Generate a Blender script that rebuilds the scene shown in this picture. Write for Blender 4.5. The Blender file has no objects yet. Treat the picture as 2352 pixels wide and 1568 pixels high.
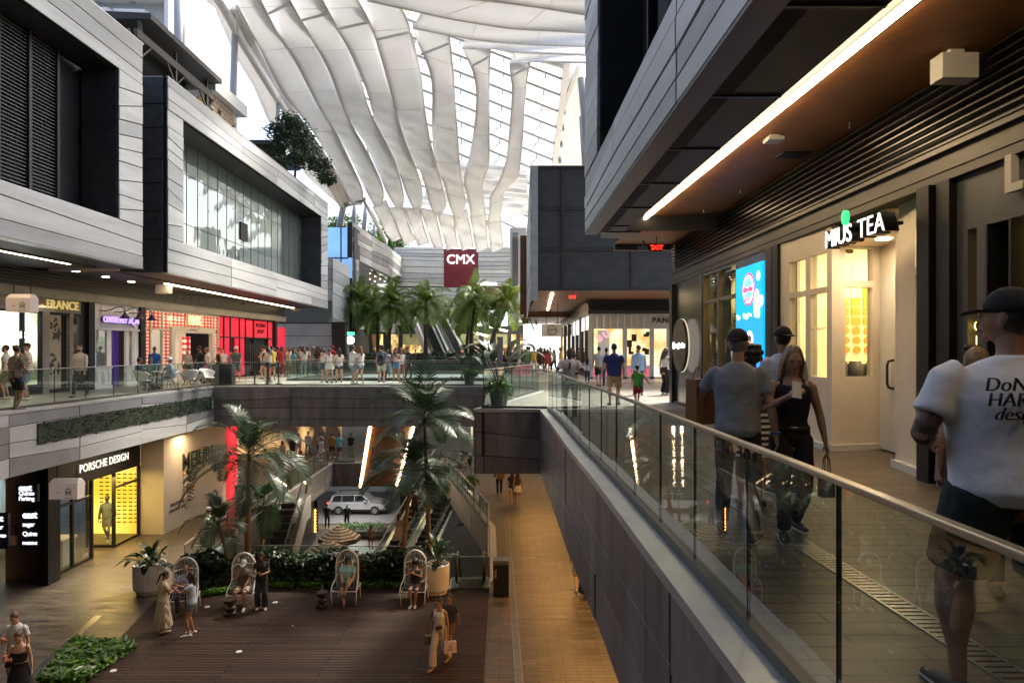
import bpy, bmesh, math, random
from mathutils import Vector, Matrix, noise
from mathutils.kdtree import KDTree
R = math.radians
sc = bpy.context.scene
# ---------------------------------------------------------------- camera, sky, sun, exposure
EYE = 1.6
cd = bpy.data.cameras.new("camera"); cam = bpy.data.objects.new("camera", cd); sc.collection.objects.link(cam)
cam.location = (0, 0, EYE); cam.rotation_euler = (R(90), 0, 0)
cd.sensor_width = 36; cd.lens = 24; cd.shift_y = 19/2352; cd.clip_start = .05; cd.clip_end = 3000
sc.camera = cam
w = bpy.data.worlds.new("World"); sc.world = w; w.use_nodes = True
nt = w.node_tree; nt.nodes.clear()
sky = nt.nodes.new('ShaderNodeTexSky'); sky.sky_type = 'NISHITA'; sky.sun_disc = False
SUN_EL, SUN_AZ = R(55), R(40)
sky.sun_elevation = SUN_EL; sky.sun_rotation = SUN_AZ; sky.air_density = 1.0; sky.dust_density = 6.0; sky.ozone_density = 1.0
bg = nt.nodes.new('ShaderNodeBackground'); bg.inputs[1].default_value = .15
wo = nt.nodes.new('ShaderNodeOutputWorld'); nt.links.new(sky.outputs[0], bg.inputs[0]); nt.links.new(bg.outputs[0], wo.inputs[0])
sl = bpy.data.lights.new("sun", 'SUN'); sl.energy = 3.2; sl.angle = R(10); sl.color = (1, .93, .82)
so = bpy.data.objects.new("sun", sl); sc.collection.objects.link(so)
# direction towards the sun: azimuth measured from +Y towards +X
SD = Vector((math.sin(SUN_AZ)*math.cos(SUN_EL), math.cos(SUN_AZ)*math.cos(SUN_EL), math.sin(SUN_EL)))
so.rotation_euler = SD.to_track_quat('Z', 'Y').to_euler()
vs = sc.view_settings; vs.view_transform = 'Standard'; vs.look = 'None'; vs.gamma = 1; vs.exposure = 1.52; vs.use_curve_mapping = False
sc.cycles.max_bounces = 6; sc.cycles.diffuse_bounces = 3; sc.cycles.glossy_bounces = 3; sc.cycles.transparent_max_bounces = 12
sc.cycles.transmission_bounces = 3; sc.cycles.caustics_reflective = False; sc.cycles.caustics_refractive = False
sc.cycles.sample_clamp_indirect = 4
sc.cycles.use_denoising = True
# ---------------------------------------------------------------- projection helpers (photo px at 2352 wide -> metres)
F, HX, HY = 1568., 1176., 803.
def at(px, py, d): return Vector(((px-HX)/F*d, d, EYE+(HY-py)/F*d))
def onz(px, py, z):
    d = (EYE-z)*F/(py-HY); return Vector(((px-HX)/F*d, d, z))
def zat(py, d): return EYE+(HY-py)/F*d
def xat(px, d): return (px-HX)/F*d
# ---------------------------------------------------------------- object helpers
def link(o, parent=None):
    sc.collection.objects.link(o)
    if parent is not None: o.parent = parent
    return o
def tag(o, label=None, cat=None, group=None, kind=None):
    if label: o["label"] = label
    if cat: o["category"] = cat
    if group: o["group"] = group
    if kind: o["kind"] = kind
    return o
def empty(name, loc=(0, 0, 0), rz=0, label=None, cat=None, group=None):
    o = bpy.data.objects.new(name, None); link(o); o.location = loc; o.rotation_euler = (0, 0, rz); o.empty_display_size = .1
    return tag(o, label, cat, group)
class MB:
    def __init__(s): s.v = []; s.f = []; s.m = []; s.sm = False
    def vert(s, p): s.v.append(tuple(p)); return len(s.v)-1
    def face(s, idx, m=0): s.f.append(tuple(idx)); s.m.append(m)
    def quad(s, a, b, c, d, m=0):
        i = len(s.v); s.v += [tuple(a), tuple(b), tuple(c), tuple(d)]; s.f.append((i, i+1, i+2, i+3)); s.m.append(m)
    def hexa(s, b, t, m=0, ms=None):
        """b: four bottom points, t: four top points"""
        i = len(s.v); s.v += [tuple(p) for p in b]+[tuple(p) for p in t]
        fs = [(i+3, i+2, i+1, i), (i+4, i+5, i+6, i+7)]+[(i+k, i+(k+1) % 4, i+4+(k+1) % 4, i+4+k) for k in range(4)]
        s.f += fs; s.m += (ms if ms else [m]*6)
    def box(s, x0, y0, z0, x1, y1, z1, m=0):
        if x0 > x1: x0, x1 = x1, x0
        if y0 > y1: y0, y1 = y1, y0
        if z0 > z1: z0, z1 = z1, z0
        s.hexa([(x0, y0, z0), (x1, y0, z0), (x1, y1, z0), (x0, y1, z0)], [(x0, y0, z1), (x1, y0, z1), (x1, y1, z1), (x0, y1, z1)], m)
    def bar(s, a, b, w, h, m=0, up=(0, 0, 1)):
        a = Vector(a); b = Vector(b); d = (b-a).normalized(); up = Vector(up)
        if abs(d.dot(up)) > .99: up = Vector((1, 0, 0))
        r = d.cross(up).normalized(); u = r.cross(d)
        q = [(-w/2, -h/2), (w/2, -h/2), (w/2, h/2), (-w/2, h/2)]
        s.hexa([a+r*x+u*y for x, y in q], [b+r*x+u*y for x, y in q], m)
    def prism(s, poly, z0, z1, m=0):
        n = len(poly); i = len(s.v)
        ar = sum(poly[k][0]*poly[(k+1) % n][1]-poly[(k+1) % n][0]*poly[k][1] for k in range(n))
        if ar < 0: poly = poly[::-1]
        s.v += [(p[0], p[1], z0) for p in poly]+[(p[0], p[1], z1) for p in poly]
        s.f.append(tuple(range(i+n-1, i-1, -1))); s.f.append(tuple(range(i+n, i+2*n))); s.m += [m, m]
        for k in range(n): s.f.append((i+k, i+(k+1) % n, i+n+(k+1) % n, i+n+k)); s.m.append(m)
    def tube(s, pts, rad, n=8, m=0, cap=True, sq=1.0):
        pts = [Vector(p) for p in pts]; k = len(pts)
        rad = rad if hasattr(rad, '__len__') else [rad]*k
        t0 = (pts[1]-pts[0]).normalized(); up = Vector((0, 0, 1)) if abs(t0.z) < .9 else Vector((1, 0, 0))
        r = t0.cross(up).normalized(); st = len(s.v)
        for j, p in enumerate(pts):
            t = (pts[min(j+1, k-1)]-pts[max(j-1, 0)]).normalized()
            r = (r-t*r.dot(t)).normalized(); u = t.cross(r)
            for q in range(n):
                a = 2*math.pi*q/n; s.v.append(tuple(p+(r*math.cos(a)+u*math.sin(a)*sq)*rad[j]))
        for j in range(k-1):
            for q in range(n):
                a = st+j*n+q; b = st+j*n+(q+1) % n; s.f.append((a, b, b+n, a+n)); s.m.append(m)
        if cap:
            s.f.append(tuple(range(st+n-1, st-1, -1))); s.m.append(m)
            s.f.append(tuple(range(st+(k-1)*n, st+k*n))); s.m.append(m)
    def lathe(s, prof, c=(0, 0, 0), n=24, m=0, sx=1, sy=1, flute=0, amp=0):
        st = len(s.v); k = len(prof)
        for r, z in prof:
            for q in range(n):
                a = 2*math.pi*q/n; rr = r*(1+(amp if flute and q % 2 else 0))
                s.v.append((c[0]+rr*math.cos(a)*sx, c[1]+rr*math.sin(a)*sy, c[2]+z))
        for j in range(k-1):
            for q in range(n):
                a = st+j*n+q; b = st+j*n+(q+1) % n; s.f.append((a, b, b+n, a+n)); s.m.append(m)
        s.f.append(tuple(range(st+n-1, st-1, -1))); s.m.append(m)
        s.f.append(tuple(range(st+(k-1)*n, st+k*n))); s.m.append(m)
    def grid(s, rows, m=0):
        st = len(s.v); k = len(rows[0])
        for r in rows: s.v += [tuple(p) for p in r]
        for j in range(len(rows)-1):
            for q in range(k-1):
                a = st+j*k+q; s.f.append((a, a+1, a+k+1, a+k)); s.m.append(m)
    def build(s, name, mats, parent=None, smooth=False, loc=None, solid=0, bevel=0, sub=0):
        me = bpy.data.meshes.new(name); me.from_pydata(s.v, [], s.f)
        mats = mats if isinstance(mats, (list, tuple)) else [mats]
        for x in mats: me.materials.append(x)
        if len(mats) > 1: me.polygons.foreach_set('material_index', s.m)
        if smooth: me.polygons.foreach_set('use_smooth', [True]*len(s.f))
        me.update()
        o = bpy.data.objects.new(name, me); link(o, parent)
        if loc is not None: o.location = loc
        if solid:
            md = o.modifiers.new('t', 'SOLIDIFY'); md.thickness = solid; md.offset = 0
        if bevel:
            md = o.modifiers.new('b', 'BEVEL'); md.width = bevel; md.segments = 2; md.limit_method = 'ANGLE'
        return o
def text(s, loc, size, mat, rot=(R(90), 0, 0), ext=.02, align='CENTER', parent=None, shear=0, bold=0, sx=1, space=1):
    cu = bpy.data.curves.new('lettering', 'FONT'); cu.body = s; cu.size = size; cu.extrude = ext; cu.align_x = align; cu.align_y = 'CENTER'
    cu.shear = shear; cu.offset = bold; cu.space_character = space; cu.resolution_u = 3
    cu.materials.append(mat)
    t = bpy.data.objects.new('lettering', cu); sc.collection.objects.link(t); bpy.context.view_layer.update()
    me = bpy.data.meshes.new_from_object(t.evaluated_get(bpy.context.evaluated_depsgraph_get())); bpy.data.objects.remove(t)
    if not me.materials: me.materials.append(mat)
    o = bpy.data.objects.new('lettering', me); link(o, parent); o.location = loc; o.rotation_euler = rot; o.scale = (sx, 1, 1)
    return o
# ---------------------------------------------------------------- materials
def mat(name, col, rough=.6, metal=0, spec=.5, emis=None, es=0, noise_s=0, noise_a=0, bump=0, bump_s=40, stretch=(1, 1, 1), coat=0):
    m = bpy.data.materials.new(name); m.use_nodes = True; n = m.node_tree; b = n.nodes['Principled BSDF']
    b.inputs['Base Color'].default_value = (*col, 1); b.inputs['Roughness'].default_value = rough; b.inputs['Metallic'].default_value = metal
    b.inputs['Specular IOR Level'].default_value = spec
    if coat: b.inputs['Coat Weight'].default_value = coat
    if emis: b.inputs['Emission Color'].default_value = (*emis, 1); b.inputs['Emission Strength'].default_value = es
    if noise_a or bump:
        tc = n.nodes.new('ShaderNodeTexCoord'); mp = n.nodes.new('ShaderNodeMapping'); mp.inputs['Scale'].default_value = stretch
        n.links.new(tc.outputs['Object'], mp.inputs[0])
    if noise_a:
        t = n.nodes.new('ShaderNodeTexNoise'); t.inputs['Scale'].default_value = noise_s; t.inputs['Detail'].default_value = 5; t.inputs['Roughness'].default_value = .65
        n.links.new(mp.outputs[0], t.inputs[0])
        rp = n.nodes.new('ShaderNodeValToRGB'); rp.color_ramp.elements[0].position = .3; rp.color_ramp.elements[1].position = .7
        rp.color_ramp.elements[0].color = (*[max(0, c*(1-noise_a)) for c in col], 1); rp.color_ramp.elements[1].color = (*[min(1, c*(1+noise_a)) for c in col], 1)
        n.links.new(t.outputs[0], rp.inputs[0]); n.links.new(rp.outputs[0], b.inputs['Base Color'])
    if bump:
        t2 = n.nodes.new('ShaderNodeTexNoise'); t2.inputs['Scale'].default_value = bump_s; t2.inputs['Detail'].default_value = 3
        n.links.new(mp.outputs[0], t2.inputs[0]); bp = n.nodes.new('ShaderNodeBump'); bp.inputs['Strength'].default_value = bump; bp.inputs['Distance'].default_value = .02
        n.links.new(t2.outputs[0], bp.inputs['Height']); n.links.new(bp.outputs[0], b.inputs['Normal'])
    return m
def emit(name, col, st):
    m = mat(name, col, .6, emis=col, es=st); return m
def glass_mat(name, tint, refl=.9, rough=0.0, solid=0.0, scol=(.5, .6, .55), f0=1.45):
    m = bpy.data.materials.new(name); m.use_nodes = True; n = m.node_tree; n.nodes.clear()
    out = n.nodes.new('ShaderNodeOutputMaterial'); tr = n.nodes.new('ShaderNodeBsdfTransparent'); tr.inputs[0].default_value = (*tint, 1)
    gl = n.nodes.new('ShaderNodeBsdfGlossy'); gl.inputs['Roughness'].default_value = rough; gl.inputs[0].default_value = (refl, refl, refl, 1)
    fr = n.nodes.new('ShaderNodeFresnel'); ge = n.nodes.new('ShaderNodeNewGeometry'); io = n.nodes.new('ShaderNodeMapRange'); io.inputs[3].default_value = f0; io.inputs[4].default_value = 1/f0; n.links.new(ge.outputs['Backfacing'], io.inputs[0]); n.links.new(io.outputs[0], fr.inputs[0]); mx = n.nodes.new('ShaderNodeMixShader')
    n.links.new(fr.outputs[0], mx.inputs[0]); n.links.new(tr.outputs[0], mx.inputs[1]); n.links.new(gl.outputs[0], mx.inputs[2])
    last = mx
    if solid:
        df = n.nodes.new('ShaderNodeBsdfDiffuse'); df.inputs[0].default_value = (*scol, 1); m2 = n.nodes.new('ShaderNodeMixShader'); m2.inputs[0].default_value = solid
        n.links.new(mx.outputs[0], m2.inputs[1]); n.links.new(df.outputs[0], m2.inputs[2]); last = m2
    n.links.new(last.outputs[0], out.inputs[0]); return m
def brick_mat(name, c1, c2, mortar, bw, bh, rough=.55, ms=.012, rot=0, noise_a=.35, spec=.5, nstretch=(1, 1, 1), offset=.5, coord='Object', ns=3, bump=.3):
    m = bpy.data.materials.new(name); m.use_nodes = True; n = m.node_tree; b = n.nodes['Principled BSDF']
    tc = n.nodes.new('ShaderNodeTexCoord'); mp = n.nodes.new('ShaderNodeMapping'); mp.inputs['Rotation'].default_value = (0, 0, rot)
    n.links.new(tc.outputs[coord], mp.inputs[0])
    br = n.nodes.new('ShaderNodeTexBrick'); br.inputs['Scale'].default_value = 1; br.inputs['Brick Width'].default_value = bw; br.inputs['Row Height'].default_value = bh
    br.inputs['Mortar Size'].default_value = ms; br.inputs['Color1'].default_value = (*c1, 1); br.inputs['Color2'].default_value = (*c2, 1); br.inputs['Mortar'].default_value = (*mortar, 1)
    br.offset = offset; n.links.new(mp.outputs[0], br.inputs[0])
    mp2 = n.nodes.new('ShaderNodeMapping'); mp2.inputs['Scale'].default_value = nstretch; n.links.new(mp.outputs[0], mp2.inputs[0])
    t = n.nodes.new('ShaderNodeTexNoise'); t.inputs['Scale'].default_value = ns; t.inputs['Detail'].default_value = 8; t.inputs['Roughness'].default_value = .7
    n.links.new(mp2.outputs[0], t.inputs[0])
    mr = n.nodes.new('ShaderNodeMapRange'); mr.inputs[1].default_value = .3; mr.inputs[2].default_value = .7; mr.inputs[3].default_value = 1-noise_a; mr.inputs[4].default_value = 1+noise_a
    n.links.new(t.outputs[0], mr.inputs[0])
    mx = n.nodes.new('ShaderNodeMix'); mx.data_type = 'RGBA'; mx.blend_type = 'MULTIPLY'; mx.inputs[0].default_value = 1
    n.links.new(br.outputs[0], mx.inputs[6]); n.links.new(mr.outputs[0], mx.inputs[7]); n.links.new(mx.outputs[2], b.inputs['Base Color'])
    mr2 = n.nodes.new('ShaderNodeMapRange'); mr2.inputs[1].default_value = .3; mr2.inputs[2].default_value = .7; mr2.inputs[3].default_value = rough-.12; mr2.inputs[4].default_value = rough+.15
    n.links.new(t.outputs[0], mr2.inputs[0]); n.links.new(mr2.outputs[0], b.inputs['Roughness'])
    b.inputs['Specular IOR Level'].default_value = spec
    bp = n.nodes.new('ShaderNodeBump'); bp.inputs['Strength'].default_value = bump; bp.inputs['Distance'].default_value = .01
    n.links.new(br.outputs[1], bp.inputs['Height']); bp.invert = True; n.links.new(bp.outputs[0], b.inputs['Normal'])
    return m
def wave_mat(name, c1, c2, scale, rough=.6, rot=(0, 0, 0), metal=0, noise_a=.2, dist=0, bump=.5, lo=.4, hi=.6, direction='X'):
    """straight stripes: slats, ribs, corrugation"""
    m = bpy.data.materials.new(name); m.use_nodes = True; n = m.node_tree; b = n.nodes['Principled BSDF']
    tc = n.nodes.new('ShaderNodeTexCoord'); mp = n.nodes.new('ShaderNodeMapping'); mp.inputs['Rotation'].default_value = rot
    n.links.new(tc.outputs['Object'], mp.inputs[0]); wv = n.nodes.new('ShaderNodeTexWave'); wv.inputs['Scale'].default_value = scale; wv.bands_direction = direction
    wv.inputs['Distortion'].default_value = dist; n.links.new(mp.outputs[0], wv.inputs[0])
    rp = n.nodes.new('ShaderNodeValToRGB'); rp.color_ramp.elements[0].position = lo; rp.color_ramp.elements[1].position = hi
    rp.color_ramp.elements[0].color = (*c1, 1); rp.color_ramp.elements[1].color = (*c2, 1); n.links.new(wv.outputs[1], rp.inputs[0])
    t = n.nodes.new('ShaderNodeTexNoise'); t.inputs['Scale'].default_value = 1.5; t.inputs['Detail'].default_value = 6; n.links.new(mp.outputs[0], t.inputs[0])
    mr = n.nodes.new('ShaderNodeMapRange'); mr.inputs[1].default_value = .3; mr.inputs[2].default_value = .7; mr.inputs[3].default_value = 1-noise_a; mr.inputs[4].default_value = 1+noise_a
    n.links.new(t.outputs[0], mr.inputs[0]); mx = n.nodes.new('ShaderNodeMix'); mx.data_type = 'RGBA'; mx.blend_type = 'MULTIPLY'; mx.inputs[0].default_value = 1
    n.links.new(rp.outputs[0], mx.inputs[6]); n.links.new(mr.outputs[0], mx.inputs[7]); n.links.new(mx.outputs[2], b.inputs['Base Color'])
    b.inputs['Roughness'].default_value = rough; b.inputs['Metallic'].default_value = metal
    bp = n.nodes.new('ShaderNodeBump'); bp.inputs['Strength'].default_value = bump; bp.inputs['Distance'].default_value = .02
    n.links.new(wv.outputs[1], bp.inputs['Height']); n.links.new(bp.outputs[0], b.inputs['Normal'])
    return m
def dots_mat(name, base, dot, scale, rad=.32, emis=0):
    m = bpy.data.materials.new(name); m.use_nodes = True; n = m.node_tree; b = n.nodes['Principled BSDF']
    tc = n.nodes.new('ShaderNodeTexCoord'); sp = n.nodes.new('ShaderNodeSeparateXYZ'); mpp = n.nodes.new('ShaderNodeMapping'); mpp.inputs['Scale'].default_value = (1, .5, 1); n.links.new(tc.outputs['Object'], mpp.inputs[0]); n.links.new(mpp.outputs[0], sp.inputs[0])
    cb = n.nodes.new('ShaderNodeCombineXYZ'); sc2 = n.nodes.new('ShaderNodeVectorMath'); sc2.operation = 'SCALE'; sc2.inputs[3].default_value = scale
    n.links.new(sp.outputs[1], cb.inputs[0]); n.links.new(sp.outputs[2], cb.inputs[1]); n.links.new(cb.outputs[0], sc2.inputs[0])
    vr = n.nodes.new('ShaderNodeTexVoronoi'); vr.voronoi_dimensions = '2D'; vr.inputs['Scale'].default_value = 1; vr.inputs['Randomness'].default_value = 0
    n.links.new(sc2.outputs[0], vr.inputs[0]); lt = n.nodes.new('ShaderNodeMath'); lt.operation = 'LESS_THAN'; lt.inputs[1].default_value = rad; n.links.new(vr.outputs[0], lt.inputs[0])
    mx = n.nodes.new('ShaderNodeMix'); mx.data_type = 'RGBA'; mx.inputs[6].default_value = (*base, 1); mx.inputs[7].default_value = (*dot, 1)
    n.links.new(lt.outputs[0], mx.inputs[0]); n.links.new(mx.outputs[2], b.inputs['Base Color'])
    if emis: n.links.new(mx.outputs[2], b.inputs['Emission Color']); b.inputs['Emission Strength'].default_value = emis
    return m
def grad_emit(name, c1, c2, st, scale=2.0, stretch=(1, 1, 1), thr=(.4, .6)):
    """lit shop interior seen through a window: soft patches of light"""
    m = bpy.data.materials.new(name); m.use_nodes = True; n = m.node_tree; b = n.nodes['Principled BSDF']
    tc = n.nodes.new('ShaderNodeTexCoord'); mp = n.nodes.new('ShaderNodeMapping'); mp.inputs['Scale'].default_value = stretch; n.links.new(tc.outputs['Object'], mp.inputs[0])
    t = n.nodes.new('ShaderNodeTexNoise'); t.inputs['Scale'].default_value = scale; t.inputs['Detail'].default_value = 3; n.links.new(mp.outputs[0], t.inputs[0])
    rp = n.nodes.new('ShaderNodeValToRGB'); rp.color_ramp.elements[0].position = thr[0]; rp.color_ramp.elements[1].position = thr[1]
    rp.color_ramp.elements[0].color = (*c1, 1); rp.color_ramp.elements[1].color = (*c2, 1); n.links.new(t.outputs[0], rp.inputs[0])
    n.links.new(rp.outputs[0], b.inputs['Base Color']); n.links.new(rp.outputs[0], b.inputs['Emission Color']); b.inputs['Emission Strength'].default_value = st
    return m
def leaf_mat(name, c1, c2, rough=.45, trans=.25, ns=1.2):
    m = bpy.data.materials.new(name); m.use_nodes = True; n = m.node_tree; b = n.nodes['Principled BSDF']; out = n.nodes['Material Output']
    tc = n.nodes.new('ShaderNodeTexCoord'); t = n.nodes.new('ShaderNodeTexNoise'); t.inputs['Scale'].default_value = ns; t.inputs['Detail'].default_value = 4; n.links.new(tc.outputs['Object'], t.inputs[0])
    rp = n.nodes.new('ShaderNodeValToRGB'); rp.color_ramp.elements[0].position = .38; rp.color_ramp.elements[1].position = .62
    rp.color_ramp.elements[0].color = (*c1, 1); rp.color_ramp.elements[1].color = (*c2, 1); n.links.new(t.outputs[0], rp.inputs[0]); n.links.new(rp.outputs[0], b.inputs['Base Color'])
    b.inputs['Roughness'].default_value = rough
    if trans:
        tl = n.nodes.new('ShaderNodeBsdfTranslucent'); n.links.new(rp.outputs[0], tl.inputs[0]); mx = n.nodes.new('ShaderNodeMixShader'); mx.inputs[0].default_value = trans
        n.links.new(b.outputs[0], mx.inputs[1]); n.links.new(tl.outputs[0], mx.inputs[2]); n.links.new(mx.outputs[0], out.inputs[0])
    return m
M = {}
M['clad'] = mat('clad_pale', (.62, .63, .61), .45, .1, noise_s=1.1, noise_a=.16, bump=.06, bump_s=30, stretch=(1, .25, 2.2))
M['clad_b'] = mat('clad_mid', (.44, .45, .44), .45, .1, noise_s=1.1, noise_a=.16, stretch=(1, .25, 2.2))
M['clad_dk'] = mat('clad_dark', (.185, .175, .178), .46, .2, noise_s=2.2, noise_a=.38, stretch=(1.2, 1.2, .25), bump=.05, bump_s=20)
M['clad_dk2'] = mat('clad_dark_b', (.235, .222, .225), .44, .2, noise_s=2.2, noise_a=.38, stretch=(1.2, 1.2, .25), bump=.05, bump_s=20)
M['joint'] = mat('joint', (.012, .012, .013), .9)
M['coping'] = mat('coping', (.52, .53, .52), .38, .5, noise_s=2, noise_a=.12)
M['dark'] = mat('dark_metal', (.014, .014, .015), .45, .4, noise_s=2, noise_a=.2)
M['dark2'] = mat('dark_grey', (.035, .035, .036), .5, .3, noise_s=2, noise_a=.2)
M['black'] = mat('black', (.008, .008, .009), .5)
M['beam'] = mat('beam_grey', (.07, .064, .056), .45, .4, noise_s=1.5, noise_a=.2, stretch=(1, .3, 1))
M['concrete'] = mat('dark_concrete', (.05, .05, .052), .7, 0, noise_s=1.3, noise_a=.35, bump=.1)
M['wood'] = wave_mat('wood_soffit', (.10, .036, .010), (.22, .085, .025), 9.0, .5, lo=.02, hi=.25, direction='Y', noise_a=.25, bump=.4)
M['perf'] = wave_mat('perforated', (.010, .009, .010), (.045, .040, .040), 12, .6, rot=(0, 0, .6), direction='DIAGONAL')
M['slat_grey'] = wave_mat('slat_grey', (.035, .036, .038), (.085, .088, .09), 3.6, .55, direction='Z', lo=.2, hi=.55, bump=1)
M['slat_dark'] = wave_mat('slat_dark', (.004, .004, .005), (.05, .048, .045), 3.6, .5, direction='Z', lo=.25, hi=.6, bump=1)
M['paver'] = brick_mat('paver', (.22, .205, .18), (.30, .28, .245), (.085, .08, .07), .62, .3, .42, .008, noise_a=.3, ns=1.3)
M['paver_dk'] = brick_mat('paver_dark', (.082, .066, .046), (.125, .10, .072), (.024, .019, .014), .62, .16, .40, .011, rot=0, noise_a=.6, ns=1.7, nstretch=(.5, 3, 1))
M['paver_lt'] = brick_mat('paver_light', (.54, .54, .50), (.62, .61, .56), (.34, .34, .31), 1.2, .6, .35, .01, noise_a=.15, ns=1)
M['deck'] = brick_mat('deck_wood', (.040, .022, .016), (.062, .034, .024), (.006, .004, .003), 4.5, .14, .62, .02, spec=.22, noise_a=.45, ns=1.2, nstretch=(.25, 6, 1), bump=.5)
M['glass'] = glass_mat('rail_glass', (.76, .87, .83), .95, solid=.02, scol=(.45, .6, .55), f0=1.62)
M['glass_clear'] = glass_mat('window_glass', (.86, .9, .88), .9)
M['glass_edge'] = mat('glass_edge', (.012, .03, .026), .15)
M['steel'] = mat('steel', (.33, .325, .32), .33, .9, noise_s=3, noise_a=.15)
M['white'] = mat('white_paint', (.66, .65, .62), .4, noise_s=3, noise_a=.06)
M['cream'] = mat('cream_paint', (.66, .59, .49), .5, noise_s=1.5, noise_a=.08)
M['offwhite'] = mat('off_white', (.60, .585, .55), .5, noise_s=2, noise_a=.08)
M['soil'] = mat('soil', (.02, .014, .01), .9, noise_s=10, noise_a=.4)
def fabric_mat():
    m = bpy.data.materials.new('canopy_fabric'); m.use_nodes = True; n = m.node_tree; b = n.nodes['Principled BSDF']; out = n.nodes['Material Output']
    tc = n.nodes.new('ShaderNodeTexCoord'); t = n.nodes.new('ShaderNodeTexNoise'); t.inputs['Scale'].default_value = .18; t.inputs['Detail'].default_value = 3; n.links.new(tc.outputs['Object'], t.inputs[0])
    rp = n.nodes.new('ShaderNodeValToRGB'); rp.color_ramp.elements[0].position = .35; rp.color_ramp.elements[1].position = .65
    rp.color_ramp.elements[0].color = (.66, .67, .665, 1); rp.color_ramp.elements[1].color = (.80, .805, .80, 1); n.links.new(t.outputs[0], rp.inputs[0]); n.links.new(rp.outputs[0], b.inputs['Base Color'])
    b.inputs['Roughness'].default_value = .5
    tl = n.nodes.new('ShaderNodeBsdfTranslucent'); tl.inputs[0].default_value = (.86, .87, .87, 1); mx = n.nodes.new('ShaderNodeMixShader'); mx.inputs[0].default_value = .33
    n.links.new(b.outputs[0], mx.inputs[1]); n.links.new(tl.outputs[0], mx.inputs[2]); n.links.new(mx.outputs[0], out.inputs[0])
    return m
M['fabric'] = fabric_mat(); M['fabric_light_block'] = mat('fabric_light_block', (.45, .45, .44), .7)  # second fabric is opaque so the unseen overhead blades cut skylight
M['fabric_seam'] = mat('fabric_seam', (.32, .30, .26), .7)
M['warm'] = emit('warm_light', (1, .78, .45), 9)
M['warm_strip'] = emit('warm_strip', (1, .74, .42), 10)
M['white_light'] = emit('white_light', (1, .95, .88), 6)
M['amber'] = grad_emit('amber_interior', (.80, .46, .10), (1, .72, .28), 1.0, .8)
M['amber_hi'] = grad_emit('amber_bright', (1, .62, .14), (1, .80, .36), 1.1, .5)
M['shop_dark'] = grad_emit('shop_dark', (.05, .03, .012), (.8, .45, .14), .7, 1.4, (1, 1, 1), (.50, .62))
M['shop_pale'] = grad_emit('shop_pale', (.30, .27, .18), (.95, .88, .68), .9, .9)
M['red'] = mat('store_red', (.55, .010, .04), .3, emis=(.8, .01, .05), es=.22)
M['pink'] = mat('store_pink', (.80, .20, .25), .4, emis=(.8, .2, .25), es=.2)
M['leaf_palm'] = leaf_mat('palm_leaf', (.10, .17, .03), (.23, .33, .06), .36, .4)
M['leaf_areca'] = leaf_mat('dark_palm_leaf', (.018, .042, .018), (.055, .105, .04), .34, .15)
M['leaf_dark'] = leaf_mat('dark_leaf', (.010, .026, .010), (.03, .065, .018), .35, .1, 3)
M['leaf_lime'] = leaf_mat('lime_leaf', (.035, .11, .012), (.15, .34, .03), .42, .3, 3.5)
M['leaf_mid'] = leaf_mat('mid_leaf', (.03, .075, .02), (.08, .16, .03), .45, .2, 2)
M['leaf_tree'] = leaf_mat('tree_leaf', (.018, .04, .016), (.05, .095, .035), .5, .15, 1.5)
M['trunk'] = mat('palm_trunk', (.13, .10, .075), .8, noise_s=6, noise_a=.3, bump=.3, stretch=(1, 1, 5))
M['trunk_orange_lit'] = mat('orange_lit_trunk', (.22, .12, .05), .7, noise_s=6, noise_a=.3, bump=.3, stretch=(1, 1, 5))  # trunk copy with the orange light put into its colour
M['moss'] = leaf_mat('green_wall_leaf', (.006, .014, .006), (.02, .035, .012), .6, 0, 3)
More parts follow.
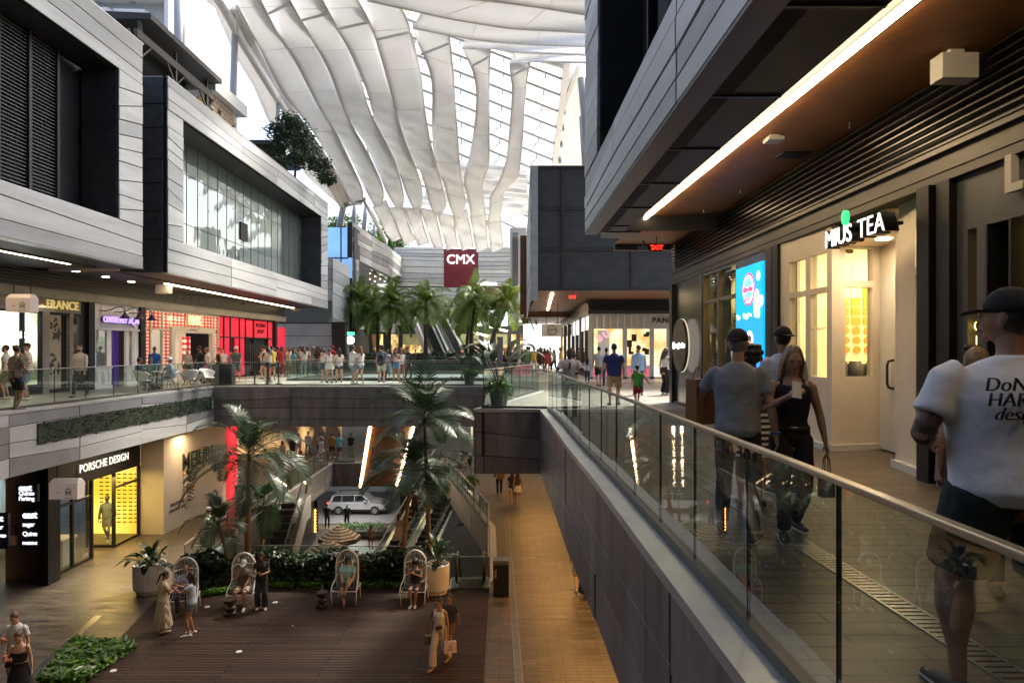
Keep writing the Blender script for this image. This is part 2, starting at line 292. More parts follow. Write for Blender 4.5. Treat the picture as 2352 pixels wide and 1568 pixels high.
# ---------------------------------------------------------------- cladding
class Path:
    def __init__(s, pts):
        s.p = [Vector((a[0], a[1])) for a in pts]; s.c = [0]
        for i in range(1, len(s.p)): s.c.append(s.c[-1]+(s.p[i]-s.p[i-1]).length)
        s.L = s.c[-1]
    def at(s, d, off=0, z=0):
        d = min(max(d, 0), s.L); i = 1
        while i < len(s.c)-1 and s.c[i] < d: i += 1
        t = (d-s.c[i-1])/(s.c[i]-s.c[i-1]); q = s.p[i-1].lerp(s.p[i], t); e = (s.p[i]-s.p[i-1]).normalized()
        return Vector((q.x+e.y*off, q.y-e.x*off, z))          # off > 0: to the right of the walking direction
def clad(mb, path, zb, zt, rows, seglen, out=.05, gap=.018, seed=0, wob=.3, mats=(0,), stag=.5):
    rng = random.Random(seed); P = path if isinstance(path, Path) else Path(path)
    ss = [0]
    while ss[-1] < P.L-.01:
        nx = ss[-1]+seglen*rng.uniform(.8, 1.25)
        if P.L-nx < seglen*.4: nx = P.L
        ss.append(min(nx, P.L))
    def bounds():
        ws = [rng.uniform(1-wob, 1+wob) for _ in range(rows)]; t = sum(ws); z = [zb]
        for x in ws: z.append(z[-1]+x/t*(zt-zb))
        return z
    b0 = bounds()
    for k in range(len(ss)-1):
        b1 = bounds(); s0, s1 = ss[k]+gap/2, ss[k+1]-gap/2
        cuts = [s0]+[c for c in P.c if s0+.05 < c < s1-.05]+[s1]
        for r in range(rows):
            o = out+rng.uniform(-.012, .012); m = rng.choice(mats)
            for a, b in zip(cuts[:-1], cuts[1:]):
                ta, tb = (a-s0)/(s1-s0), (b-s0)/(s1-s0)
                za0 = b0[r]+(b1[r]-b0[r])*ta+gap/2; za1 = b0[r+1]+(b1[r+1]-b0[r+1])*ta-gap/2
                zb0 = b0[r]+(b1[r]-b0[r])*tb+gap/2; zb1 = b0[r+1]+(b1[r+1]-b0[r+1])*tb-gap/2
                mb.hexa([P.at(a, 0, za0), P.at(a, o, za0), P.at(b, o, zb0), P.at(b, 0, zb0)],
                        [P.at(a, 0, za1), P.at(a, o, za1), P.at(b, o, zb1), P.at(b, 0, zb1)], m)
        b0 = b1 if rng.random() < stag else bounds()
def ribbon_box(mb, path, off0, off1, z0, z1, m=0):
    P = path if isinstance(path, Path) else Path(path)
    for a, b in zip(P.c[:-1], P.c[1:]):
        A0, A1, B0, B1 = P.at(a+1e-4, off0), P.at(a+1e-4, off1), P.at(b-1e-4, off0), P.at(b-1e-4, off1)
        mb.hexa([(A0.x, A0.y, z0), (B0.x, B0.y, z0), (B1.x, B1.y, z0), (A1.x, A1.y, z0)], [(A0.x, A0.y, z1), (B0.x, B0.y, z1), (B1.x, B1.y, z1), (A1.x, A1.y, z1)], m)
def slab(name, poly, z0, z1, m, kind='structure'):
    b = MB(); b.prism(poly, z0, z1); o = b.build(name, m); tag(o, kind=kind); return o
Z1, Z0 = -6.0, -11.2
# ---------------------------------------------------------------- ground, floors
g = MB(); g.quad((-400, -200, Z0-.1), (400, -200, Z0-.1), (400, 900, Z0-.1), (-400, 900, Z0-.1)); tag(g.build('ground', M['paver_dk']), kind='structure')
edge_r = [(1.19, -6), (1.18, 3.3), (1.13, 5.5), (1.07, 8.4), (.97, 11.2), (.90, 14.8), (.80, 18.3)]
pod = [(-.98, 18.3), (-1.2, 29.9)]
br = [(-13.1, 29.9), (-13.0, 4)]
SLB = .3
slab('walkway_floor', [(x+.02, y) for x, y in edge_r]+[(14, 18.3), (14, -6)], -SLB, 0, M['paver_dk'])
slab('walkway_floor', [(-.96, 18.32), (14, 18.3), (14, 34), (-1.18, 34), (-1.18, 29.92), (1.16, 26.4)], -SLB, 0, M['paver'])
slab('bridge_floor', [(-13.08, 29.92), (-1.18, 29.92), (-1.18, 35), (-11.7, 35), (-13.08, 34)], -SLB, 0, M['paver_lt'])
slab('walkway_floor', [(-20, 4), (-13.0, 4), (-13.08, 29.92), (-13.08, 34), (-11.7, 35), (-20, 35)], -SLB, 0, M['paver'])
slab('walkway_floor', [(-22, 35), (-11.7, 35), (-11.7, 53), (-22, 53)], -SLB, 0, M['paver_lt'])
slab('walkway_floor', [(-.8, 34), (14, 34), (14, 53), (-.8, 53)], -SLB, 0, M['paver_lt'])
slab('plaza_floor', [(-26, 53), (16, 53), (16, 100), (-26, 100)], -SLB, 0, M['paver_lt'])
slab('bridge_floor', [(-13, -6), (1.15, -6), (1.15, 1.0), (-13, 1.0)], -SLB, 0, M['paver'])
# middle level with the escalator opening
slab('plaza_floor', [(-24, 2), (9, 2), (9, 22.6), (-24, 22.6)], Z1-1.2, Z1, M['paver_dk'])
slab('plaza_floor', [(-24, 22.6), (-10.85, 22.6), (-12, 33), (-12.1, 46), (-24, 46)], Z1-1.2, Z1, M['paver_dk'])
slab('plaza_floor', [(-.65, 22.6), (9, 22.6), (9, 44.3), (-4.4, 44.3), (-4.0, 42), (-.9, 29.3)], Z1-1.2, Z1, M['paver_dk'])
slab('plaza_floor', [(-24, 46), (-12.1, 46), (-5.4, 46), (-5.4, 44.3), (9, 44.3), (9, 80), (-24, 80)], Z1-1.6, Z1, M['paver_dk'])
# dark wooden deck, slightly proud of the paving
slab('wooden_deck', [(-9.55, 6), (-.52, 6), (-.72, 21.25), (-3.9, 21.9), (-7.6, 21.9), (-10.75, 20.6), (-9.9, 15.6)], Z1+.004, Z1+.05, M['deck'])
road = MB(); road.quad((-60, 50.5, Z0-.05), (60, 50.5, Z0-.05), (60, 62, Z0-.05), (-60, 62, Z0-.05)); tag(road.build('road', mat('asphalt', (.12, .12, .12), .7, noise_s=3, noise_a=.2)), kind='structure')

# ---------------------------------------------------------------- walkway edges (fascias)
def fascia(label, path, depth, rows, seglen, seed, mats, coping=True, seedling=0, planter=None, zt=-.02):
    e = empty('walkway_fascia', (0, 0, 0), 0, label, 'fascia')
    b = MB(); ribbon_box(b, path, -.25, 0, zt-depth+.02, zt-.015); b.build('backing', M['joint'], e)
    c = MB(); clad(c, path, zt-depth, zt-.05, rows, seglen, .05, .02, seed, .35, (0, 1) if len(mats) > 1 else (0,)); c.build('cladding', mats, e, bevel=.006)
    if coping:
        c = MB(); ribbon_box(c, path, -.19, .065, zt-.05+.002, zt+.035); c.build('coping', M['coping'], e)
    return e
dk = [M['clad_dk'], M['clad_dk2']]; lt = [M['clad'], M['clad_b']]
fascia('dark grey panelled edge under the nearest glass railing', edge_r[::-1], 1.7, 3, 3.4, 3, dk)
fascia('short square grey panelled corner block carrying the potted plant', [(-.98, 18.3), (.80, 18.3)], 1.7, 3, 5, 4, dk)
fascia('grey panelled return between the square corner block and the bridge', [(-1.2, 29.9), (1.14, 26.4), (-.98, 18.3)], 1.7, 3, 5, 5, dk)
fascia('long grey panelled front of the bridge under the crowd', [(-13.1, 29.9), (-1.2, 29.9)], 1.75, 4, 3.8, 8, dk)
fascia('pale panelled edge with a strip of green planting opposite the bridge', [(-13.0, 3), (-13.1, 29.9)], 1.7, 4, 3.6, 12, [mat('clad_soft', (.24, .245, .25), .45, .3, noise_s=1, noise_a=.15), M['clad_b']])
fascia('panelled edge of the bridge behind the camera', [(1.1, 1.0), (-13, 1.0)], 1.7, 3, 4, 15, dk)
def edge1(label, path, seed, z=Z1): return fascia(label, path, 1.5, 3, 3.5, seed, dk, zt=z-.02)
edge1('grey panelled rim of the escalator opening beneath the left walkway', [(-10.85, 22.6), (-12, 33), (-12.1, 46)], 21)
edge1('grey panelled rim behind the wood clad escalator at the far end of the opening', [(-12.1, 46), (-5.4, 46)], 22)
edge1('pale edged rim of the opening beside the amber lit walkway', [(-4.0, 42), (-.9, 29.3), (-.65, 22.6)], 23)
edge1('dark rim of the opening behind the hedge', [(-.65, 22.6), (-10.85, 22.6)], 24)
# planting recessed into the left fascia, with its hanging leaves
def leaves(mb, n, fn, size, rng, m=0, flat=.5, fold=True, asp=2.2):
    for _ in range(n):
        p, nrm = fn(rng); s = size*rng.uniform(.6, 1.3)
        d = Vector((rng.gauss(0, 1), rng.gauss(0, 1), rng.gauss(0, flat))).normalized()
        nn = (Vector(nrm)+Vector((rng.gauss(0, .5), rng.gauss(0, .5), rng.gauss(0, .5)))).normalized()
        r = d.cross(nn)
        if r.length < .1: continue
        r.normalize(); p = Vector(p); a = p-d*s*.5; c = p+d*s*.5
        l = p+r*s/asp*.5-nn*s*.08; q = p-r*s/asp*.5-nn*s*.08
        i = len(mb.v); mb.v += [tuple(a), tuple(l), tuple(c), tuple(q)]; mb.f += [(i, i+1, i+2), (i, i+2, i+3)]; mb.m += [m, m]
gb = MB(); rg = random.Random(5)
gp = Path([(-12.99, 18.7), (-13.05, 29.6)])
ribbon_box(gb, gp, -.06, .02, -.98, -.42)
leaves(gb, 9000, lambda r: (gp.at(r.uniform(0, gp.L), r.uniform(-.12, .04), r.uniform(-1.02, -.40)), (1, 0, 0)), .085, rg)
tag(gb.build('green_wall', M['moss']), 'dark green strip of dense hanging plants set into the pale walkway edge', 'green wall')
# ---------------------------------------------------------------- undersides of the upper walkways
def soffit(name_, poly, z, m, kind='structure'):
    b = MB(); b.prism(poly, z, z+.06); return tag(b.build('ceiling', m), kind=kind)
soffit('', [(x+.1, y) for x, y in edge_r]+[(9, 18.3), (9, -6)], -1.72, M['dark2'])
soffit('', [(-.85, 18.4), (9, 18.4), (9, 44), (-1.1, 44), (-1.1, 30), (1.2, 26.4)], -1.72, M['dark2'])
soffit('', [(-13, 30), (-1.2, 30), (-1.2, 36), (-13, 36)], -1.72, M['dark2'])
soffit('', [(-24, 2), (-13.2, 2), (-13.2, 46), (-24, 46)], -1.72, M['dark2'])
soffit('', [(-24, 55), (9, 55), (9, 80), (-24, 80)], -1.72, M['dark2'])

rbd = MB(); rbd.box(-30, -9, -6, 14, -8.6, 23); rbd.box(-30, -8.6, -6, -22, 22, 11); tag(rbd.build('light_block_wall', M['dark2']), 'dark unseen walls added behind the viewpoint to block skylight', 'building')  # unseen walls added to keep skylight off the near walkways
# ---------------------------------------------------------------- right-hand upper block over the walkway
def SR(u, v, z): return Vector((5.19-.0137*u-v, u, z))
def UR(px): return 5.19/((px-HX)/F+.0137)
def UL(px): return 18.96/(.0728-(px-HX)/F)
def SL(u, v, z): return Vector((-18.96+.0728*u+v, u, z))
def sbox(mb, S, u0, u1, v0, v1, z0, z1, m=0):
    mb.hexa([S(u0, v0, z0), S(u1, v0, z0), S(u1, v1, z0), S(u0, v1, z0)], [S(u0, v0, z1), S(u1, v0, z1), S(u1, v1, z1), S(u0, v1, z1)], m)
blk = empty('upper_building', (1.9, 16.4, 4.4), 0, 'overhanging upper storey with pale panel bands above the tea shop', 'building')
blk_off = Vector((0, 0, 0)); blk.location = (0, 0, 0)
face_r = [(1.81, 16.4), (1.97, 5.0), (2.05, -3)]
b = MB(); ribbon_box(b, face_r, -.5, -.05, 4.42, 5.68); ribbon_box(b, [(1.81, 16.4), (1.86, 14.25)], -.5, -.05, 5.68, 12.4); b.box(2.0, 16.3, 4.45, 9, 16.38, 12.4); b.build('backing', M['joint'], blk)
c = MB()
clad(c, face_r, 4.4, 5.7, 4, 5.2, .06, .034, 31, .3, (0, 0, 0, 1))
clad(c, [(1.81, 16.4), (1.845, 14.25)], 5.71, 12.4, 14, 3, .06, .022, 33, .4, (0, 1)); c.build('cladding', lt, blk, bevel=.006)
c = MB(); ribbon_box(c, face_r, -.24, .06, 4.36, 4.40); c.build('bottom_trim', mat('trim_plum', (.10, .092, .10), .5, .2), blk)
c = MB(); c.box(1.86, 14.18, 5.72, 2.9, 14.24, 12.4, 0); c.build('window_reveal', M['dark2'], blk)
c = MB(); ribbon_box(c, [(2.72, 14.2), (3.0, -3)], -.08, 0, 5.7, 12.4); c.build('perforated_screen', M['perf'], blk)
c = MB(); ribbon_box(c, face_r, -1.0, -.5, 5.62, 5.70); c.build('window_sill', M['clad_b'], blk)
c = MB()
for y in (12.2, 9.6, 7, 4): c.box(2.42, y-.04, 5.7, 2.6, y+.04, 12.4)
c.build('mullion', M['dark'], blk)
# perforated soffit, dropped edge, wood soffit
ly = lambda y: 3.03+(18-y)*.0418
c = MB(); c.prism([(2.02, 16.3), (2.24, -3), (ly(-3)*.87, -3), (ly(16.3)*.87, 16.3)], 4.43, 4.47); c.build('perforated_soffit', M['perf'], blk)
c = MB()
for k in range(9):
    y = 15.6-k*2.0; x0 = 2.03+(16.3-y)*.0114; x1 = ly(y)*.865; c.box(x0, y-.02, 4.405, x1, y+.02, 4.435)
c.build('soffit_seam', M['dark'], blk)
ly = lambda y: 3.03+(18-y)*.0418            # line of the recessed light
c = MB(); c.prism([(3.15, 20.9), (4.92, 20.9), (5.3, -3), (ly(-3)+.3, -3), (ly(18.7)+.2, 18.7)], 4.80, 4.86); c.build('wood_soffit', M['wood'], blk)
c = MB(); c.prism([(2.3, 18.7), (2.5, -3), (ly(-3)+.295, -3), (ly(18.7)+.195, 18.7)], 4.80, 4.84); c.build('trough_lining', M['dark'], blk)
c = MB(); c.hexa([(ly(18.5)+.04, 18.5, 4.70), (ly(-3)+.04, -3, 4.70), (ly(-3)+.10, -3, 4.70), (ly(18.5)+.10, 18.5, 4.70)], [(ly(18.5)+.04, 18.5, 4.76), (ly(-3)+.04, -3, 4.76), (ly(-3)+.10, -3, 4.76), (ly(18.5)+.10, 18.5, 4.76)]); c.build('light_strip', M['warm_strip'], blk)
c = MB(); c.box(2.25, 16.45, 4.42, 3.1, 17.3, 4.95); c.build('end_box', M['dark2'], blk); c = MB(); c.box(3.12, 20.7, 4.62, 4.9, 20.95, 4.795); c.build('end_trim', M['dark2'], blk)
# body of the block so that light does not leak in from above
c = MB(); c.box(3.05, -3, 4.9, 9.5, 16.2, 12.4); c.box(1.85, -3, 12.4, 9.5, 16.4, 12.6); c.box(3.3, 16.38, 4.9, 9.5, 21, 5.6); c.build('wall', M['dark2'], blk)
c = MB(); c.box(5.9, -3, -.2, 9.5, 9.35, 4.85); c.box(5.9, 12.8, -.2, 9.5, 20.8, 4.85); c.box(9.0, 9.35, -.2, 9.5, 12.8, 4.85); c.box(5.4, 9.35, 3.6, 9, 12.8, 4.85); c.box(2.0, -6, -.2, 9.5, -3.1, 12); 
shell = empty('shop_row', (0, 0, 0), 0, 'row of storefronts under the wood soffit with black louvres above', 'building')
c.build('wall', M['dark2'], shell)
c = MB()
for k in range(9):
    z = 4.0+k*.09; sbox(c, SR, -3, 20.75, .0, .04+.010*k, z, z+.018)
c.build('louvre', mat('louvre', (.016, .014, .012), .35, .5), shell)
c = MB(); sbox(c, SR, -3, 20.7, -.5, -.02, 3.90, 4.80); c.build('louvre_backing', M['black'], shell)
c = MB(); sbox(c, SR, -3, 20.85, -.3, .05, 3.68, 3.88); sbox(c, SR, -3, 20.9, -.3, .12, 3.885, 3.94); sbox(c, SR, -3, 20.85, -.3, .035, 3.57, 3.675); c.build('steel_beam', M['beam'], shell)
# near corner column at the end of the row and columns between shops
for u0, u1, d in ((20.55, 20.85, .1), (12.76, 13.02, .06), (13.1, 13.4, .04), (8.16, 8.40, .10), (7.86, 8.10, .05)):
    c = MB(); sbox(c, SR, u0, u1, -.3, d, 0.0, 3.57); c.build('column', M['dark'] if u0 != 13.1 else M['dark2'], shell)
# ---- sunglasses shop: steel panels, pane with mullions, video screen, round sign
s = empty('sunglasses_shop', (0, 0, 0), 0, 'brushed steel storefront with round brown sign and bright blue video screen', 'shop')
steelp = mat('brushed_steel', (.17, .165, .155), .2, .85, noise_s=1.2, noise_a=.35, bump=.15, bump_s=3, stretch=(1, 1, .4))
uw0, uw1 = UR(1618), UR(1688)
c = MB(); sbox(c, SR, UR(1612), 20.55, -.3, 0, .06, 3.57); sbox(c, SR, 13.4, UR(1690), -.3, 0, .06, 3.57)
sbox(c, SR, UR(1690), UR(1612), -.3, -.01, 3.50, 3.57); c.build('steel_panel', steelp, s)
c = MB(); sbox(c, SR, 13.4, 20.55, -.3, .05, .0, .06); c.build('plinth', M['beam'], s)
c = MB(); sbox(c, SR, UR(1690), UR(1612), -.12, -.10, .5, 3.5); c.build('window', M['glass_clear'], s)
c = MB()
for u in (UR(1690), (UR(1612)+UR(1690))/2, UR(1612)-.09): sbox(c, SR, u, u+.08, -.14, -.02, .5, 3.5)
sbox(c, SR, UR(1690), UR(1612), -.15, -.03, 2.78, 2.86); sbox(c, SR, UR(1690), UR(1612), -.3, -.02, .06, .5); c.build('window_frame', mat('bronze_frame', (.20, .17, .12), .35, .7), s)
c = MB(); sbox(c, SR, UR(1690)-.2, UR(1612)+.1, -.85, -.8, .0, 3.6); c.build('interior', grad_emit('sun_shop_in', (.10, .05, .012), (.95, .62, .22), .55, 1.2, (1, .6, .8), (.42, .60)), s)
c = MB()
for k in range(12):
    for j in range(5): sbox(c, SR, UR(1690)+.2+j*.35, UR(1690)+.42+j*.35, -.6, -.57, .7+k*.16, .75+k*.16)
c.build('glasses_display', M['black'], s)
ud = UR(1578); o = MB(); cen = SR(ud, .16, 1.72)
def disc(mb, cen, r, n, dirx, diry, nrm, t, m=0):
    k = len(mb.v); cen = Vector(cen)
    for z in (0, t):
        for q in range(n):
            a = 2*math.pi*q/n; mb.v.append(tuple(cen+Vector(dirx)*r*math.cos(a)+Vector(diry)*r*math.sin(a)+Vector(nrm)*z))
    mb.f += [tuple(range(k+n-1, k-1, -1)), tuple(range(k+n, k+2*n))]; mb.m += [m, m]
    for q in range(n): mb.f.append((k+q, k+(q+1) % n, k+n+(q+1) % n, k+n+q)); mb.m.append(m)
UD = (-.0137, 1, 0); NR = (-1, -.0137, 0)
disc(o, cen, .74, 64, UD, (0, 0, 1), NR, .07); sg = o.build('round_sign', mat('bronze_disc', (.12, .085, .045), .35, .6, noise_s=4, noise_a=.1), s)
o = MB(); disc(o, SR(ud, .13, 1.72), .755, 64, UD, (0, 0, 1), NR, .025); o.build('sign_halo', emit('halo', (.95, .85, .7), .22), sg)
ROTR = (R(90), 0, R(-90)+math.atan(.0137))
text('sunglass hut', SR(ud-.12, .24, 1.72), .2, emit('sign_white', (1, 1, 1), 2.2), ROTR, .008, parent=sg).name = 'lettering'
o = MB(); disc(o, SR(ud+.57, .231, 1.72), .10, 24, UD, (0, 0, 1), NR, .01); o.build('logo_dot', emit('dot_white', (1, 1, 1), 2.5), sg)
# video screen: blue sky, clouds, red badge, people in red glasses
us0, us1 = 13.48, UR(1695)-.02
scr = MB(); sbox(scr, SR, us0, us1, .0, .05, .55, 3.36); scr = scr.build('video_screen', emit('screen_blue', (.0, .26, .68), .8), s)
def blob(nm, u, z, r, mm, v=.055, sx=1, sz=1, n=24, t=.004):
    o = MB(); disc(o, SR(u, v, z), r, n, Vector(UD)*sx, Vector((0, 0, 1))*sz, NR, t); return o.build(nm, mm, scr)
wsc = emit('screen_white', (.85, .92, 1), .7); rsc = emit('screen_red', (.75, .02, .06), .9); skn = emit('screen_skin', (.42, .20, .12), .8); dsc = emit('screen_dark', (.02, .02, .03), .3)
um = (us0+us1)/2; W = us1-us0
rr = random.Random(9)
o = MB()
for i in range(14): disc(o, SR(us0+W*rr.uniform(.02, .28), .052+.0006*i, rr.uniform(2.35, 3.15)), rr.uniform(.05, .14), 16, UD, (0, 0, 1), NR, .0005)
for i in range(16): disc(o, SR(us0+W*rr.uniform(.06, .94), .052+.0006*i, 2.30+rr.uniform(-.02, .04)), rr.uniform(.03, .07), 14, UD, (0, 0, 1), NR, .0005)
o.build('cloud_pattern', wsc, scr)
o = MB(); sbox(o, SR, us0+.02, us1-.02, .052, .0535, .58, 2.26); o.build('lower_picture', emit('screen_blue2', (.01, .18, .55), 1.0), scr)
blob('badge', um-.02, 2.86, .34, rsc, .062); blob('badge_inner', um-.02, 2.86, .30, wsc, .067); blob('badge_centre', um-.02, 2.86, .24, emit('screen_sky2', (.1, .5, .85), 1), .072)
text('Ray-Ban', SR(um-.02, .082, 2.86), .17, rsc, ROTR, .003, parent=scr, shear=.4, bold=.004).name = 'lettering'
text('ROCKY', SR(um-.02, .082, 2.64), .10, rsc, ROTR, .002, parent=scr, bold=.002).name = 'lettering'
for i, (du, z, r) in enumerate(((.36, 1.72, .17), (-.12, 1.80, .16), (-.10, 1.28, .17), (.30, 1.15, .16))):
    u = um+du*.62
    o = MB(); disc(o, SR(u, .056+.002*i, z), r*1.25, 24, UD, (0, 0, 1), NR, .001); o.build('picture_hair', wsc if i in (1,) else dsc, scr)
    o = MB(); disc(o, SR(u, .064+.002*i, z-.03), r*.85, 24, Vector(UD)*.8, Vector((0, 0, 1))*1.15, NR, .001); o.build('picture_face', skn, scr)
    o = MB()
    for q in (-1, 1): disc(o, SR(u+q*.075, .072+.002*i, z+.03), .06, 16, UD, (0, 0, 1), NR, .002)
    sbox(o, SR, u-.11, u+.11, .072+.002*i, .074+.002*i, z+.05, z+.075); o.build('picture_glasses', rsc if i != 1 else dsc, scr)
# ---- tea shop: cream mullioned front stepping back to its door
t = empty('tea_shop', (0, 0, 0), 0, 'cream storefront with amber lit windows and raised tea lettering', 'shop')
A = [SR(12.75, 0, 0), Vector((5.06, 10.8, 0)), Vector((5.93, 11.0, 0)), Vector((5.95, 9.55, 0)), Vector((5.29, 9.35, 0)), SR(8.41, -.1, 0)]
def wall_seg(a, b, holes, z0, z1, th, nm, mm, par, name='frame'):
    """wall from a to b with rectangular window holes (s0,s1,z0,z1), s in metres"""
    a = Vector(a); b = Vector(b); d = (b-a); L = d.length; d.normalize(); n = Vector((-d.y, d.x, 0))
    def q(s, o, z): p = a+d*s+n*o; return (p.x, p.y, z)
    o = MB(); xs = sorted({0, L, *[h[0] for h in holes], *[h[1] for h in holes]}); zs = sorted({z0, z1, *[h[2] for h in holes], *[h[3] for h in holes]})
    for i in range(len(xs)-1):
        for j in range(len(zs)-1):
            cx, cz = (xs[i]+xs[i+1])/2, (zs[j]+zs[j+1])/2
            if any(h[0] < cx < h[1] and h[2] < cz < h[3] for h in holes): continue
            o.hexa([q(xs[i], 0, zs[j]), q(xs[i+1], 0, zs[j]), q(xs[i+1], th, zs[j]), q(xs[i], th, zs[j])], [q(xs[i], 0, zs[j+1]), q(xs[i+1], 0, zs[j+1]), q(xs[i+1], th, zs[j+1]), q(xs[i], th, zs[j+1])])
    w_ = o.build(name, mm, par)
    for h in holes:
        o = MB(); o.hexa([q(h[0], th*.45, h[2]), q(h[1], th*.45, h[2]), q(h[1], th*.55, h[2]), q(h[0], th*.55, h[2])], [q(h[0], th*.45, h[3]), q(h[1], th*.45, h[3]), q(h[1], th*.55, h[3]), q(h[0], th*.55, h[3])])
        o.build('window', M['glass_clear'], par)
    return w_
cr = M['cream']
tea_top = 3.57
# seen from the walkway the outside is on the left when walking towards the camera
def seg(a, b, holes, name='wall'): return wall_seg(b, a, holes, .0, tea_top, -.12, '', cr, t, name)
# (s measured from b)
L0 = (A[0]-A[1]).length
seg(A[0], A[1], [(.15, .74, 1.15, 2.53), (.15, .74, 2.62, 3.18), (.92, L0-.38, 1.15, 2.53), (.92, L0-.38, 2.62, 3.18)])
L1 = (A[1]-A[2]).length
seg(A[1], A[2], [(.14, L1-.25, 1.17, 2.60), (.14, L1-.25, 2.70, 3.22)])
seg(A[2], A[3], [])
L3 = (A[4]-A[5]).length
seg(A[4], A[5], [(.03, L3-.5, .2, 2.58), (.03, L3-.5, 2.66, 3.3)])
o = MB(); o.box(5.30, 9.37, 0, 5.9, 9.44, 3.2); o.build('wall', cr, t)
o = MB(); o.box(5.88, 10.05, .03, 5.93, 10.9, 2.75); dr = o.build('door', M['offwhite'], t)
o = MB(); o.tube([(5.87, 10.5, 1.00), (5.79, 10.5, 1.02), (5.77, 10.5, 1.08), (5.77, 10.5, 1.36), (5.79, 10.5, 1.42), (5.87, 10.5, 1.44)], .02); o.build('handle', M['black'], dr)
for p, q in ((A[0], A[1]), (A[1], A[2]), (A[4], A[5])):
    o = MB(); o.bar(Vector((p.x-.03, p.y, .05)), Vector((q.x-.03, q.y, .05)), .14, .10); o.build('plinth', M['offwhite'], t)
o = MB(); o.box(5.14, 9.45, 3.26, 6.1, 10.95, 3.32); o.build('porch_ceiling', cr, t)
o = MB(); disc(o, (5.55, 10.2, 3.255), .10, 20, (1, 0, 0), (0, 1, 0), (0, 0, -1), .012); o.build('downlight', emit('downlight', (1, .8, .5), 12), t)
# warm interior with menu tiles, jars, drinks and spotlights
o = MB(); o.box(6.06, 12.2, .05, 8.9, 12.35, 3.55); o.box(7.6, 9.6, .05, 7.7, 12.2, 3.55); o.box(5.78, 8.2, .05, 5.86, 9.3, 3.5); o.build('interior_wall', mat('tea_wall', (.88, .68, .38), .6, emis=(1, .62, .24), es=.40), t)  # walls emit amber themselves in place of the shop's lighting
o = MB(); o.box(5.15, 12.21, .05, 6.05, 12.34, 3.55); o.build('interior_wall', mat('tea_wall_glow_b', (.88, .70, .42), .6, emis=(1, .64, .28), es=.36), t)
o = MB(); o.box(5.2, 9.5, 3.50, 7.6, 12.2, 3.56); o.build('interior_ceiling', M['offwhite'], t)
o = MB(); o.box(6.9, 10.9, 0.05, 7.4, 12.0, 1.0); o.build('counter', M['dark2'], t)
om = mat('orange_tile', (.80, .34, .05), .5)
o = MB()
for i in range(5):
    for j in range(6):
        x = 6.72-.19*i+.02*j*(i-2)*-.2; z = 1.60+.17*j
        if i == 0 and False: continue
        if j >= 3: o.box(x-.078, 12.165, z-.07, x+.078, 12.195, z+.07)
        else: disc(o, (x, 12.19, z), .07-.003*(2-j), 16, (1, 0, 0), (0, 0, 1), (0, -1, 0), .03)
o.box(6.26, 12.165, 2.53, 6.42, 12.195, 2.75)
o.build('wall_tiles', om, t)
for (x, z0, h, r, mm) in ((6.42, 1.05, .28, .14, mat('jar_red', (.65, .12, .05), .4)), (6.78, 1.05, .25, .11, mat('jar_gold', (.75, .5, .2), .4)), (6.1, 1.05, .36, .17, M['concrete']), (5.78, 1.05, .36, .14, M['dark2']), (5.5, 1.05, .40, .14, M['concrete'])):
    o = MB(); o.lathe([(r*.9, 0), (r, .04), (r, h-.05), (r*.7, h-.04), (r*.7, h)], (x, 11.5, z0), 20); o.build('jar', mm, t, smooth=True)
o = MB(); o.box(5.3, 11.25, .98, 7.3, 11.8, 1.045); o.build('shelf', M['dark2'], t)
for x, y in ((5.75, 11.6), (6.35, 11.7)):
    o = MB(); o.tube([(x, y, 3.5), (x, y, 3.38)], .02); o.tube([(x, y, 3.42), (x-.05, y-.06, 3.26)], [.04, .07], 12); o.build('spotlight', M['dark'], t)
for (x, y, z, e, sz) in ((6.4, 11.2, 3.42, 60, .8), (5.75, 8.6, 3.3, 16, .4)):
    l = bpy.data.lights.new('shop_light', 'AREA'); l.energy = e; l.color = (1, .72, .36); l.size = sz; lo = bpy.data.objects.new('shop_light', l); link(lo, t); lo.location = (x, y, z)
# raised sign letters
tw = emit('tea_sign', (1, 1, .98), 1.1)
bx = MB()
sp = [('MIU', 10.75, .42, .012), ("'", 0, 0, 0)]
def sign_letters(parent, S, word, ucen, v, z, size, mm, side, ext=.03, bold=.006, shear=0, space=1.0, sx=1, rot=ROTR, back=None):
    o = text(word, S(ucen, v, z), size, mm, rot, ext, parent=parent, bold=bold, shear=shear, space=space, sx=sx); o.name = 'lettering'
    if back is not None:
        o2 = text(word, S(ucen, v-.10, z), size, back, rot, .09, parent=parent, bold=bold+.008, shear=shear, space=space, sx=sx); o2.name = 'letter_casing'
    return o
bk = mat('sign_black', (.01, .012, .012), .4)
sign_letters(t, SR, 'MIUS', 9.72, .42, 3.20, .35, tw, 1, ext=.004, bold=0, space=1.02, back=bk)
sign_letters(t, SR, 'TEA', 8.86, .42, 3.20, .36, tw, 1, ext=.004, bold=-.004, space=1.05, back=bk)
o = MB(); pts = [SR(9.42+.06*math.sin(2*math.pi*k/16), .46, 3.42+.10*math.cos(2*math.pi*k/16)) for k in range(16)]
o.f.append(tuple(range(16))); o.v += [tuple(p) for p in pts]; o.m.append(0); o.build('leaf_logo', emit('leaf_green', (.02, .45, .12), .9), t, solid=.06)
o = MB(); sbox(o, SR, 8.5, 10.2, .20, .26, 3.16, 3.2); o.build('sign_rail', M['dark'], t)
sign_letters(t, SR, 'miustea.com', 11.2, .012, 1.95, .10, mat('faint_letter', (.7, .6, .45), .6), 1, ext=.002, bold=0)
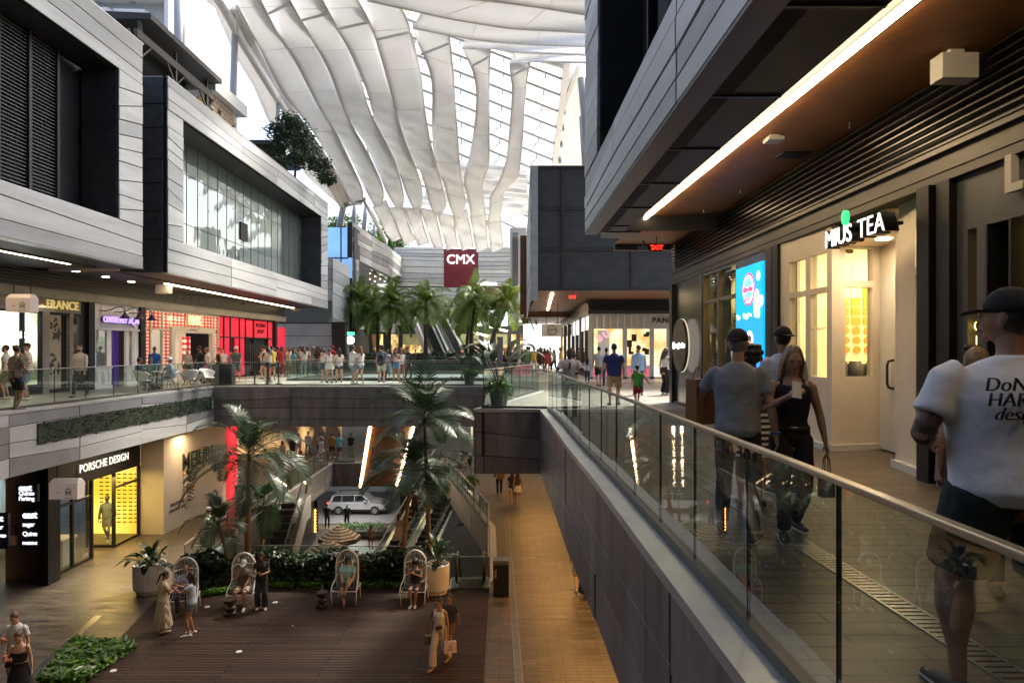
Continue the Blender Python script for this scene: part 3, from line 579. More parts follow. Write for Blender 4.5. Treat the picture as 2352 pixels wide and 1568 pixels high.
# ---- dark shop at the near end
d_ = empty('dark_shop', (0, 0, 0), 0, 'dark grey storefront nearest the camera with a pale serif L sign', 'shop')
o = MB(); sbox(o, SR, -3, 7.86, -.3, -.04, 2.95, 3.57); sbox(o, SR, 7.68, 7.86, -.3, -.04, 0, 2.95); sbox(o, SR, 7.38, 7.53, -.3, -.04, 0, 2.95); sbox(o, SR, -3, 6.84, -.3, -.04, 0, 2.95); o.build('wall', mat('slate_panel', (.085, .09, .095), .5, .1, noise_s=2, noise_a=.15), d_)
o = MB(); sbox(o, SR, 7.53, 7.68, -.2, -.18, 0.3, 2.9); sbox(o, SR, 6.84, 7.02, -.2, -.18, 0.3, 2.9); o.build('window', M['glass_clear'], d_)
o = MB(); sbox(o, SR, 7.0, 7.37, -.5, -.24, 0, 2.95); sbox(o, SR, 7.34, 7.37, -.24, -.02, 0, 2.95); sbox(o, SR, 7.0, 7.03, -.24, -.02, 0, 2.95); sbox(o, SR, 7.03, 7.34, -.22, -.05, 0, .3); o.build('window_frame', M['black'], d_)
o = MB(); sbox(o, SR, 6.3, 7.8, -.75, -.7, 0, 3.4); o.build('interior', grad_emit('dark_in', (.35, .18, .04), (1, .66, .22), .8, .55, (1, 1, .5), (.40, .62)), d_)
sign_letters(d_, SR, 'L', 6.86, .03, 3.36, .50, mat('serif_letter', (.5, .49, .46), .5), 1, ext=.04, bold=.02)
sign_letters(d_, SR, 'O', 7.60, -.10, 1.86, .16, emit('neon_orange', (1, .62, .12), 4), 1, ext=.004, bold=-.005)
sign_letters(d_, SR, 'F', 7.60, -.10, 1.70, .16, emit('neon_orange2', (1, .62, .12), 4), 1, ext=.004, bold=-.005)
# ---- fittings on the wood soffit, each hung separately
def fitting(name, label, cat, build, mats, group=None):
    o = MB(); build(o); ob = o.build(name, mats, bevel=.008); return tag(ob, label, cat, group)
fitting('emergency_light', 'large white box fixture hanging from the wood soffit at the upper right', 'light', lambda o: (o.box(4.54, 7.2, 4.47, 4.93, 7.42, 4.74), o.box(4.66, 7.26, 4.74, 4.82, 7.36, 4.8)), [M['offwhite']])
fitting('speaker_box', 'small flat grey fixture on the wood soffit over the walkway', 'fixture', lambda o: (o.box(3.80, 10.1, 4.71, 4.04, 10.35, 4.77), o.box(3.85, 10.15, 4.765, 3.99, 10.3, 4.81)), [M['clad_b']])
for y, x in ((11.2, 4.62), (17.2, 4.5)): fitting('ceiling_vent', 'dark flat vent set in the wood soffit '+('nearer' if y < 12 else 'farther from')+' the camera', 'vent', lambda o: o.box(x-.24, y-.17, 4.78, x+.24, y+.17, 4.803), [M['dark']])
for i, (x, y) in enumerate(((4.75, 9.6), (4.55, 13.6), (4.35, 15.5))): fitting('sprinkler', ('sprinkler head nearest the tea shop sign', 'middle sprinkler head on the wood soffit', 'sprinkler head farthest along the wood soffit')[i], 'sprinkler', lambda o: (o.tube([(x, y, 4.80), (x, y, 4.72)], .012), o.lathe([(.03, 0), (.035, .012)], (x, y, 4.71), 10)), [M['steel']], 'sprinklers')
def exit_sign(p, w_, label, glow=1.4, body=(.05, .01, .01)):
    e = empty('exit_sign', p, 0, label, 'exit sign', 'exit signs'); h = w_*.62
    o = MB(); o.box(-w_/2, 0, -h/2, w_/2, .05, h/2); o.build('housing', mat('exit_housing', body, .4), e)
    o = MB(); o.tube([(0, .03, h/2), (0, .03, h/2+.25)], .015); o.build('stem', M['dark'], e)
    tx = text('EXIT', (0, -.006, 0), w_*.50, emit('exit_red', (1, .02, .01), glow), (R(90), 0, 0), .006, parent=e, bold=.004); tx.name = 'lettering'
exit_sign(at(1508, 569, 19.2), .36, 'red lit exit sign on black housing at the end of the wood soffit')
exit_sign(at(1315, 682, 33.5), .34, 'pale exit sign under the grey louvred block', 1.6, (.5, .40, .36))
fitting('security_camera', 'small dark camera on bracket left of the red exit sign', 'camera', lambda o: (o.tube([at(1478, 552, 19), at(1478, 570, 19)], .03), o.bar(at(1468, 570, 19.1), at(1492, 570, 18.7), .14, .12)), [M['dark']])
# ---------------------------------------------------------------- grey louvred block farther along, and the jeweller under it
k = empty('louvred_block', (0, 0, 0), 0, 'dark grey louvred upper storey between the canopy and the jewellery shop', 'building')
o = MB(); o.box(1.25, 32.0, 4.42, 14, 50, 10.1); o.build('wall', M['slat_grey'], k)
o = MB()
for px in (1293, 1452, 1700): x = xat(px, 31.95); o.box(x-.07, 31.93, 4.45, x+.07, 31.99, 10.1)
for py in (479, 573): z = zat(py, 31.95); o.box(1.26, 31.94, z-.05, 14, 31.985, z+.05)
o.box(1.2, 31.9, 4.36, 14, 32.1, 4.46); o.box(1.2, 31.9, 10.1, 14, 32.1, 10.2); o.box(1.2, 31.92, 4.46, 1.3, 31.98, 10.1); o.build('frame', M['beam'], k)
o = MB(); clad(o, [(1.1, 50), (.9, 31.7), (1.2, 31.7)], 3.9, 10.15, 13, 12, .04, .03, 41, .3, (0, 1)); o.box(.9, 31.65, 3.9, 1.2, 32, 10.1, 1); o.build('cladding', lt, k)
o = MB(); o.box(1.25, 32.1, 4.36, 14, 50, 4.41); o.build('wood_soffit', M['wood'], k)
o = MB(); o.bar((1.95, 33, 4.33), (2.45, 47, 4.33), .12, .04); o.build('light_strip', M['warm_strip'], k)
j = empty('jewellery_shop', (0, 0, 0), 0, 'white fronted jewellery shop with pink base panels and black lettering', 'shop')
JY = 38.0
o = MB()
for i in range(6): o.box(4.25-.04*i, JY-.25-.03*i, 3.78+.1*i, 14, JY, 3.82+.1*i)
o.build('louvre', mat('louvre_j', (.06, .06, .062), .45, .4), j)
o = MB(); o.box(4.4, JY-.02, 3.72, 14, JY+.4, 4.40); o.box(4.3, 38.2, 3.72, 4.6, 62, 4.4); o.build('louvre_backing', M['black'], j)
o = MB(); o.box(4.2, JY-.3, 3.60, 14, JY+.1, 3.76); o.box(4.2, JY+.1, 3.6, 4.4, 62, 3.76); o.build('beam', M['beam'], j)
o = MB()
for i in range(26): o.box(4.36+i*.38, JY-.05, 2.84, 4.36+i*.38+.365, JY+.02, 3.60)
o.build('sign_band', M['offwhite'], j)
o = MB(); o.box(4.35, JY+.03, 0, 4.5, JY+.2, 3.6); o.box(4.36, JY-.04, 2.76, 14, JY+.08, 2.84)
for px in (1356, 1435, 1497, 1536, 1600): x = xat(px, JY); o.box(x-.12, JY-.04, 0, x+.12, JY+.06, 2.76)
o.box(4.36, JY-.04, 0, 14, JY+.04, .1); o.box(4.36, JY-.03, .62, xat(1500, JY), JY+.04, .72); o.build('frame', M['white'], j)
o = MB(); o.box(4.5, JY, .1, xat(1500, JY), JY+.03, .62); o.build('base_panel', M['pink'], j)
o = MB(); o.box(4.4, JY+.01, .72, 14, JY+.025, 2.76); o.build('window', M['glass_clear'], j)
o = MB(); o.box(4.5, JY+.9, 0.05, 14, JY+1, 3.5); o.build('interior', grad_emit('jewel_in', (.85, .40, .10), (1, .82, .55), .6, .95), j)
o = MB()
rj = random.Random(4)
for i in range(9):
    x = xat(1438, JY)+rj.uniform(0, 1.3); z = rj.uniform(1.2, 2.6); o.box(x, JY+.5+.01*i, z, x+rj.uniform(.1, .35), JY+.505+.01*i, z+rj.uniform(.1, .45))
o.build('poster', mat('poster_dark', (.05, .03, .025), .6), j)
o = MB(); o.box(xat(1375, JY), JY+.4, 1.1, xat(1402, JY), JY+.42, 2.7); po = o.build('poster', mat('poster_pale', (.5, .45, .42), .6, emis=(.5, .42, .38), es=.3), j)
o = text('B U', (xat(1388, JY), JY+.38, 2.35), .5, emit('pink_letter', (.85, .35, .45), .6), (R(90), R(-30), 0), .004, parent=po, bold=.03); o.name = 'lettering'
text('PANDORA', (xat(1492, JY)+1.25, JY-.08, 3.22), .44, mat('sign_text_black', (.01, .01, .01), .4), (R(90), 0, 0), .02, parent=j, bold=.004, space=1.12).name = 'lettering'
# receding side of that row: panes, posts, pale signs
rowm = empty('far_shop_row', (0, 0, 0), 0, 'receding row of lit storefronts beyond the jewellery shop', 'building')
o = MB(); o.box(5.2, 38.5, 0, 5.3, 60, 3.6); o.build('interior', grad_emit('row_in', (.30, .18, .08), (1, .9, .75), .5, 1.0, (1, .5, 1)), rowm)
o = MB(); 
for y in (38.4, 40.6, 43.2, 43.9, 46.5, 49.5, 53, 57): o.box(4.34, y, 0, 4.6, y+.22, 3.6)
o.box(4.36, 38.4, 0, 4.5, 60, .35); o.build('column', M['dark2'], rowm)
o = MB(); o.box(4.38, 38.6, 2.75, 4.44, 43, 3.55); o.box(4.38, 44.2, 2.6, 4.44, 49.3, 3.55); o.build('sign_band', mat('band_lit', (.8, .8, .8), .5, emis=(1, 1, 1), es=.35), rowm)
o = MB(); o.box(4.44, 38.5, .35, 4.46, 60, 2.7); o.build('window', M['glass_clear'], rowm)
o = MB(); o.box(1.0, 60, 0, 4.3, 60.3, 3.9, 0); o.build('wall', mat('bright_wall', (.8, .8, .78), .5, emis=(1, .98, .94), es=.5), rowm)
o = MB(); o.box(.9, 50.3, 4.0, 9, 60, 4.2); o.box(.6, 50.2, 4.2, 9, 50.5, 10); o.build('soffit', M['wood'], rowm)
at_ = empty('atm_sign', (0, 0, 0), 0, 'small cream hanging sign reading ATM beside the far shop row', 'sign')
o = MB(); p = at(1268, 758, 36.5); o.box(p.x-.55, 36.5, p.z-.33, p.x+.55, 36.6, p.z+.33); o.build('panel', M['offwhite'], at_, bevel=.01)
text('ATM', (p.x, 36.48, p.z), .22, M['black'], (R(90), 0, 0), .004, parent=at_).name = 'lettering'
o = MB(); o.tube([(p.x+.25*math.cos(k_*math.pi/16), 36.49, p.z+.25*math.sin(k_*math.pi/16)) for k_ in range(33)], .018, 6); o.build('ring', M['dark2'], at_)
o = MB(); o.tube([(p.x-.3, 36.55, p.z+.33), (p.x-.3, 36.55, 4.1)], .02); o.tube([(p.x+.3, 36.55, p.z+.33), (p.x+.3, 36.55, 4.1)], .02); o.build('rod', M['dark'], at_)

for (loc, en, col, sz) in (((5.5, 10.2, 3.2), 9, (1, .74, .45), .15), ((4.2, 9.5, 4.6), 22, (1, .70, .40), 1.0), ((4.2, 14.5, 4.6), 12, (1, .70, .40), 1.0)):  # added lamps repeat the porch downlight and strip glow on the cream front
    l = bpy.data.lights.new('ceiling_or_fill_lamp', 'AREA'); l.energy = en; l.color = col; l.size = sz; lo = bpy.data.objects.new('ceiling_or_fill_lamp', l); link(lo); lo.location = loc
# ---------------------------------------------------------------- left upper blocks
ROTL = (R(90), 0, R(90)-math.atan(.0728))
def lbox(name, label, X, y0, y1, z0, z1, oy0, oy1, oz0, oz1, depth, seed):
    e = empty(name, (0, 0, 0), 0, label, 'building')
    o = MB(); o.box(X-.12, y0, z0, X-.02, y1, oz0); o.box(X-.12, y0, oz1, X-.02, y1, z1); o.box(X-.12, y0, oz0, X-.02, oy0, oz1); o.box(X-.12, oy1, oz0, X-.02, y1, oz1); o.build('backing', M['joint'], e)
    o = MB(); rows0 = max(3, int((oz0-z0)/.42)); rows1 = max(3, int((z1-oz1)/.45))
    clad(o, [(X, y0), (X, y1)], z0, oz0, rows0, 5.5, .05, .025, seed, .35, (0, 0, 1)); clad(o, [(X, y0), (X, y1)], oz1, z1, rows1, 5.5, .05, .025, seed+1, .35, (0, 0, 1))
    if oy0 > y0: clad(o, [(X, y0), (X, oy0)], oz0, oz1, 9, 9, .05, .03, seed+2, .4, (0, 0, 1))
    clad(o, [(X, oy1), (X, y1)], oz0, oz1, 10, 9, .05, .03, seed+3, .4, (0, 0, 1)); o.build('cladding', lt, e, bevel=.008)
    o = MB(); o.box(X-depth, oy1-.02, oz0, X-.03, oy1+.05, oz1); o.build('window_reveal', M['concrete'], e)
    if oy0 > y0: o = MB(); o.box(X-depth, oy0-.05, oz0, X-.03, oy0, oz1); o.build('window_reveal', M['concrete'], e)
    o = MB(); o.box(X-depth, y0+.05, oz1-.02, X-.12, oy1, oz1+.05); o.build('window_head', M['dark2'], e)
    o = MB(); o.box(X-depth, y0+.05, oz0-.05, X+.02, oy1, oz0+.012); o.build('window_sill', M['coping'], e)
    o = MB(); o.box(X-9, y0+.02, z0+.02, X-depth-.1, y1, z1-.05); o.box(X-depth-.1, y0+.02, z0+.02, X-.13, y1, oz0-.06); o.box(X-depth-.1, oy1+.06, oz0, X-.13, y1, oz1); o.build('wall', M['dark2'], e)
    o = MB(); o.box(X-9, y0, z1-.05, X+.06, y1+.05, z1); o.box(X-.2, y0, z0-.03, X+.06, y1, z0); o.build('trim', M['coping'], e)
    return e
b1 = lbox('upper_building', 'pale panelled box with dark louvred recess at the far upper left', -12.7, 6, 23.4, 4.4, 12.1, 6, 21.98, 5.8, 10.65, 1.15, 51)
o = MB(); o.box(-13.86, 6, 5.8, -13.80, 20.6, 10.65); o.build('louvre', mat('louvre_left', (.05, .05, .05), .5), b1)
o = MB()
z = 5.85
while z < 10.6:
    o.hexa([(-13.79, 6, z), (-13.70, 6, z-.05), (-13.70, 20.5, z-.05), (-13.79, 20.5, z)], [(-13.79, 6, z+.015), (-13.70, 6, z-.035), (-13.70, 20.5, z-.035), (-13.79, 20.5, z+.015)]); z += .105
o.build('louvre', mat('louvre_fin', (.20, .20, .20), .5, .4), b1)
o = MB()
for y in (20.55, 19.35, 18.15, 16.5): o.box(-13.85, y-.06, 5.8, -13.64, y+.06, 10.65)
o.build('mullion', M['dark2'], b1)
b2 = lbox('upper_building', 'long pale panelled box with wide reflective window band left of the canopy', -12.5, 24.7, 46.2, 4.4, 11.5, 25.9, 44.6, 5.65, 10.3, 1.3, 61)
o = MB(); clad(o, [(-20, 24.68), (-12.6, 24.68)], 4.4, 11.45, 7, 9, .03, .03, 66, .2, (0,)); o.build('end_cladding', mat('perf_end', (.10, .103, .108), .6, .2, noise_s=3, noise_a=.3), b2)
o = MB(); o.box(-13.84, 25.9, 5.65, -13.80, 44.6, 10.3)
wg = bpy.data.materials.new('facade_glass'); wg.use_nodes = True; n_ = wg.node_tree; pb = n_.nodes['Principled BSDF']
pb.inputs['Base Color'].default_value = (.07, .10, .09, 1); pb.inputs['Roughness'].default_value = .03; pb.inputs['Specular IOR Level'].default_value = 1.0; pb.inputs['Metallic'].default_value = .55
pb.inputs['Base Color'].default_value = (.36, .42, .39, 1)
tc = n_.nodes.new('ShaderNodeTexCoord'); mp = n_.nodes.new('ShaderNodeMapping'); mp.inputs['Scale'].default_value = (1, .5, .35); n_.links.new(tc.outputs['Object'], mp.inputs[0])
tn = n_.nodes.new('ShaderNodeTexNoise'); tn.inputs['Scale'].default_value = 1.6; tn.inputs['Detail'].default_value = 2; n_.links.new(mp.outputs[0], tn.inputs[0])
bp = n_.nodes.new('ShaderNodeBump'); bp.inputs['Strength'].default_value = .25; bp.inputs['Distance'].default_value = .05; n_.links.new(tn.outputs[0], bp.inputs['Height']); n_.links.new(bp.outputs[0], pb.inputs['Normal'])
M['facade_glass'] = wg
o.build('window', wg, b2)
o = MB()
for i in range(18): y = 26.9+i*1.02; o.box(-13.80, y-.012, 5.65, -13.785, y+.012, 10.3)
o.box(-13.80, 25.9, 6.9, -13.78, 44.6, 6.915); o.box(-13.80, 25.9, 9.0, -13.78, 44.6, 9.015); o.build('mullion', M['dark2'], b2)
o = MB(); o.box(-13.79, 34.6, 7.2, -13.74, 35.5, 8.1); o.build('vent', M['slat_dark'], b2)
# wood soffits with light strips, downlights
def lsoffit(label, y0, y1, strips, seed):
    e = empty('wood_soffit', (0, 0, 0), 0, label, 'soffit')
    o = MB(); o.box(-19.5, y0, 4.46, -13.6, y1, 4.50); o.build('boards', M['wood'], e)
    o = MB(); o.box(-13.6, y0, 4.40, -12.9, y1, 4.46); o.box(-14.35, y0, 4.38, -14.2, y1, 4.455); o.build('edge_trim', M['dark2'], e)
    for a, b_, x in strips: o = MB(); o.box(x-.09, a, 4.40, x+.09, b_, 4.45); o.build('light_strip', M['warm_strip'], e)
    return e
lsoffit('wood soffit with a light strip over the chocolate shop', 6, 23.4, [(6, 22.4, -14.5)], 1)
lsoffit('wood soffit with a long light strip over the red storefronts', 24.7, 46.2, [(29.1, 46, -14.75)], 2)
o = MB(); o.box(-19.5, 23.42, 4.5, -13.2, 24.68, 4.6); tag(o.build('ceiling', M['dark2']), kind='structure')
for i, (px, py, y) in enumerate(((174, 621, 24.5), (243, 634, 26.4), (302, 645, 28.3))):
    e = empty('downlight', (xat(px, y), y, 4.455), 0, ('downlight nearest the elevator sign on the left soffit', 'middle one of the three small downlights on the left soffit', 'downlight closest to the long light strip on the left soffit')[i], 'downlight', 'downlights on the left soffit')
    o = MB(); disc(o, (0, 0, 0), .13, 16, (1, 0, 0), (0, 1, 0), (0, 0, -1), .05); o.build('lens', emit('downlight_lens', (1, .7, .35), 12), e)
    o = MB(); o.lathe([(.16, 0), (.16, .03), (.14, .03)], (0, 0, -.035), 16); o.build('rim', M['dark2'], e)
# ---------------------------------------------------------------- left shop row
row = empty('shop_row', (0, 0, 0), 0, 'row of storefronts on the left side under dark louvres', 'building')
U0, U1 = 14.0, 46.6
o = MB(); sbox(o, SL, U0, U1, -4, -3.8, 0, 4.4); sbox(o, SL, U0, 22.6, -.3, 0, 0, 3.7); o.build('wall', M['dark2'], row)
o = MB()
for q in range(6): sbox(o, SL, U0, U1, .02, .08+.05*q, 3.88+q*.10, 3.88+q*.10+.035)
o.build('louvre', mat('louvre_l', (.05, .048, .044), .4, .3), row)
o = MB(); sbox(o, SL, U0, U1, -.4, .01, 3.7, 4.45); o.build('louvre_backing', M['black'], row)
o = MB(); sbox(o, SL, U0, U1, -.3, .14, 3.50, 3.78); sbox(o, SL, U0, U1, -.3, .18, 3.785, 3.83); o.build('steel_beam', mat('beam_l', (.24, .23, .21), .45, .3, noise_s=1.5, noise_a=.2), row)
uc = {k: UL(k) for k in (0, 17, 96, 111, 143, 158, 166, 182, 200, 209, 221, 246, 256, 290, 295, 303, 322, 329, 345, 374, 390, 490, 502, 563, 617, 630, 650)}
for a in (198, 318, 628):
    o = MB(); sbox(o, SL, UL(a), UL(a)+.34, -.3, .12, 0, 3.5); o.build('column', M['dark'], row)
# chocolate / ice cream shop
c1 = empty('chocolate_shop', (0, 0, 0), 0, 'taupe storefront with gilded serif letters and floral door poster', 'shop')
taupe = mat('taupe', (.26, .23, .20), .6, noise_s=2, noise_a=.12)
o = MB()
for q in range(5): sbox(o, SL, 22.0, uc[182], -.1, .06+(q % 2)*.01, 3.0+q*.105, 3.095+q*.105)
o.build('sign_board', taupe, c1)
for a, b_ in ((96, 111), (158, 166)):
    o = MB()
    for q in range(14): sbox(o, SL, UL(a), UL(b_), -.1, .04+(q % 2)*.012, q*.215, q*.215+.205)
    o.build('pilaster', taupe, c1)
o = MB(); sbox(o, SL, UL(92), UL(96), -.1, .02, 0, 3.0); sbox(o, SL, UL(50), UL(56), -.1, .02, 0, 3.0); sbox(o, SL, 22, UL(96), -.1, .04, 0, .35); sbox(o, SL, UL(143), UL(158), -.2, -.1, 0, 3.0); sbox(o, SL, UL(182), UL(198), -.1, .0, 0, 3.5); sbox(o, SL, UL(111), UL(158), -.1, .03, 0, .12); sbox(o, SL, 22, uc[182], -.1, .01, 2.92, 3.0); o.build('frame', M['dark'], c1)
o = MB(); sbox(o, SL, 22, UL(92), -.06, -.04, .35, 2.95); o.build('window', M['glass_clear'], c1); o = MB(); sbox(o, SL, UL(166), UL(182), -.06, -.04, .35, 2.95); o.build('window', M['glass_clear'], c1)
o = MB(); sbox(o, SL, 22, 26.9, -1.6, -1.5, 0, 3.3); o.build('interior', grad_emit('gelato_in', (.10, .09, .05), (.85, .78, .58), .8, .55, (1, .6, 1), (.40, .58)), c1)
o = MB(); sbox(o, SL, UL(111), UL(143), -.09, -.05, .15, 2.9); po = o.build('poster', mat('poster_tan', (.40, .33, .24), .7, noise_s=3, noise_a=.1), c1)
rp = random.Random(3)
o = MB()
for zb in (.7, 2.0):
    for q in range(16):
        uu = UL(111)+.1+rp.uniform(0, .55)*(UL(143)-UL(111)); zz = zb+q*.05+rp.uniform(-.05, .05); disc(o, SL(uu, -.048, zz), rp.uniform(.04, .075), 8, (.0728, 1, 0), (0, 0, 1), (1, 0, 0), .006)
    uu = UL(137); o.f.append(tuple(range(len(o.v), len(o.v)+4))); o.v += [tuple(SL(uu, -.045, zb-.1)), tuple(SL(uu+.12, -.045, zb+.2)), tuple(SL(uu+.02, -.045, zb+.5)), tuple(SL(uu-.1, -.045, zb+.15))]; o.m.append(0)
o.build('poster_pattern', mat('choc', (.05, .03, .02), .5), po)
gold = mat('gilt', (.62, .48, .18), .3, .6, emis=(.6, .45, .15), es=.25)
text('ROY - FRANCE', SL(UL(106), .14, 3.26), .46, gold, ROTL, .02, parent=c1, bold=.004, sx=.98).name = 'lettering'
text('Gelato', SL(UL(33), -.02, 2.15), .42, emit('neon_white', (1, 1, 1), 5), ROTL, .01, parent=c1, shear=.35, bold=.008).name = 'neon_lettering'
o = MB(); o.tube([SL(UL(70)+.14*math.cos(a), -.02, 2.62+.3*math.sin(a)) for a in [math.pi*.7+k*.3 for k in range(12)]], .028); o.build('neon_ring', emit('neon_blue', (.05, .5, 1), 5), c1)
# acai shop
c2 = empty('acai_shop', (0, 0, 0), 0, 'white panelled storefront with purple gooseneck lamps and purple lettering', 'shop')
wh = mat('white_panel', (.90, .89, .87), .45, noise_s=2, noise_a=.05)
a0, a1 = UL(211), UL(317)
o = MB()
def rect(o, u0, u1, z0, z1, v0=-.1, v1=0.0): sbox(o, SL, u0, u1, v0, v1, z0, z1)
rect(o, a0, a1, 2.45, 3.5); rect(o, a0, UL(221), 0, 2.45); rect(o, UL(221), UL(246), 0, .85); rect(o, UL(246), UL(256), 0, 2.45); rect(o, UL(290), UL(296), 0, 2.45); rect(o, UL(296), UL(304), 0, .85); rect(o, UL(304), a1, 0, 2.45)
o.build('wall', wh, c2)
o = MB()
for (p0, p1, z0, z1) in ((213, 230, 2.55, 3.4), (232, 305, 2.55, 3.05), (232, 305, 3.12, 3.42), (307, 316, 2.55, 3.4), (213, 220, .2, .75), (222, 236, .15, .75), (238, 250, .15, .75), (291, 303, .15, .75), (306, 316, .15, .75), (213, 219, .95, 2.35), (307, 316, .95, 2.35)):
    u0_, u1_ = UL(p0), UL(p1)
    for (q0, q1, y0_, y1_) in ((u0_, u1_, z0, z0+.035), (u0_, u1_, z1-.035, z1), (u0_, u0_+.035, z0+.036, z1-.036), (u1_-.035, u1_, z0+.036, z1-.036)): sbox(o, SL, q0, q1, .001, .035, y0_, y1_)
sbox(o, SL, a0, a1, .001, .09, 2.42, 2.5); sbox(o, SL, a0, UL(256), .001, .06, .84, .92); sbox(o, SL, UL(290), a1, .001, .06, .84, .92); sbox(o, SL, a0, UL(256), .001, .05, 0, .12); sbox(o, SL, UL(290), a1, .001, .05, 0, .12); o.build('moulding', wh, c2)
o = MB(); sbox(o, SL, UL(221), UL(246), -.07, -.05, .9, 2.42); o.build('window', M['facade_glass'], c2); o = MB(); sbox(o, SL, UL(296), UL(304), -.07, -.05, .9, 2.42); o.build('window', M['facade_glass'], c2)
o = MB(); sbox(o, SL, UL(256), UL(274), -1.2, -1.1, 0, 2.5); sbox(o, SL, UL(246), UL(300), -1.25, -1.22, 0, 3); o.build('interior', mat('acai_in', (.10, .07, .06), .6), c2)
o = MB(); sbox(o, SL, UL(276), UL(289), -.9, -.3, 0, 2.42); o.build('door', mat('purple_dark', (.03, .012, .10), .4, emis=(.1, .02, .3), es=.1), c2)
purple = mat('purple', (.045, .02, .10), .35)
for i, px in enumerate((240, 274, 306)):
    u = UL(px); e = empty('gooseneck_lamp', SL(u, .02, 3.16), 0, ('purple gooseneck lamp over the left end of the purple lettering', 'middle purple gooseneck lamp of the three above the purple lettering', 'purple gooseneck lamp next to the polka dot storefront')[i], 'lamp', 'purple gooseneck lamps over the white storefront')
    o = MB(); o.tube([(0, -.3, .05), (.15, -.2, .04), (.28, -.02, .10), (.40, .15, .22), (.52, .30, .24), (.60, .40, .12), (.60, .40, .0)], .022); o.lathe([(.06, 0), (.06, .02)], (0, -.3, .04), 12); o.build('arm', purple, e)
    o = MB(); o.lathe([(.21, -.22), (.19, -.16), (.10, -.08), (.05, .02), (.03, .05)], (.60, .40, -.03), 20); o.build('shade', purple, e, smooth=True)
pl = emit('purple_letter', (.40, .28, .85), .6)
text('OAKBERRY AÇAÍ', SL(UL(268), .22, 2.84), .36, pl, ROTL, .03, parent=c2, bold=.004, sx=.86).name = 'lettering'
text('OAKBERRY AÇAÍ', SL(UL(268)+.03, .14, 2.83), .36, purple, ROTL, .06, parent=c2, bold=.012, sx=.86).name = 'letter_casing'
# polka dot store
c3 = empty('polka_dot_shop', (0, 0, 0), 0, 'storefront covered in red panels with pale polka dots', 'shop')
dots = dots_mat('polka', (.62, .02, .04), (.85, .70, .50), 6.2, .34, .12); dots2 = dots_mat('polka_big', (.70, .01, .04), (.9, .75, .5), 3.4, .34, .25)
o = MB(); p = [(329, 344, 2.62, 3.40), (347, 371, 2.62, 3.40), (375, 389, 2.62, 3.40), (392, 426, 2.76, 3.40), (429, 461, 2.76, 3.40), (464, 490, 2.76, 3.40), (493, 501, 2.62, 3.40), (329, 344, .3, 2.52), (375, 389, .3, 2.52), (493, 501, .3, 2.52)]
for q in p: sbox(o, SL, UL(q[0]), UL(q[1]), -.06, -.02, q[2], q[3])
o.build('dotted_panel', dots, c3)
o = MB(); sbox(o, SL, UL(346), UL(373), -.05, -.03, .3, 2.52); o.build('window', M['glass_clear'], c3)
o = MB(); sbox(o, SL, UL(340), UL(380), -1, -.9, 0, 2.7); o.build('interior', grad_emit('pink_in', (.35, .32, .15), (.85, .8, .5), .8, .6), c3)
o = MB()
for px in (328, 344.5, 372, 389, 491, 501.5): sbox(o, SL, UL(px), UL(px)+.09, -.1, .02, 0, 3.42)
for px in (426.5, 461.5): sbox(o, SL, UL(px), UL(px)+.08, -.1, .02, 2.76, 3.42)
sbox(o, SL, UL(328), UL(502), -.1, .03, 3.42, 3.5); sbox(o, SL, UL(328), UL(391), -.1, .025, 2.53, 2.61); sbox(o, SL, UL(328), UL(391), -.1, .03, 0, .3)
sbox(o, SL, UL(390), UL(491), -.1, .10, 2.45, 2.74); sbox(o, SL, UL(390), UL(398), -.1, .09, 0, 2.45); sbox(o, SL, UL(484), UL(491), -.1, .09, 0, 2.45)
o.build('frame', mat('cream_frame', (.62, .56, .46), .5), c3)
o = MB(); sbox(o, SL, UL(396), UL(486), -1.5, -1.4, 0, 2.6); sbox(o, SL, UL(412), UL(420), -1.4, -.2, 0, 2.45); sbox(o, SL, UL(390), UL(490), -1.5, -.1, 2.5, 2.6); o.build('interior_wall', mat('vestibule', (.50, .40, .32), .6, emis=(.6, .45, .3), es=.25), c3)
o = MB(); sbox(o, SL, UL(458), UL(474), -.9, -.85, .1, 2.3); sbox(o, SL, UL(434), UL(443), -1.38, -1.36, .1, 2.2); o.build('dotted_panel', dots2, c3)
text('PINK', SL(UL(445), .06, 3.08), .62, mat('gilt2', (.75, .62, .32), .4, emis=(.8, .65, .3), es=.5), ROTL, .03, parent=c3, bold=.03, sx=.85).name = 'lettering'
text('VICTORIA SECRET', SL(UL(440), .12, 2.6), .09, M['black'], ROTL, .003, parent=c3).name = 'lettering'
# red lingerie store
c4 = empty('red_shop', (0, 0, 0), 0, 'glowing red storefront with black door recess at the end of the row', 'shop')
o = MB()
for (p0, p1, z0, z1) in ((503, 513, 2.35, 3.45), (515, 528, 2.35, 3.45), (530, 549, 2.35, 3.45), (551, 563, 2.35, 3.45), (565, 581, 2.35, 3.4), (583, 614, 2.35, 3.4), (616, 626, 2.35, 3.4), (503, 513, .1, 2.28), (515, 528, .1, 2.28), (541, 551, .1, 2.28), (553, 562, .1, 2.28), (618, 626, .1, 2.28)):
    sbox(o, SL, UL(p0), UL(p1), -.1, -.02, z0, z1)
sbox(o, SL, UL(633), U1, -.1, .08, .05, 3.1)
o.build('red_panel', M['red'], c4)
o = MB(); sbox(o, SL, UL(502), UL(628), -.25, -.11, 0, 3.5)
for px in (502, 513.5, 528.5, 549.5, 563.5, 582, 614.5, 626): sbox(o, SL, UL(px), UL(px)+.09, -.1, .02, 0, 3.45)
sbox(o, SL, UL(563), UL(618), -.1, .05, 2.28, 2.36); sbox(o, SL, UL(502), UL(628), -.1, .01, 2.28, 2.345); o.build('frame', M['black'], c4)
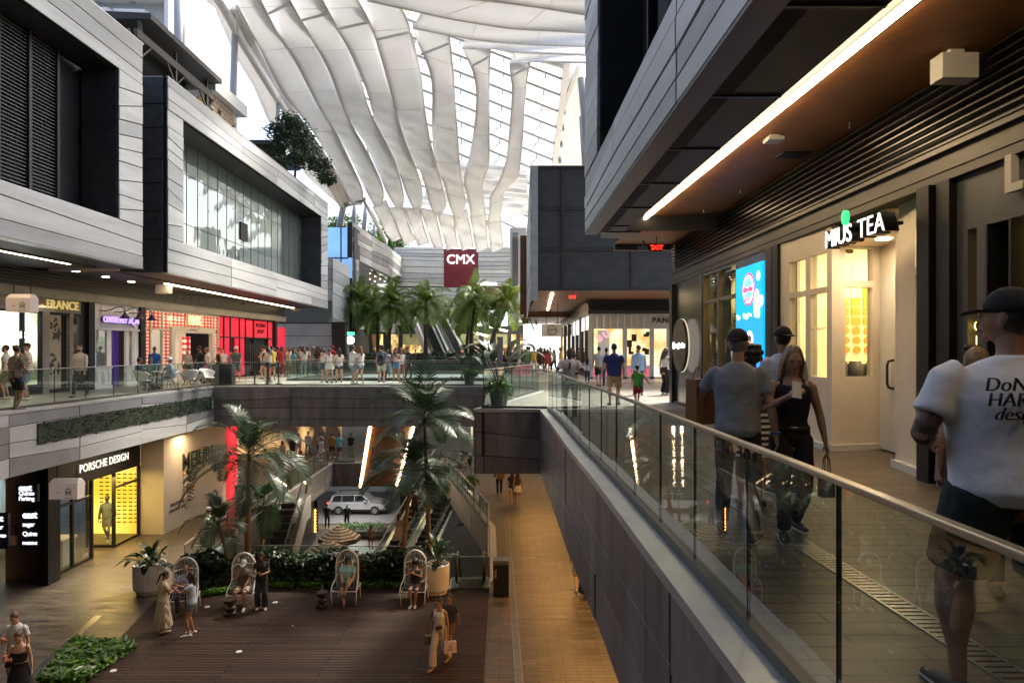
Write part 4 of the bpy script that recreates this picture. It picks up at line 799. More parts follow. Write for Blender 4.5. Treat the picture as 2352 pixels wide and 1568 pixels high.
o = MB(); sbox(o, SL, UL(573), UL(573)+.05, .03, .06, .3, 2.0); sbox(o, SL, UL(578), UL(578)+.05, .03, .06, .3, 2.0); o.build('handle', M['steel'], c4)
text("VICTORIA'S", SL(UL(598), .03, 3.12), .30, M['black'], ROTL, .01, parent=c4, bold=.004, sx=.9).name = 'lettering'
text('SECRET', SL(UL(598), .03, 2.74), .30, M['black'], ROTL, .01, parent=c4, bold=.004, sx=.9).name = 'lettering'
for (y, e_, c_) in ((24.8, 30, (1, .9, .7)), (33.5, 25, (1, .75, .5)), (41, 15, (1, .3, .3))):
    l = bpy.data.lights.new('shop_light', 'AREA'); l.energy = e_; l.color = c_; l.size = 1.5; lo = bpy.data.objects.new('shop_light', l); link(lo, row); lo.location = SL(y, -.6, 3.2)
# hanging elevator signs
def elev_sign(p, w_, label, d=.35):
    e = empty('elevator_sign', p, 0, label, 'sign', 'hanging elevator signs'); h = w_*.56
    o = MB(); o.box(-w_/2, 0, -h/2, w_/2, d, h/2); o.hexa([(-w_/2, 0, h/2), (w_/2, 0, h/2), (w_/2, d, h/2), (-w_/2, d, h/2)], [(-w_/2+.05, .1, h/2+.12), (w_/2-.03, .1, h/2+.12), (w_/2-.03, d-.1, h/2+.12), (-w_/2+.05, d-.1, h/2+.12)]); o.build('panel', mat('sign_taupe', (.46, .38, .33), .5, emis=(.5, .40, .34), es=.12), e)
    ink = mat('sign_ink', (.06, .035, .02), .5)
    cx = w_*.18; cy = -.04*w_; r = w_*.105; o = MB()
    for a, b_, c_, d_ in ((cx-r, cx+r, cy-r, cy-r+.012*w_), (cx-r, cx+r, cy+r*1.0, cy+r*1.0+.014*w_), (cx-r, cx-r+.012*w_, cy-r, cy+r), (cx+r-.012*w_, cx+r, cy-r, cy+r)): o.box(a, -.006, c_, b_, -.001, d_)
    for q in (-1, 0, 1):
        x = cx+q*r*.58; o.box(x-.018*w_, -.006, cy-.06*w_, x+.018*w_, -.001, cy+.035*w_); disc(o, (x, -.001, cy+.06*w_), .016*w_, 10, (1, 0, 0), (0, 0, 1), (0, -1, 0), .005)
    for q, s_ in ((-.45, -1), (.45, 1)):
        x = cx+q*r; z = cy+r*1.55; o.box(x-.005*w_, -.006, z-.05*w_, x+.005*w_, -.001, z+.03*w_)
        for t_ in (-1, 1): o.bar((x, -.0035, z+s_*.04*w_-.01*w_), (x+t_*.025*w_, -.0035, z+s_*.01*w_-.01*w_), .005, .01*w_, up=(0, 1, 0))
    x = -.22*w_; o.box(x, -.006, cy-.006*w_, x+.13*w_, -.001, cy+.006*w_)
    for t_ in (-1, 1): o.bar((x, -.0035, cy), (x+.05*w_, -.0035, cy+t_*.05*w_), .005, .012*w_, up=(0, 1, 0))
    o.build('pictogram', ink, e)
    text('ELEVATORS', (cx, -.004, -h*.42), .045*w_*1.3, ink, (R(90), 0, 0), .002, parent=e).name = 'lettering'
    o = MB()
    for q in (-.35, .35): o.tube([(q*w_, d/2, h/2+.1), (q*w_, d/2, h/2+.55)], .015)
    o.build('rod', M['dark'], e); return e
elev_sign(at(41, 700, 19.5), .70, 'taupe elevator sign hanging before the gilded letters')
elev_sign(at(145, 1128, 20.6), .86, 'taupe elevator sign hanging before the eyewear shop downstairs')
for (px, py, d, l_) in ((372, 663, 29.5, 'pale emergency box light under the left soffit near the pillar'), (610, 0, 0, '')):
    if py: fitting('emergency_light', l_, 'light', lambda o: o.box(xat(px, d)-.3, d, zat(py, d)-.2, xat(px, d)+.3, d+.3, zat(py, d)+.2), [M['offwhite']])
for i, (px, py, d) in enumerate(((552, 697, 40), (680, 712, 45.5))):
    fitting('security_camera', ('small camera under the left soffit above the red storefront', 'small camera at the far tip of the left soffit')[i], 'camera', lambda o: (o.box(xat(px, d)-.25, d, zat(py, d)-.06, xat(px, d)+.25, d+.2, zat(py, d)+.06), o.tube([(xat(px, d), d+.1, zat(py, d)), (xat(px, d), d+.1, 4.46)], .03)), [M['beam']])
# ---------------------------------------------------------------- dark strip between the two boxes: mural
o = MB(); o.box(-16.5, 24.3, 4.4, -14.0, 24.4, 11.0); tag(o.build('mural_panel', grad_emit('mural', (.006, .006, .01), (.07, .04, .025), .6, .1, (1, 1, .6), (.45, .7))), 'narrow dark mural strip showing between the two pale boxes', 'mural')
# ---------------------------------------------------------------- things on the roofs of the left boxes
p_ = empty('roof_pavilion', (0, 0, 0), 0, 'dark steel roof pavilion on braced posts above the left boxes', 'pavilion')
o = MB(); o.hexa([(-20, 25.6, 14.0), (-13.55, 25.6, 14.0), (-13.55, 31.9, 14.0), (-20, 31.9, 14.0)], [(-20, 25.6, 14.5), (-13.55, 25.6, 14.22), (-13.55, 31.9, 14.22), (-20, 31.9, 14.5)]); o.build('roof', mat('pav_roof', (.045, .045, .048), .6), p_)
o = MB(); o.box(-14.08, 25.4, 13.25, -13.93, 31.7, 13.55); o.build('roof_beam', M['beam'], p_)
for y in (25.7, 28.4, 31.3):
    o = MB(); o.box(-14.07, y-.06, 11.4, -13.95, y+.06, 13.95)
    for q in (-1, 1): o.bar((-14.0, y, 12.6), (-14.0, y+q*.8, 13.3), .07, .07)
    o.build('post', M['beam'], p_)
o = MB(); o.box(-17, 25.5, 11.5, -15.2, 31.8, 14.0); o.build('wall', M['dark'], p_)
o = MB(); o.hexa([(-14.3, 31.0, 12.7), (-14.25, 31.0, 12.7), (-14.25, 31.7, 12.2), (-14.3, 31.7, 12.2)], [(-14.3, 31.0, 13.1), (-14.25, 31.0, 13.1), (-14.25, 31.7, 13.05), (-14.3, 31.7, 13.05)]); o.build('flag', mat('yellow_cloth', (.7, .45, .03), .6), p_)
o = MB(); o.box(-15.0, 26.4, 13.0, -14.6, 26.8, 13.4); o.build('spotlight', M['offwhite'], p_)
rb = random.Random(8); o = MB()
for r_ in range(10):
    for c_ in range(8):
        if rb.random() < .16: continue
        y = 31.95+c_*.36+(r_ % 2)*.18; o.box(-14.35, y, 11.4+r_*.225, -14.15, y+.34, 11.4+r_*.225+.205)
tag(o.build('block_screen', mat('block_tan', (.36, .27, .19), .8, noise_s=3, noise_a=.3)), 'tan perforated block screen wall on the left roof terrace', 'screen wall')
o = MB(); o.box(-17, 31.9, 13.72, -13.85, 35.7, 14.3); o.box(-14.6, 34.9, 11.5, -14.3, 35.5, 13.7); tag(o.build('terrace_parapet', M['clad']), 'pale parapet slab above the tan block screen', 'parapet')
o = MB(); o.box(-18, 40.2, 13.7, -14.3, 46.2, 13.95); o.box(-17, 40.6, 11.5, -15, 45.5, 13.7); tag(o.build('roof_pavilion', M['dark2']), 'low dark pavilion roof under the leafy terrace tree', 'pavilion')
# ---------------------------------------------------------------- far end of the mall
pale = [M['clad'], mat('clad_far', (.50, .52, .52), .4, .25, noise_s=.6, noise_a=.15)]
cx_ = empty('cinema_building', (0, 0, 0), 0, 'pale panelled cinema building with maroon panel and white lettering', 'building'); CY = 80
o = MB(); o.box(xat(905, CY), CY, 0, 6, CY+6, 13.4); o.build('backing', M['dark2'], cx_)
o = MB(); clad(o, [(xat(905, CY), CY), (xat(1020, CY), CY)], 9.0, 13.6, 9, 8, .08, .06, 71, .5, (0, 1)); clad(o, [(xat(1098, CY), CY), (5, CY)], 9.0, 13.6, 9, 8, .08, .06, 72, .5, (0, 1))
clad(o, [(xat(947, CY)-3, CY), (xat(1076, CY), CY)], 4, 8.9, 9, 7, .08, .06, 73, .5, (0, 1)); clad(o, [(xat(1165, CY), CY), (5, CY)], 4, 9, 9, 7, .08, .06, 74, .5, (0, 1)); o.build('cladding', pale, cx_)
mar = mat('maroon', (.15, .012, .022), .5, noise_s=1, noise_a=.15)
o = MB(); o.box(xat(1020, CY), CY-.12, 8.95, xat(1098, CY), CY, 13.3); o.box(xat(1076, CY), CY-.1, 5.5, xat(1165, CY), CY, 8.93); o.build('maroon_panel', mar, cx_)
text('CMX', (xat(1058, CY), CY-.25, zat(597, CY)), 1.5, emit('cmx', (1, 1, 1), .9), (R(90), 0, 0), .1, parent=cx_, bold=0).name = 'lettering'
text('SPORTS BAR', (xat(1118, CY), CY-.2, zat(652, CY)), .42, emit('cmx2', (1, 1, 1), 1.2), (R(90), 0, 0), .03, parent=cx_, bold=.01).name = 'lettering'
o = MB(); o.box(xat(1171, 62), 62, 4.2, xat(1209, 62), 64, zat(523, 62)); tw_ = o.build('stair_tower', mat('tower_white', (.75, .75, .72), .5), None); tag(tw_, 'bright white narrow stair tower right of the cinema wall', 'tower')
o = MB(); o.box(xat(1177, 61.9), 61.9, 6, xat(1190, 61.9), 61.99, zat(535, 62)); g_ = o.build('window', M['facade_glass'], tw_)
g2 = empty('glass_building', (0, 0, 0), 0, 'glass fronted building reflecting blue sky behind the left palms', 'building')
o = MB(); o.box(-20, 58, 0, xat(814, 58), 64, zat(521, 58)); o.build('wall', M['dark2'], g2)
o = MB(); o.box(-20, 57.9, 7.6, xat(813, 57.9), 57.98, zat(523, 58)); o.build('window', mat('sky_painted_glass', (.12, .26, .50), .08, .3, emis=(.25, .5, .9), es=.35, noise_s=.8, noise_a=.5), g2)  # blue sky reflection put into the pane's colour and glow
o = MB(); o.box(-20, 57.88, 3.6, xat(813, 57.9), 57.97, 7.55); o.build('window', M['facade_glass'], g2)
o = MB()
for px in (783, 812): o.box(xat(px, 57.8)-.05, 57.78, 3.5, xat(px, 57.8)+.05, 57.86, zat(522, 58))
o.box(-20, 57.8, 7.5, xat(813, 57.8), 57.87, 7.66); o.build('mullion', M['dark2'], g2)
g3 = empty('restaurant_building', (0, 0, 0), 0, 'curving grey panelled building with deep dark opening and warm lamps inside', 'building')
o = MB(); cpath = [(-13.5, 57.6), (-13.35, 64), (-13.0, 71), (-12.9, 79.9)]
clad(o, Path([(p[0], p[1]) for p in cpath]), 9.4, 12.4, 5, 7, .06, .05, 81, .3, (0, 1)); clad(o, cpath, 3.4, 4.6, 2, 7, .06, .05, 82, .3, (0, 1)); clad(o, [(-13.5, 57.6), (-13.42, 59.6)], 4.6, 9.4, 9, 7, .06, .05, 83, .3, (0, 1)); o.build('cladding', [M['clad_b'], M['clad_dk2']], g3)
o = MB(); ribbon_box(o, cpath, -.4, -.01, 9.4, 12.35); ribbon_box(o, cpath, -.4, -.01, 3.4, 4.6); o.box(-18, 60, 3.4, -16.5, 80, 12); o.box(-18, 57.7, 9.3, -13.9, 80, 9.4); o.build('wall', M['dark2'], g3)
o = MB()
for i in range(7):
    for jx in (-14.3, -15.4): disc(o, (jx, 61+i*2.6, 9.28), .07, 10, (1, 0, 0), (0, 1, 0), (0, 0, -1), .04)
o.build('ceiling_or_fill_lamp', emit('far_lamp', (1, .75, .4), 5), g3)
o = MB(); o.box(-16.45, 60, 4.6, -16.4, 80, 7.2); o.build('interior', grad_emit('rest_in', (.02, .01, .01), (.7, .25, .08), .5, .8, (1, 1, 1), (.5, .62)), g3)
# left low pale wall block behind the shops
g4 = empty('panel_building', (0, 0, 0), 0, 'low pale panelled wall and greenish glass beyond the red storefront', 'building')
o = MB(); o.box(-26, 52, 0, -13.7, 57.5, 8.5); o.build('backing', M['dark2'], g4)
o = MB(); clad(o, [(-26, 52), (-13.7, 52)], 0, 3.6, 4, 5, .06, .04, 91, .2, (0, 1)); clad(o, [(-26, 52), (-13.7, 52)], 5.3, 8.6, 4, 5, .06, .04, 92, .3, (0, 1)); clad(o, [(-13.7, 52), (-13.7, 57.4)], 0, 8.6, 9, 6, .05, .04, 93, .2, (0, 1)); o.build('cladding', pale, g4)
o = MB(); o.box(-26, 51.9, 3.65, -13.7, 51.98, 5.25); o.build('window', M['facade_glass'], g4)
o = MB(); o.box(-13.6, 51.6, 0, -12.6, 52.2, 3.7); o.build('dark_pier', M['dark2'], g4)
# department store front under the cinema
ds = empty('department_store', (0, 0, 0), 0, 'department store front with yellow ribbed glass band and black script sign', 'shop'); DY = 76
o = MB(); o.box(-18, DY+1.8, 0, 5, DY+1.9, 4.2); o.build('interior', grad_emit('dept_in', (.10, .05, .02), (1, .68, .25), .55, .9, (1, 1, .6), (.46, .62)), ds)
o = MB(); o.box(xat(925, DY), DY-.1, 2.15, xat(1170, DY), DY, 3.35); o.build('ribbed_band', wave_mat('yellow_ribs', (.30, .30, .12), (.60, .60, .28), 2.2, .4, lo=.3, hi=.6), ds)
o = MB()
for px in (775, 790, 815, 850, 885, 920, 975, 1005, 1050, 1083, 1105, 1135, 1170, 1190): x = xat(px, DY); o.box(x-.22, DY-.2, 0, x+.22, DY+.2, 3.4)
o.box(-18, DY-.25, 3.36, 5, DY+1.8, 4.3); o.build('frame', M['dark2'], ds)
o = MB(); o.box(xat(1036, DY), DY-.12, 0, xat(1050, DY), DY-.02, 2.1); o.box(xat(1096, DY), DY-.12, 0, xat(1107, DY), DY-.02, 2.1); o.build('ribbed_panel', wave_mat('green_ribs', (.12, .18, .12), (.34, .42, .30), 2.2, .4, lo=.3, hi=.6), ds)
o = MB(); o.box(xat(1108, DY), DY-.4, zat(807, DY), xat(1134, DY), DY-.3, zat(781, DY)); sk = o.build('sign_panel', M['black'], ds)
for i, (wd, dy) in enumerate((('Saks', 0), ('Fifth', 1), ('Avenue', 2))): text(wd, (xat(1119+i*2, DY), DY-.42, zat(786+8*dy, DY)), .52, emit('saks'+str(i), (1, 1, 1), 1.2), (R(90), 0, 0), .01, parent=sk, shear=.4, bold=.012).name = 'lettering'
o = MB(); o.box(xat(1088, 70), 70, zat(748, 70), xat(1165, 70), 70.2, zat(712, 70)); tag(o.build('video_wall', grad_emit('vid', (.3, .6, .8), (1, 1, 1), 1.2, 1.1)), 'bright wide video wall behind the right palms', 'screen')
for i, (px, py, y) in enumerate(((815, 748, 60), (1145, 757, 66), (1100, 768, 68))): o = MB(); o.bar(at(px-18, py-6, y), at(px+18, py+3, y+4), .25, .1); tag(o.build('ceiling_light', M['warm_strip']), ('slim light strip among the left palm crowns', 'upper slim light strip near the hanging ATM sign', 'lower slim light strip above the script sign')[i], 'light')
e = empty('street_clock', (xat(805, 55), 55, 0), 0, 'round white clock lamp with green top among the left palms', 'clock')
zc = zat(781, 55); o = MB(); disc(o, (0, 0, zc), .33, 20, (1, 0, 0), (0, 0, 1), (0, -1, 0), .15); o.build('face', emit('clock_face', (1, 1, .95), 1.5), e)
o = MB(); o.tube([(0, .1, 0), (0, .1, zc+.4)], .06); o.build('pole', M['dark'], e); o = MB(); o.box(-.3, -.1, zc+.4, .3, .05, zc+.65); o.build('cap', emit('clock_green', (.05, .8, .3), 1.5), e)
# trees beyond, and the condo tower
def crown_pts(rng, blobs):
    b_ = rng.choice(blobs); v = Vector((rng.gauss(0, 1), rng.gauss(0, 1), rng.gauss(0, 1))).normalized()*(rng.random()**.4)*rng.choice((.75, 1, 1, 1.22))
    return Vector(b_[:3])+Vector((v.x*b_[3], v.y*b_[3], v.z*b_[3]*.75)), v
def tree(loc, blobs, lm, n, size, label, trunk_h, tr=.2, seed=0, cat='tree', group=None, name='tree'):
    e = empty(name, loc, 0, label, cat, group); rng = random.Random(seed)
    o = MB(); leaves(o, n, lambda r: crown_pts(r, blobs), size, rng); o.build('crown', lm, e)
    o = MB(); c0 = Vector((0, 0, 0)); o.tube([(0, 0, 0), (tr*.5, 0, trunk_h*.5), (0, 0, trunk_h)], [tr, tr*.8, tr*.6])
    for b_ in blobs[:6]: o.tube([(0, 0, trunk_h*.8), (Vector((0, 0, trunk_h))+Vector(b_[:3]))/2+Vector((0, 0, .1)), b_[:3]], [tr*.5, tr*.35, tr*.1], 6)
    o.build('trunk', M['trunk'], e, smooth=True); return e
rt = random.Random(12)
for i in range(6):
    px = 765+i*32; d = 100+rt.uniform(-3, 6); x = xat(px, d); zt = zat(480+rt.uniform(-6, 20), d)
    bl = [(rt.uniform(-1.8, 1.8), rt.uniform(-1.5, 1.5), zt-rt.uniform(1.5, 9), rt.uniform(1.2, 2.2)) for _ in range(9)]
    tree((x, d, 0), bl, M['leaf_lime'] if i % 2 else M['leaf_mid'], 1500, .55, ('tree nearest the pale box, beyond the glass building', 'second tree beyond the glass building', 'third tree, behind the slanted canopy posts', 'fourth tree, behind the slanted canopy posts', 'fifth tree, over the curving grey building', 'tree closest to the cinema wall')[i], zt-5, .3, 100+i, group='trees beyond the glass building')
tb = [(0, 0, 2.9, 1.15), (.8, .5, 2.4, 1.0), (-.9, -.3, 3.3, .9), (1.5, .9, 1.5, .9), (-.2, 0, 4.0, .8), (.4, -.4, 1.6, .8), (2.1, 1.0, .7, .6), (-1.2, .2, 2.4, .7), (.2, .3, 3.4, 1.1)]
tree((-12.9, 40.5, 11.4), [(b_[0]*.85-.1, b_[1]*.9, b_[2]*.95-.1, b_[3]*.95) for b_ in tb], M['leaf_tree'], 6500, .22, 'dark leafy tree leaning over the left roof terrace', 1.6, .09, 7, name='terrace_tree')
cw = empty('condo_tower', (0, 0, 0), 0, 'white high-rise tower with rows of angular balconies at the top left', 'building')
TY = 120; x0, x1 = xat(215, TY), xat(405, TY)
o = MB(); o.box(x0-12, TY+2, 0, x1-1.5, TY+20, 85); o.build('wall', mat('tower_wall', (.6, .62, .62), .6), cw)
o = MB(); o2 = MB(); rt = random.Random(2)
for r_ in range(22):
    z = 26+r_*2.9
    for c_ in range(5):
        xx = x0-8+c_*6+(r_ % 2)*2.4
        if xx+6.4 > x1+.2: continue
        d0 = .3+1.8*rt.random(); d1 = .3+1.8*rt.random()
        o.hexa([(xx, TY-d0, z-.3), (xx+5.2, TY-d1, z-.3), (xx+6, TY+2, z-.3), (xx-.6, TY+2, z-.3)], [(xx, TY-d0, z+.3), (xx+5.2, TY-d1, z+.3), (xx+6, TY+2, z+.3), (xx-.6, TY+2, z+.3)])
        o2.hexa([(xx+.1, TY-d0+.05, z+.3), (xx+5.1, TY-d1+.05, z+.3), (xx+5.1, TY-d1+.12, z+.3), (xx+.1, TY-d0+.12, z+.3)], [(xx+.1, TY-d0+.05, z+1.2), (xx+5.1, TY-d1+.05, z+1.2), (xx+5.1, TY-d1+.12, z+1.2), (xx+.1, TY-d0+.12, z+1.2)])
    o.box(x1-1.6, TY-1, z-.3, x1-.9, TY+20, z+2.6)
o.build('balcony', mat('tower_white2', (.92, .92, .9), .6), cw); o2.build('balcony_glass', M['glass_clear'], cw)
# ---------------------------------------------------------------- the fabric canopy
cano = empty('canopy', (0, 0, 0), 0, 'huge wavy white fabric blade canopy stretched over the mall', 'canopy')
def zp(p, dd=0, off=0):
    """point of the reference sketch -> canopy surface; dd shifts it along the depth"""
    px = 516.8+p[0]*.3845; py = p[1]*.3845; s_ = (HY-py)/F
    d = 31.1/(s_+.266)+dd; return at(px, py, d)
def resample(pts, n):
    c = [0]
    for a, b_ in zip(pts[:-1], pts[1:]): c.append(c[-1]+math.hypot(b_[0]-a[0], b_[1]-a[1]))
    r_ = []
    for k_ in range(n):
        t_ = c[-1]*k_/(n-1); i = 1
        while i < len(c)-1 and c[i] < t_: i += 1
        f = (t_-c[i-1])/max(1e-6, c[i]-c[i-1]); r_.append((pts[i-1][0]+(pts[i][0]-pts[i-1][0])*f, pts[i-1][1]+(pts[i][1]-pts[i-1][1])*f))
    for _ in range(3): r_ = [r_[0]]+[((r_[i-1][0]+2*r_[i][0]+r_[i+1][0])/4, (r_[i-1][1]+2*r_[i][1]+r_[i+1][1])/4) for i in range(1, n-1)]+[r_[-1]]
    return r_
def blade(Lp, Rp, ph=0, n=40, amp=1.3, dd=0, seams=True, rad=.055):
    A_ = resample(Lp, n); B_ = resample(Rp, n); o = MB(); rows = []; sm = MB()
    for i in range(n):
        t_ = i/(n-1); w1 = math.sin(t_*9.5+ph)*amp; r_ = []
        for q in range(7):
            f = q/6; p = (A_[i][0]+(B_[i][0]-A_[i][0])*f, A_[i][1]+(B_[i][1]-A_[i][1])*f)
            r_.append(zp(p, dd+w1*(.5-f)*2+.16*math.sin(f*math.pi)))
        rows.append(r_)
    o.grid(rows); b_ = o.build('blade', M['fabric'], cano, smooth=True, solid=.10)
    for side in (0, -1): sm.tube([r_[side] for r_ in rows], rad, 6)
    if seams:
        for i in range(6, n-3, 7):
            for q in range(6): sm.bar(rows[i][q]+Vector((0, -.10, -.06)), rows[i][q+1]+Vector((0, -.10, -.06)), .03, .02)
    sm.build('blade_edge', mat_edge, b_)
    return rows
mat_edge = mat('fabric_edge', (.62, .60, .56), .5)
BL = [
 ([(-20, -180), (75, 30), (145, 165), (205, 270), (250, 370), (300, 470), (345, 560), (430, 660), (520, 770), (600, 900), (680, 1050), (730, 1180), (768, 1225)], [(120, -180), (225, 30), (300, 180), (370, 290), (430, 390), (505, 530), (560, 650), (640, 750), (680, 830), (740, 950), (800, 1080), (843, 1170), (815, 1222)]),
 ([(120, -180), (225, 30), (275, 100), (340, 230), (430, 375), (510, 540), (590, 690), (650, 765), (700, 850), (770, 980), (830, 1110), (870, 1190), (895, 1232)], [(290, -180), (385, 0), (450, 120), (560, 290), (620, 405), (680, 590), (760, 760), (830, 870), (880, 970), (930, 1080), (965, 1190), (930, 1232)]),
 ([(310, -160), (390, 0), (455, 130), (520, 240), (590, 350), (650, 480), (690, 600), (750, 740), (830, 830), (885, 950), (940, 1080), (980, 1180), (1025, 1245)], [(500, -160), (580, 0), (660, 150), (730, 270), (790, 410), (850, 640), (900, 745), (960, 850), (1010, 950), (1050, 1080), (1080, 1215), (1055, 1245)]),
 ([(500, -160), (585, 0), (670, 180), (745, 290), (800, 420), (860, 560), (895, 720), (950, 840), (1010, 930), (1050, 1050), (1090, 1180), (1130, 1255)], [(700, -160), (795, 10), (865, 130), (900, 240), (950, 380), (990, 560), (1035, 730), (1085, 880), (1130, 970), (1165, 1080), (1190, 1200), (1165, 1258)]),
 ([(795, 0), (840, 70), (880, 150), (920, 290), (965, 450), (1020, 640), (1060, 800), (1105, 930), (1170, 1010), (1200, 1110), (1220, 1220), (1250, 1280)], [(1000, -10), (1065, 55), (1110, 190), (1145, 340), (1170, 450), (1190, 650), (1220, 830), (1250, 950), (1285, 1060), (1310, 1180), (1335, 1240), (1290, 1285)]),
 ([(1125, 160), (1150, 250), (1200, 350), (1235, 450), (1245, 560), (1240, 700), (1243, 850), (1260, 990), (1310, 1080), (1330, 1180), (1355, 1270), (1375, 1305)], [(1340, 215), (1350, 330), (1365, 450), (1370, 600), (1385, 760), (1395, 920), (1405, 1040), (1425, 1140), (1440, 1240), (1400, 1308)]),
 ([(1420, 280), (1450, 350), (1490, 440), (1508, 560), (1500, 700), (1480, 850), (1455, 980), (1422, 1075), (1445, 1150), (1465, 1230), (1470, 1300)], [(1585, 290), (1578, 400), (1576, 560), (1577, 750), (1578, 990), (1535, 1075), (1540, 1180), (1555, 1240), (1540, 1290)]),
 ([(1702, 378), (1710, 450), (1720, 540), (1712, 650), (1700, 800), (1685, 960), (1630, 1110), (1577, 1175), (1588, 1250), (1570, 1320), (1565, 1340)], [(1822, 370), (1800, 480), (1785, 650), (1775, 850), (1755, 1062), (1660, 1130), (1655, 1230), (1645, 1290), (1640, 1330)]),
]
for i, (a, b_) in enumerate(BL): blade(a, b_, ph=i*.35, amp=.75)
LO = [([(885, 1235), (920, 1310), (960, 1380), (1000, 1445)], [(960, 1195), (1000, 1290), (1035, 1370), (1048, 1425)]), ([(972, 1240), (1010, 1310), (1045, 1390), (1075, 1465)], [(1060, 1235), (1090, 1320), (1115, 1390), (1135, 1435)]),
 ([(1068, 1240), (1100, 1320), (1130, 1400), (1155, 1468)], [(1160, 1245), (1180, 1330), (1200, 1400), (1222, 1450)]), ([(1162, 1240), (1195, 1330), (1222, 1410), (1250, 1482)], [(1255, 1260), (1275, 1350), (1290, 1420), (1302, 1472)]),
 ([(1262, 1260), (1290, 1350), (1310, 1420), (1328, 1492)], [(1365, 1290), (1375, 1370), (1382, 1430), (1390, 1475)]), ([(1368, 1290), (1385, 1370), (1400, 1430), (1420, 1495)], [(1445, 1250), (1460, 1340), (1475, 1420), (1482, 1475)]),
 ([(1465, 1290), (1480, 1370), (1490, 1430), (1505, 1505)], [(1550, 1240), (1560, 1340), (1565, 1420), (1570, 1480)]), ([(1562, 1320), (1580, 1390), (1582, 1440), (1592, 1507)], [(1645, 1290), (1650, 1370), (1655, 1430), (1660, 1480)])]
for i, (a, b_) in enumerate(LO): blade(a, b_, ph=1+i*.5, n=14, amp=.5, dd=2.0, seams=False, rad=.07)
# sheets that sweep across to the right from the heads of the blades
def sheet(top, bot, dd, ph):
    A_ = resample(top, 30); B_ = resample(bot, 30); o = MB(); rows = []
    for i in range(30):
        r_ = []
        for q in range(7):
            f = q/6; p = (A_[i][0]+(B_[i][0]-A_[i][0])*f, A_[i][1]+(B_[i][1]-A_[i][1])*f); r_.append(zp(p, dd+1.0*math.sin(i/29*3+ph)*(f-.5)-1.3*f*f))
        rows.append(r_)
    o.grid(rows); b_ = o.build('sheet', M['fabric'], cano, smooth=True, solid=.10); sm = MB(); sm.tube([r_[-1] for r_ in rows], .06, 6)
    for i in (9, 19, 26):
        for q in range(6): sm.bar(rows[i][q]+Vector((0, -.1, -.06)), rows[i][q+1]+Vector((0, -.1, -.06)), .03, .02)
    sm.build('blade_edge', mat_edge, b_)
sheet([(1400, -60), (1700, -40), (2260, 0)], [(1300, -20), (1620, 10), (1880, 45), (2260, 105)], -2, 0)
sheet([(1290, -25), (1620, 5), (1880, 40), (2260, 100)], [(850, 5), (1080, 55), (1350, 115), (1700, 172), (2260, 200)], -1, .5)
sheet([(1170, 75), (1350, 110), (1700, 168), (2260, 195)], [(1122, 168), (1345, 212), (1500, 240), (1800, 266), (2260, 278)], 0, 1)
sheet([(1440, 225), (1600, 250), (1850, 268), (2260, 274)], [(1418, 290), (1586, 288), (1750, 312), (2260, 334)], 1, 1.5)
sheet([(1730, 305), (1850, 316), (2050, 324), (2260, 330)], [(1702, 383), (1815, 368), (1950, 372), (2260, 378)], 2, 2)
for a, b_ in (((262, 82), (385, 20)), ((450, 125), (612, 82)), ((665, 177), (865, 132)), ((905, 238), (1110, 192)), ((1172, 327), (1342, 258)), ((1470, 398), (1583, 335)), ((1716, 452), (1808, 405)), ((75, 190), (75, 60)), ((330, 600), (330, 520))): st_ = MB(); st_.tube([zp(a, -.8), zp(b_, -.8)], .08, 6); st_.build('strut', M['fabric'], cano)
# outer tube and the edge sail on the left
wm = mat('tube_white', (.85, .85, .84), .45, .1)
o = MB(); o.tube([zp((-140, -160), 0), zp((0, 60), 0), (zp((120, 280), 0)), zp((320, 600), 0), zp((520, 920), 0), zp((705, 1238), 0)], .28, 10); o.tube([zp((705, 1238), 0), zp((830, 1190), 0), zp((960, 1440), 2)], .22, 8); o.build('edge_tube', wm, cano, smooth=True)
A_ = [(-300, -160), (-60, 50), (60, 330), (170, 510), (250, 700), (380, 900), (500, 1060), (620, 1170)]; B_ = [(-145, -165), (-5, 60), (115, 280), (318, 600), (430, 780), (560, 985), (640, 1120), (700, 1236)]
o = MB(); rows = []
for i in range(8): rows.append([zp((A_[i][0]+(B_[i][0]-A_[i][0])*f/4, A_[i][1]+(B_[i][1]-A_[i][1])*f/4), .5*(1-f/4)) for f in range(5)])
o.grid(rows); o.build('edge_sail', M['fabric'], cano, smooth=True, solid=.08)
rows = []
for i in range(12):
    t_ = i/11; a = resample([(75, 30), (205, 270), (345, 560), (600, 900), (768, 1225)], 12)[i]; b_ = resample([(0, 60), (120, 280), (320, 600), (520, 920), (705, 1238)], 12)[i]
    rows.append([zp((b_[0]+(a[0]-b_[0])*f/4, b_[1]+(a[1]-b_[1])*f/4), .4) for f in range(5)])
o = MB(); o.grid(rows); o.build('edge_sail', wm, cano, smooth=True, solid=.08)
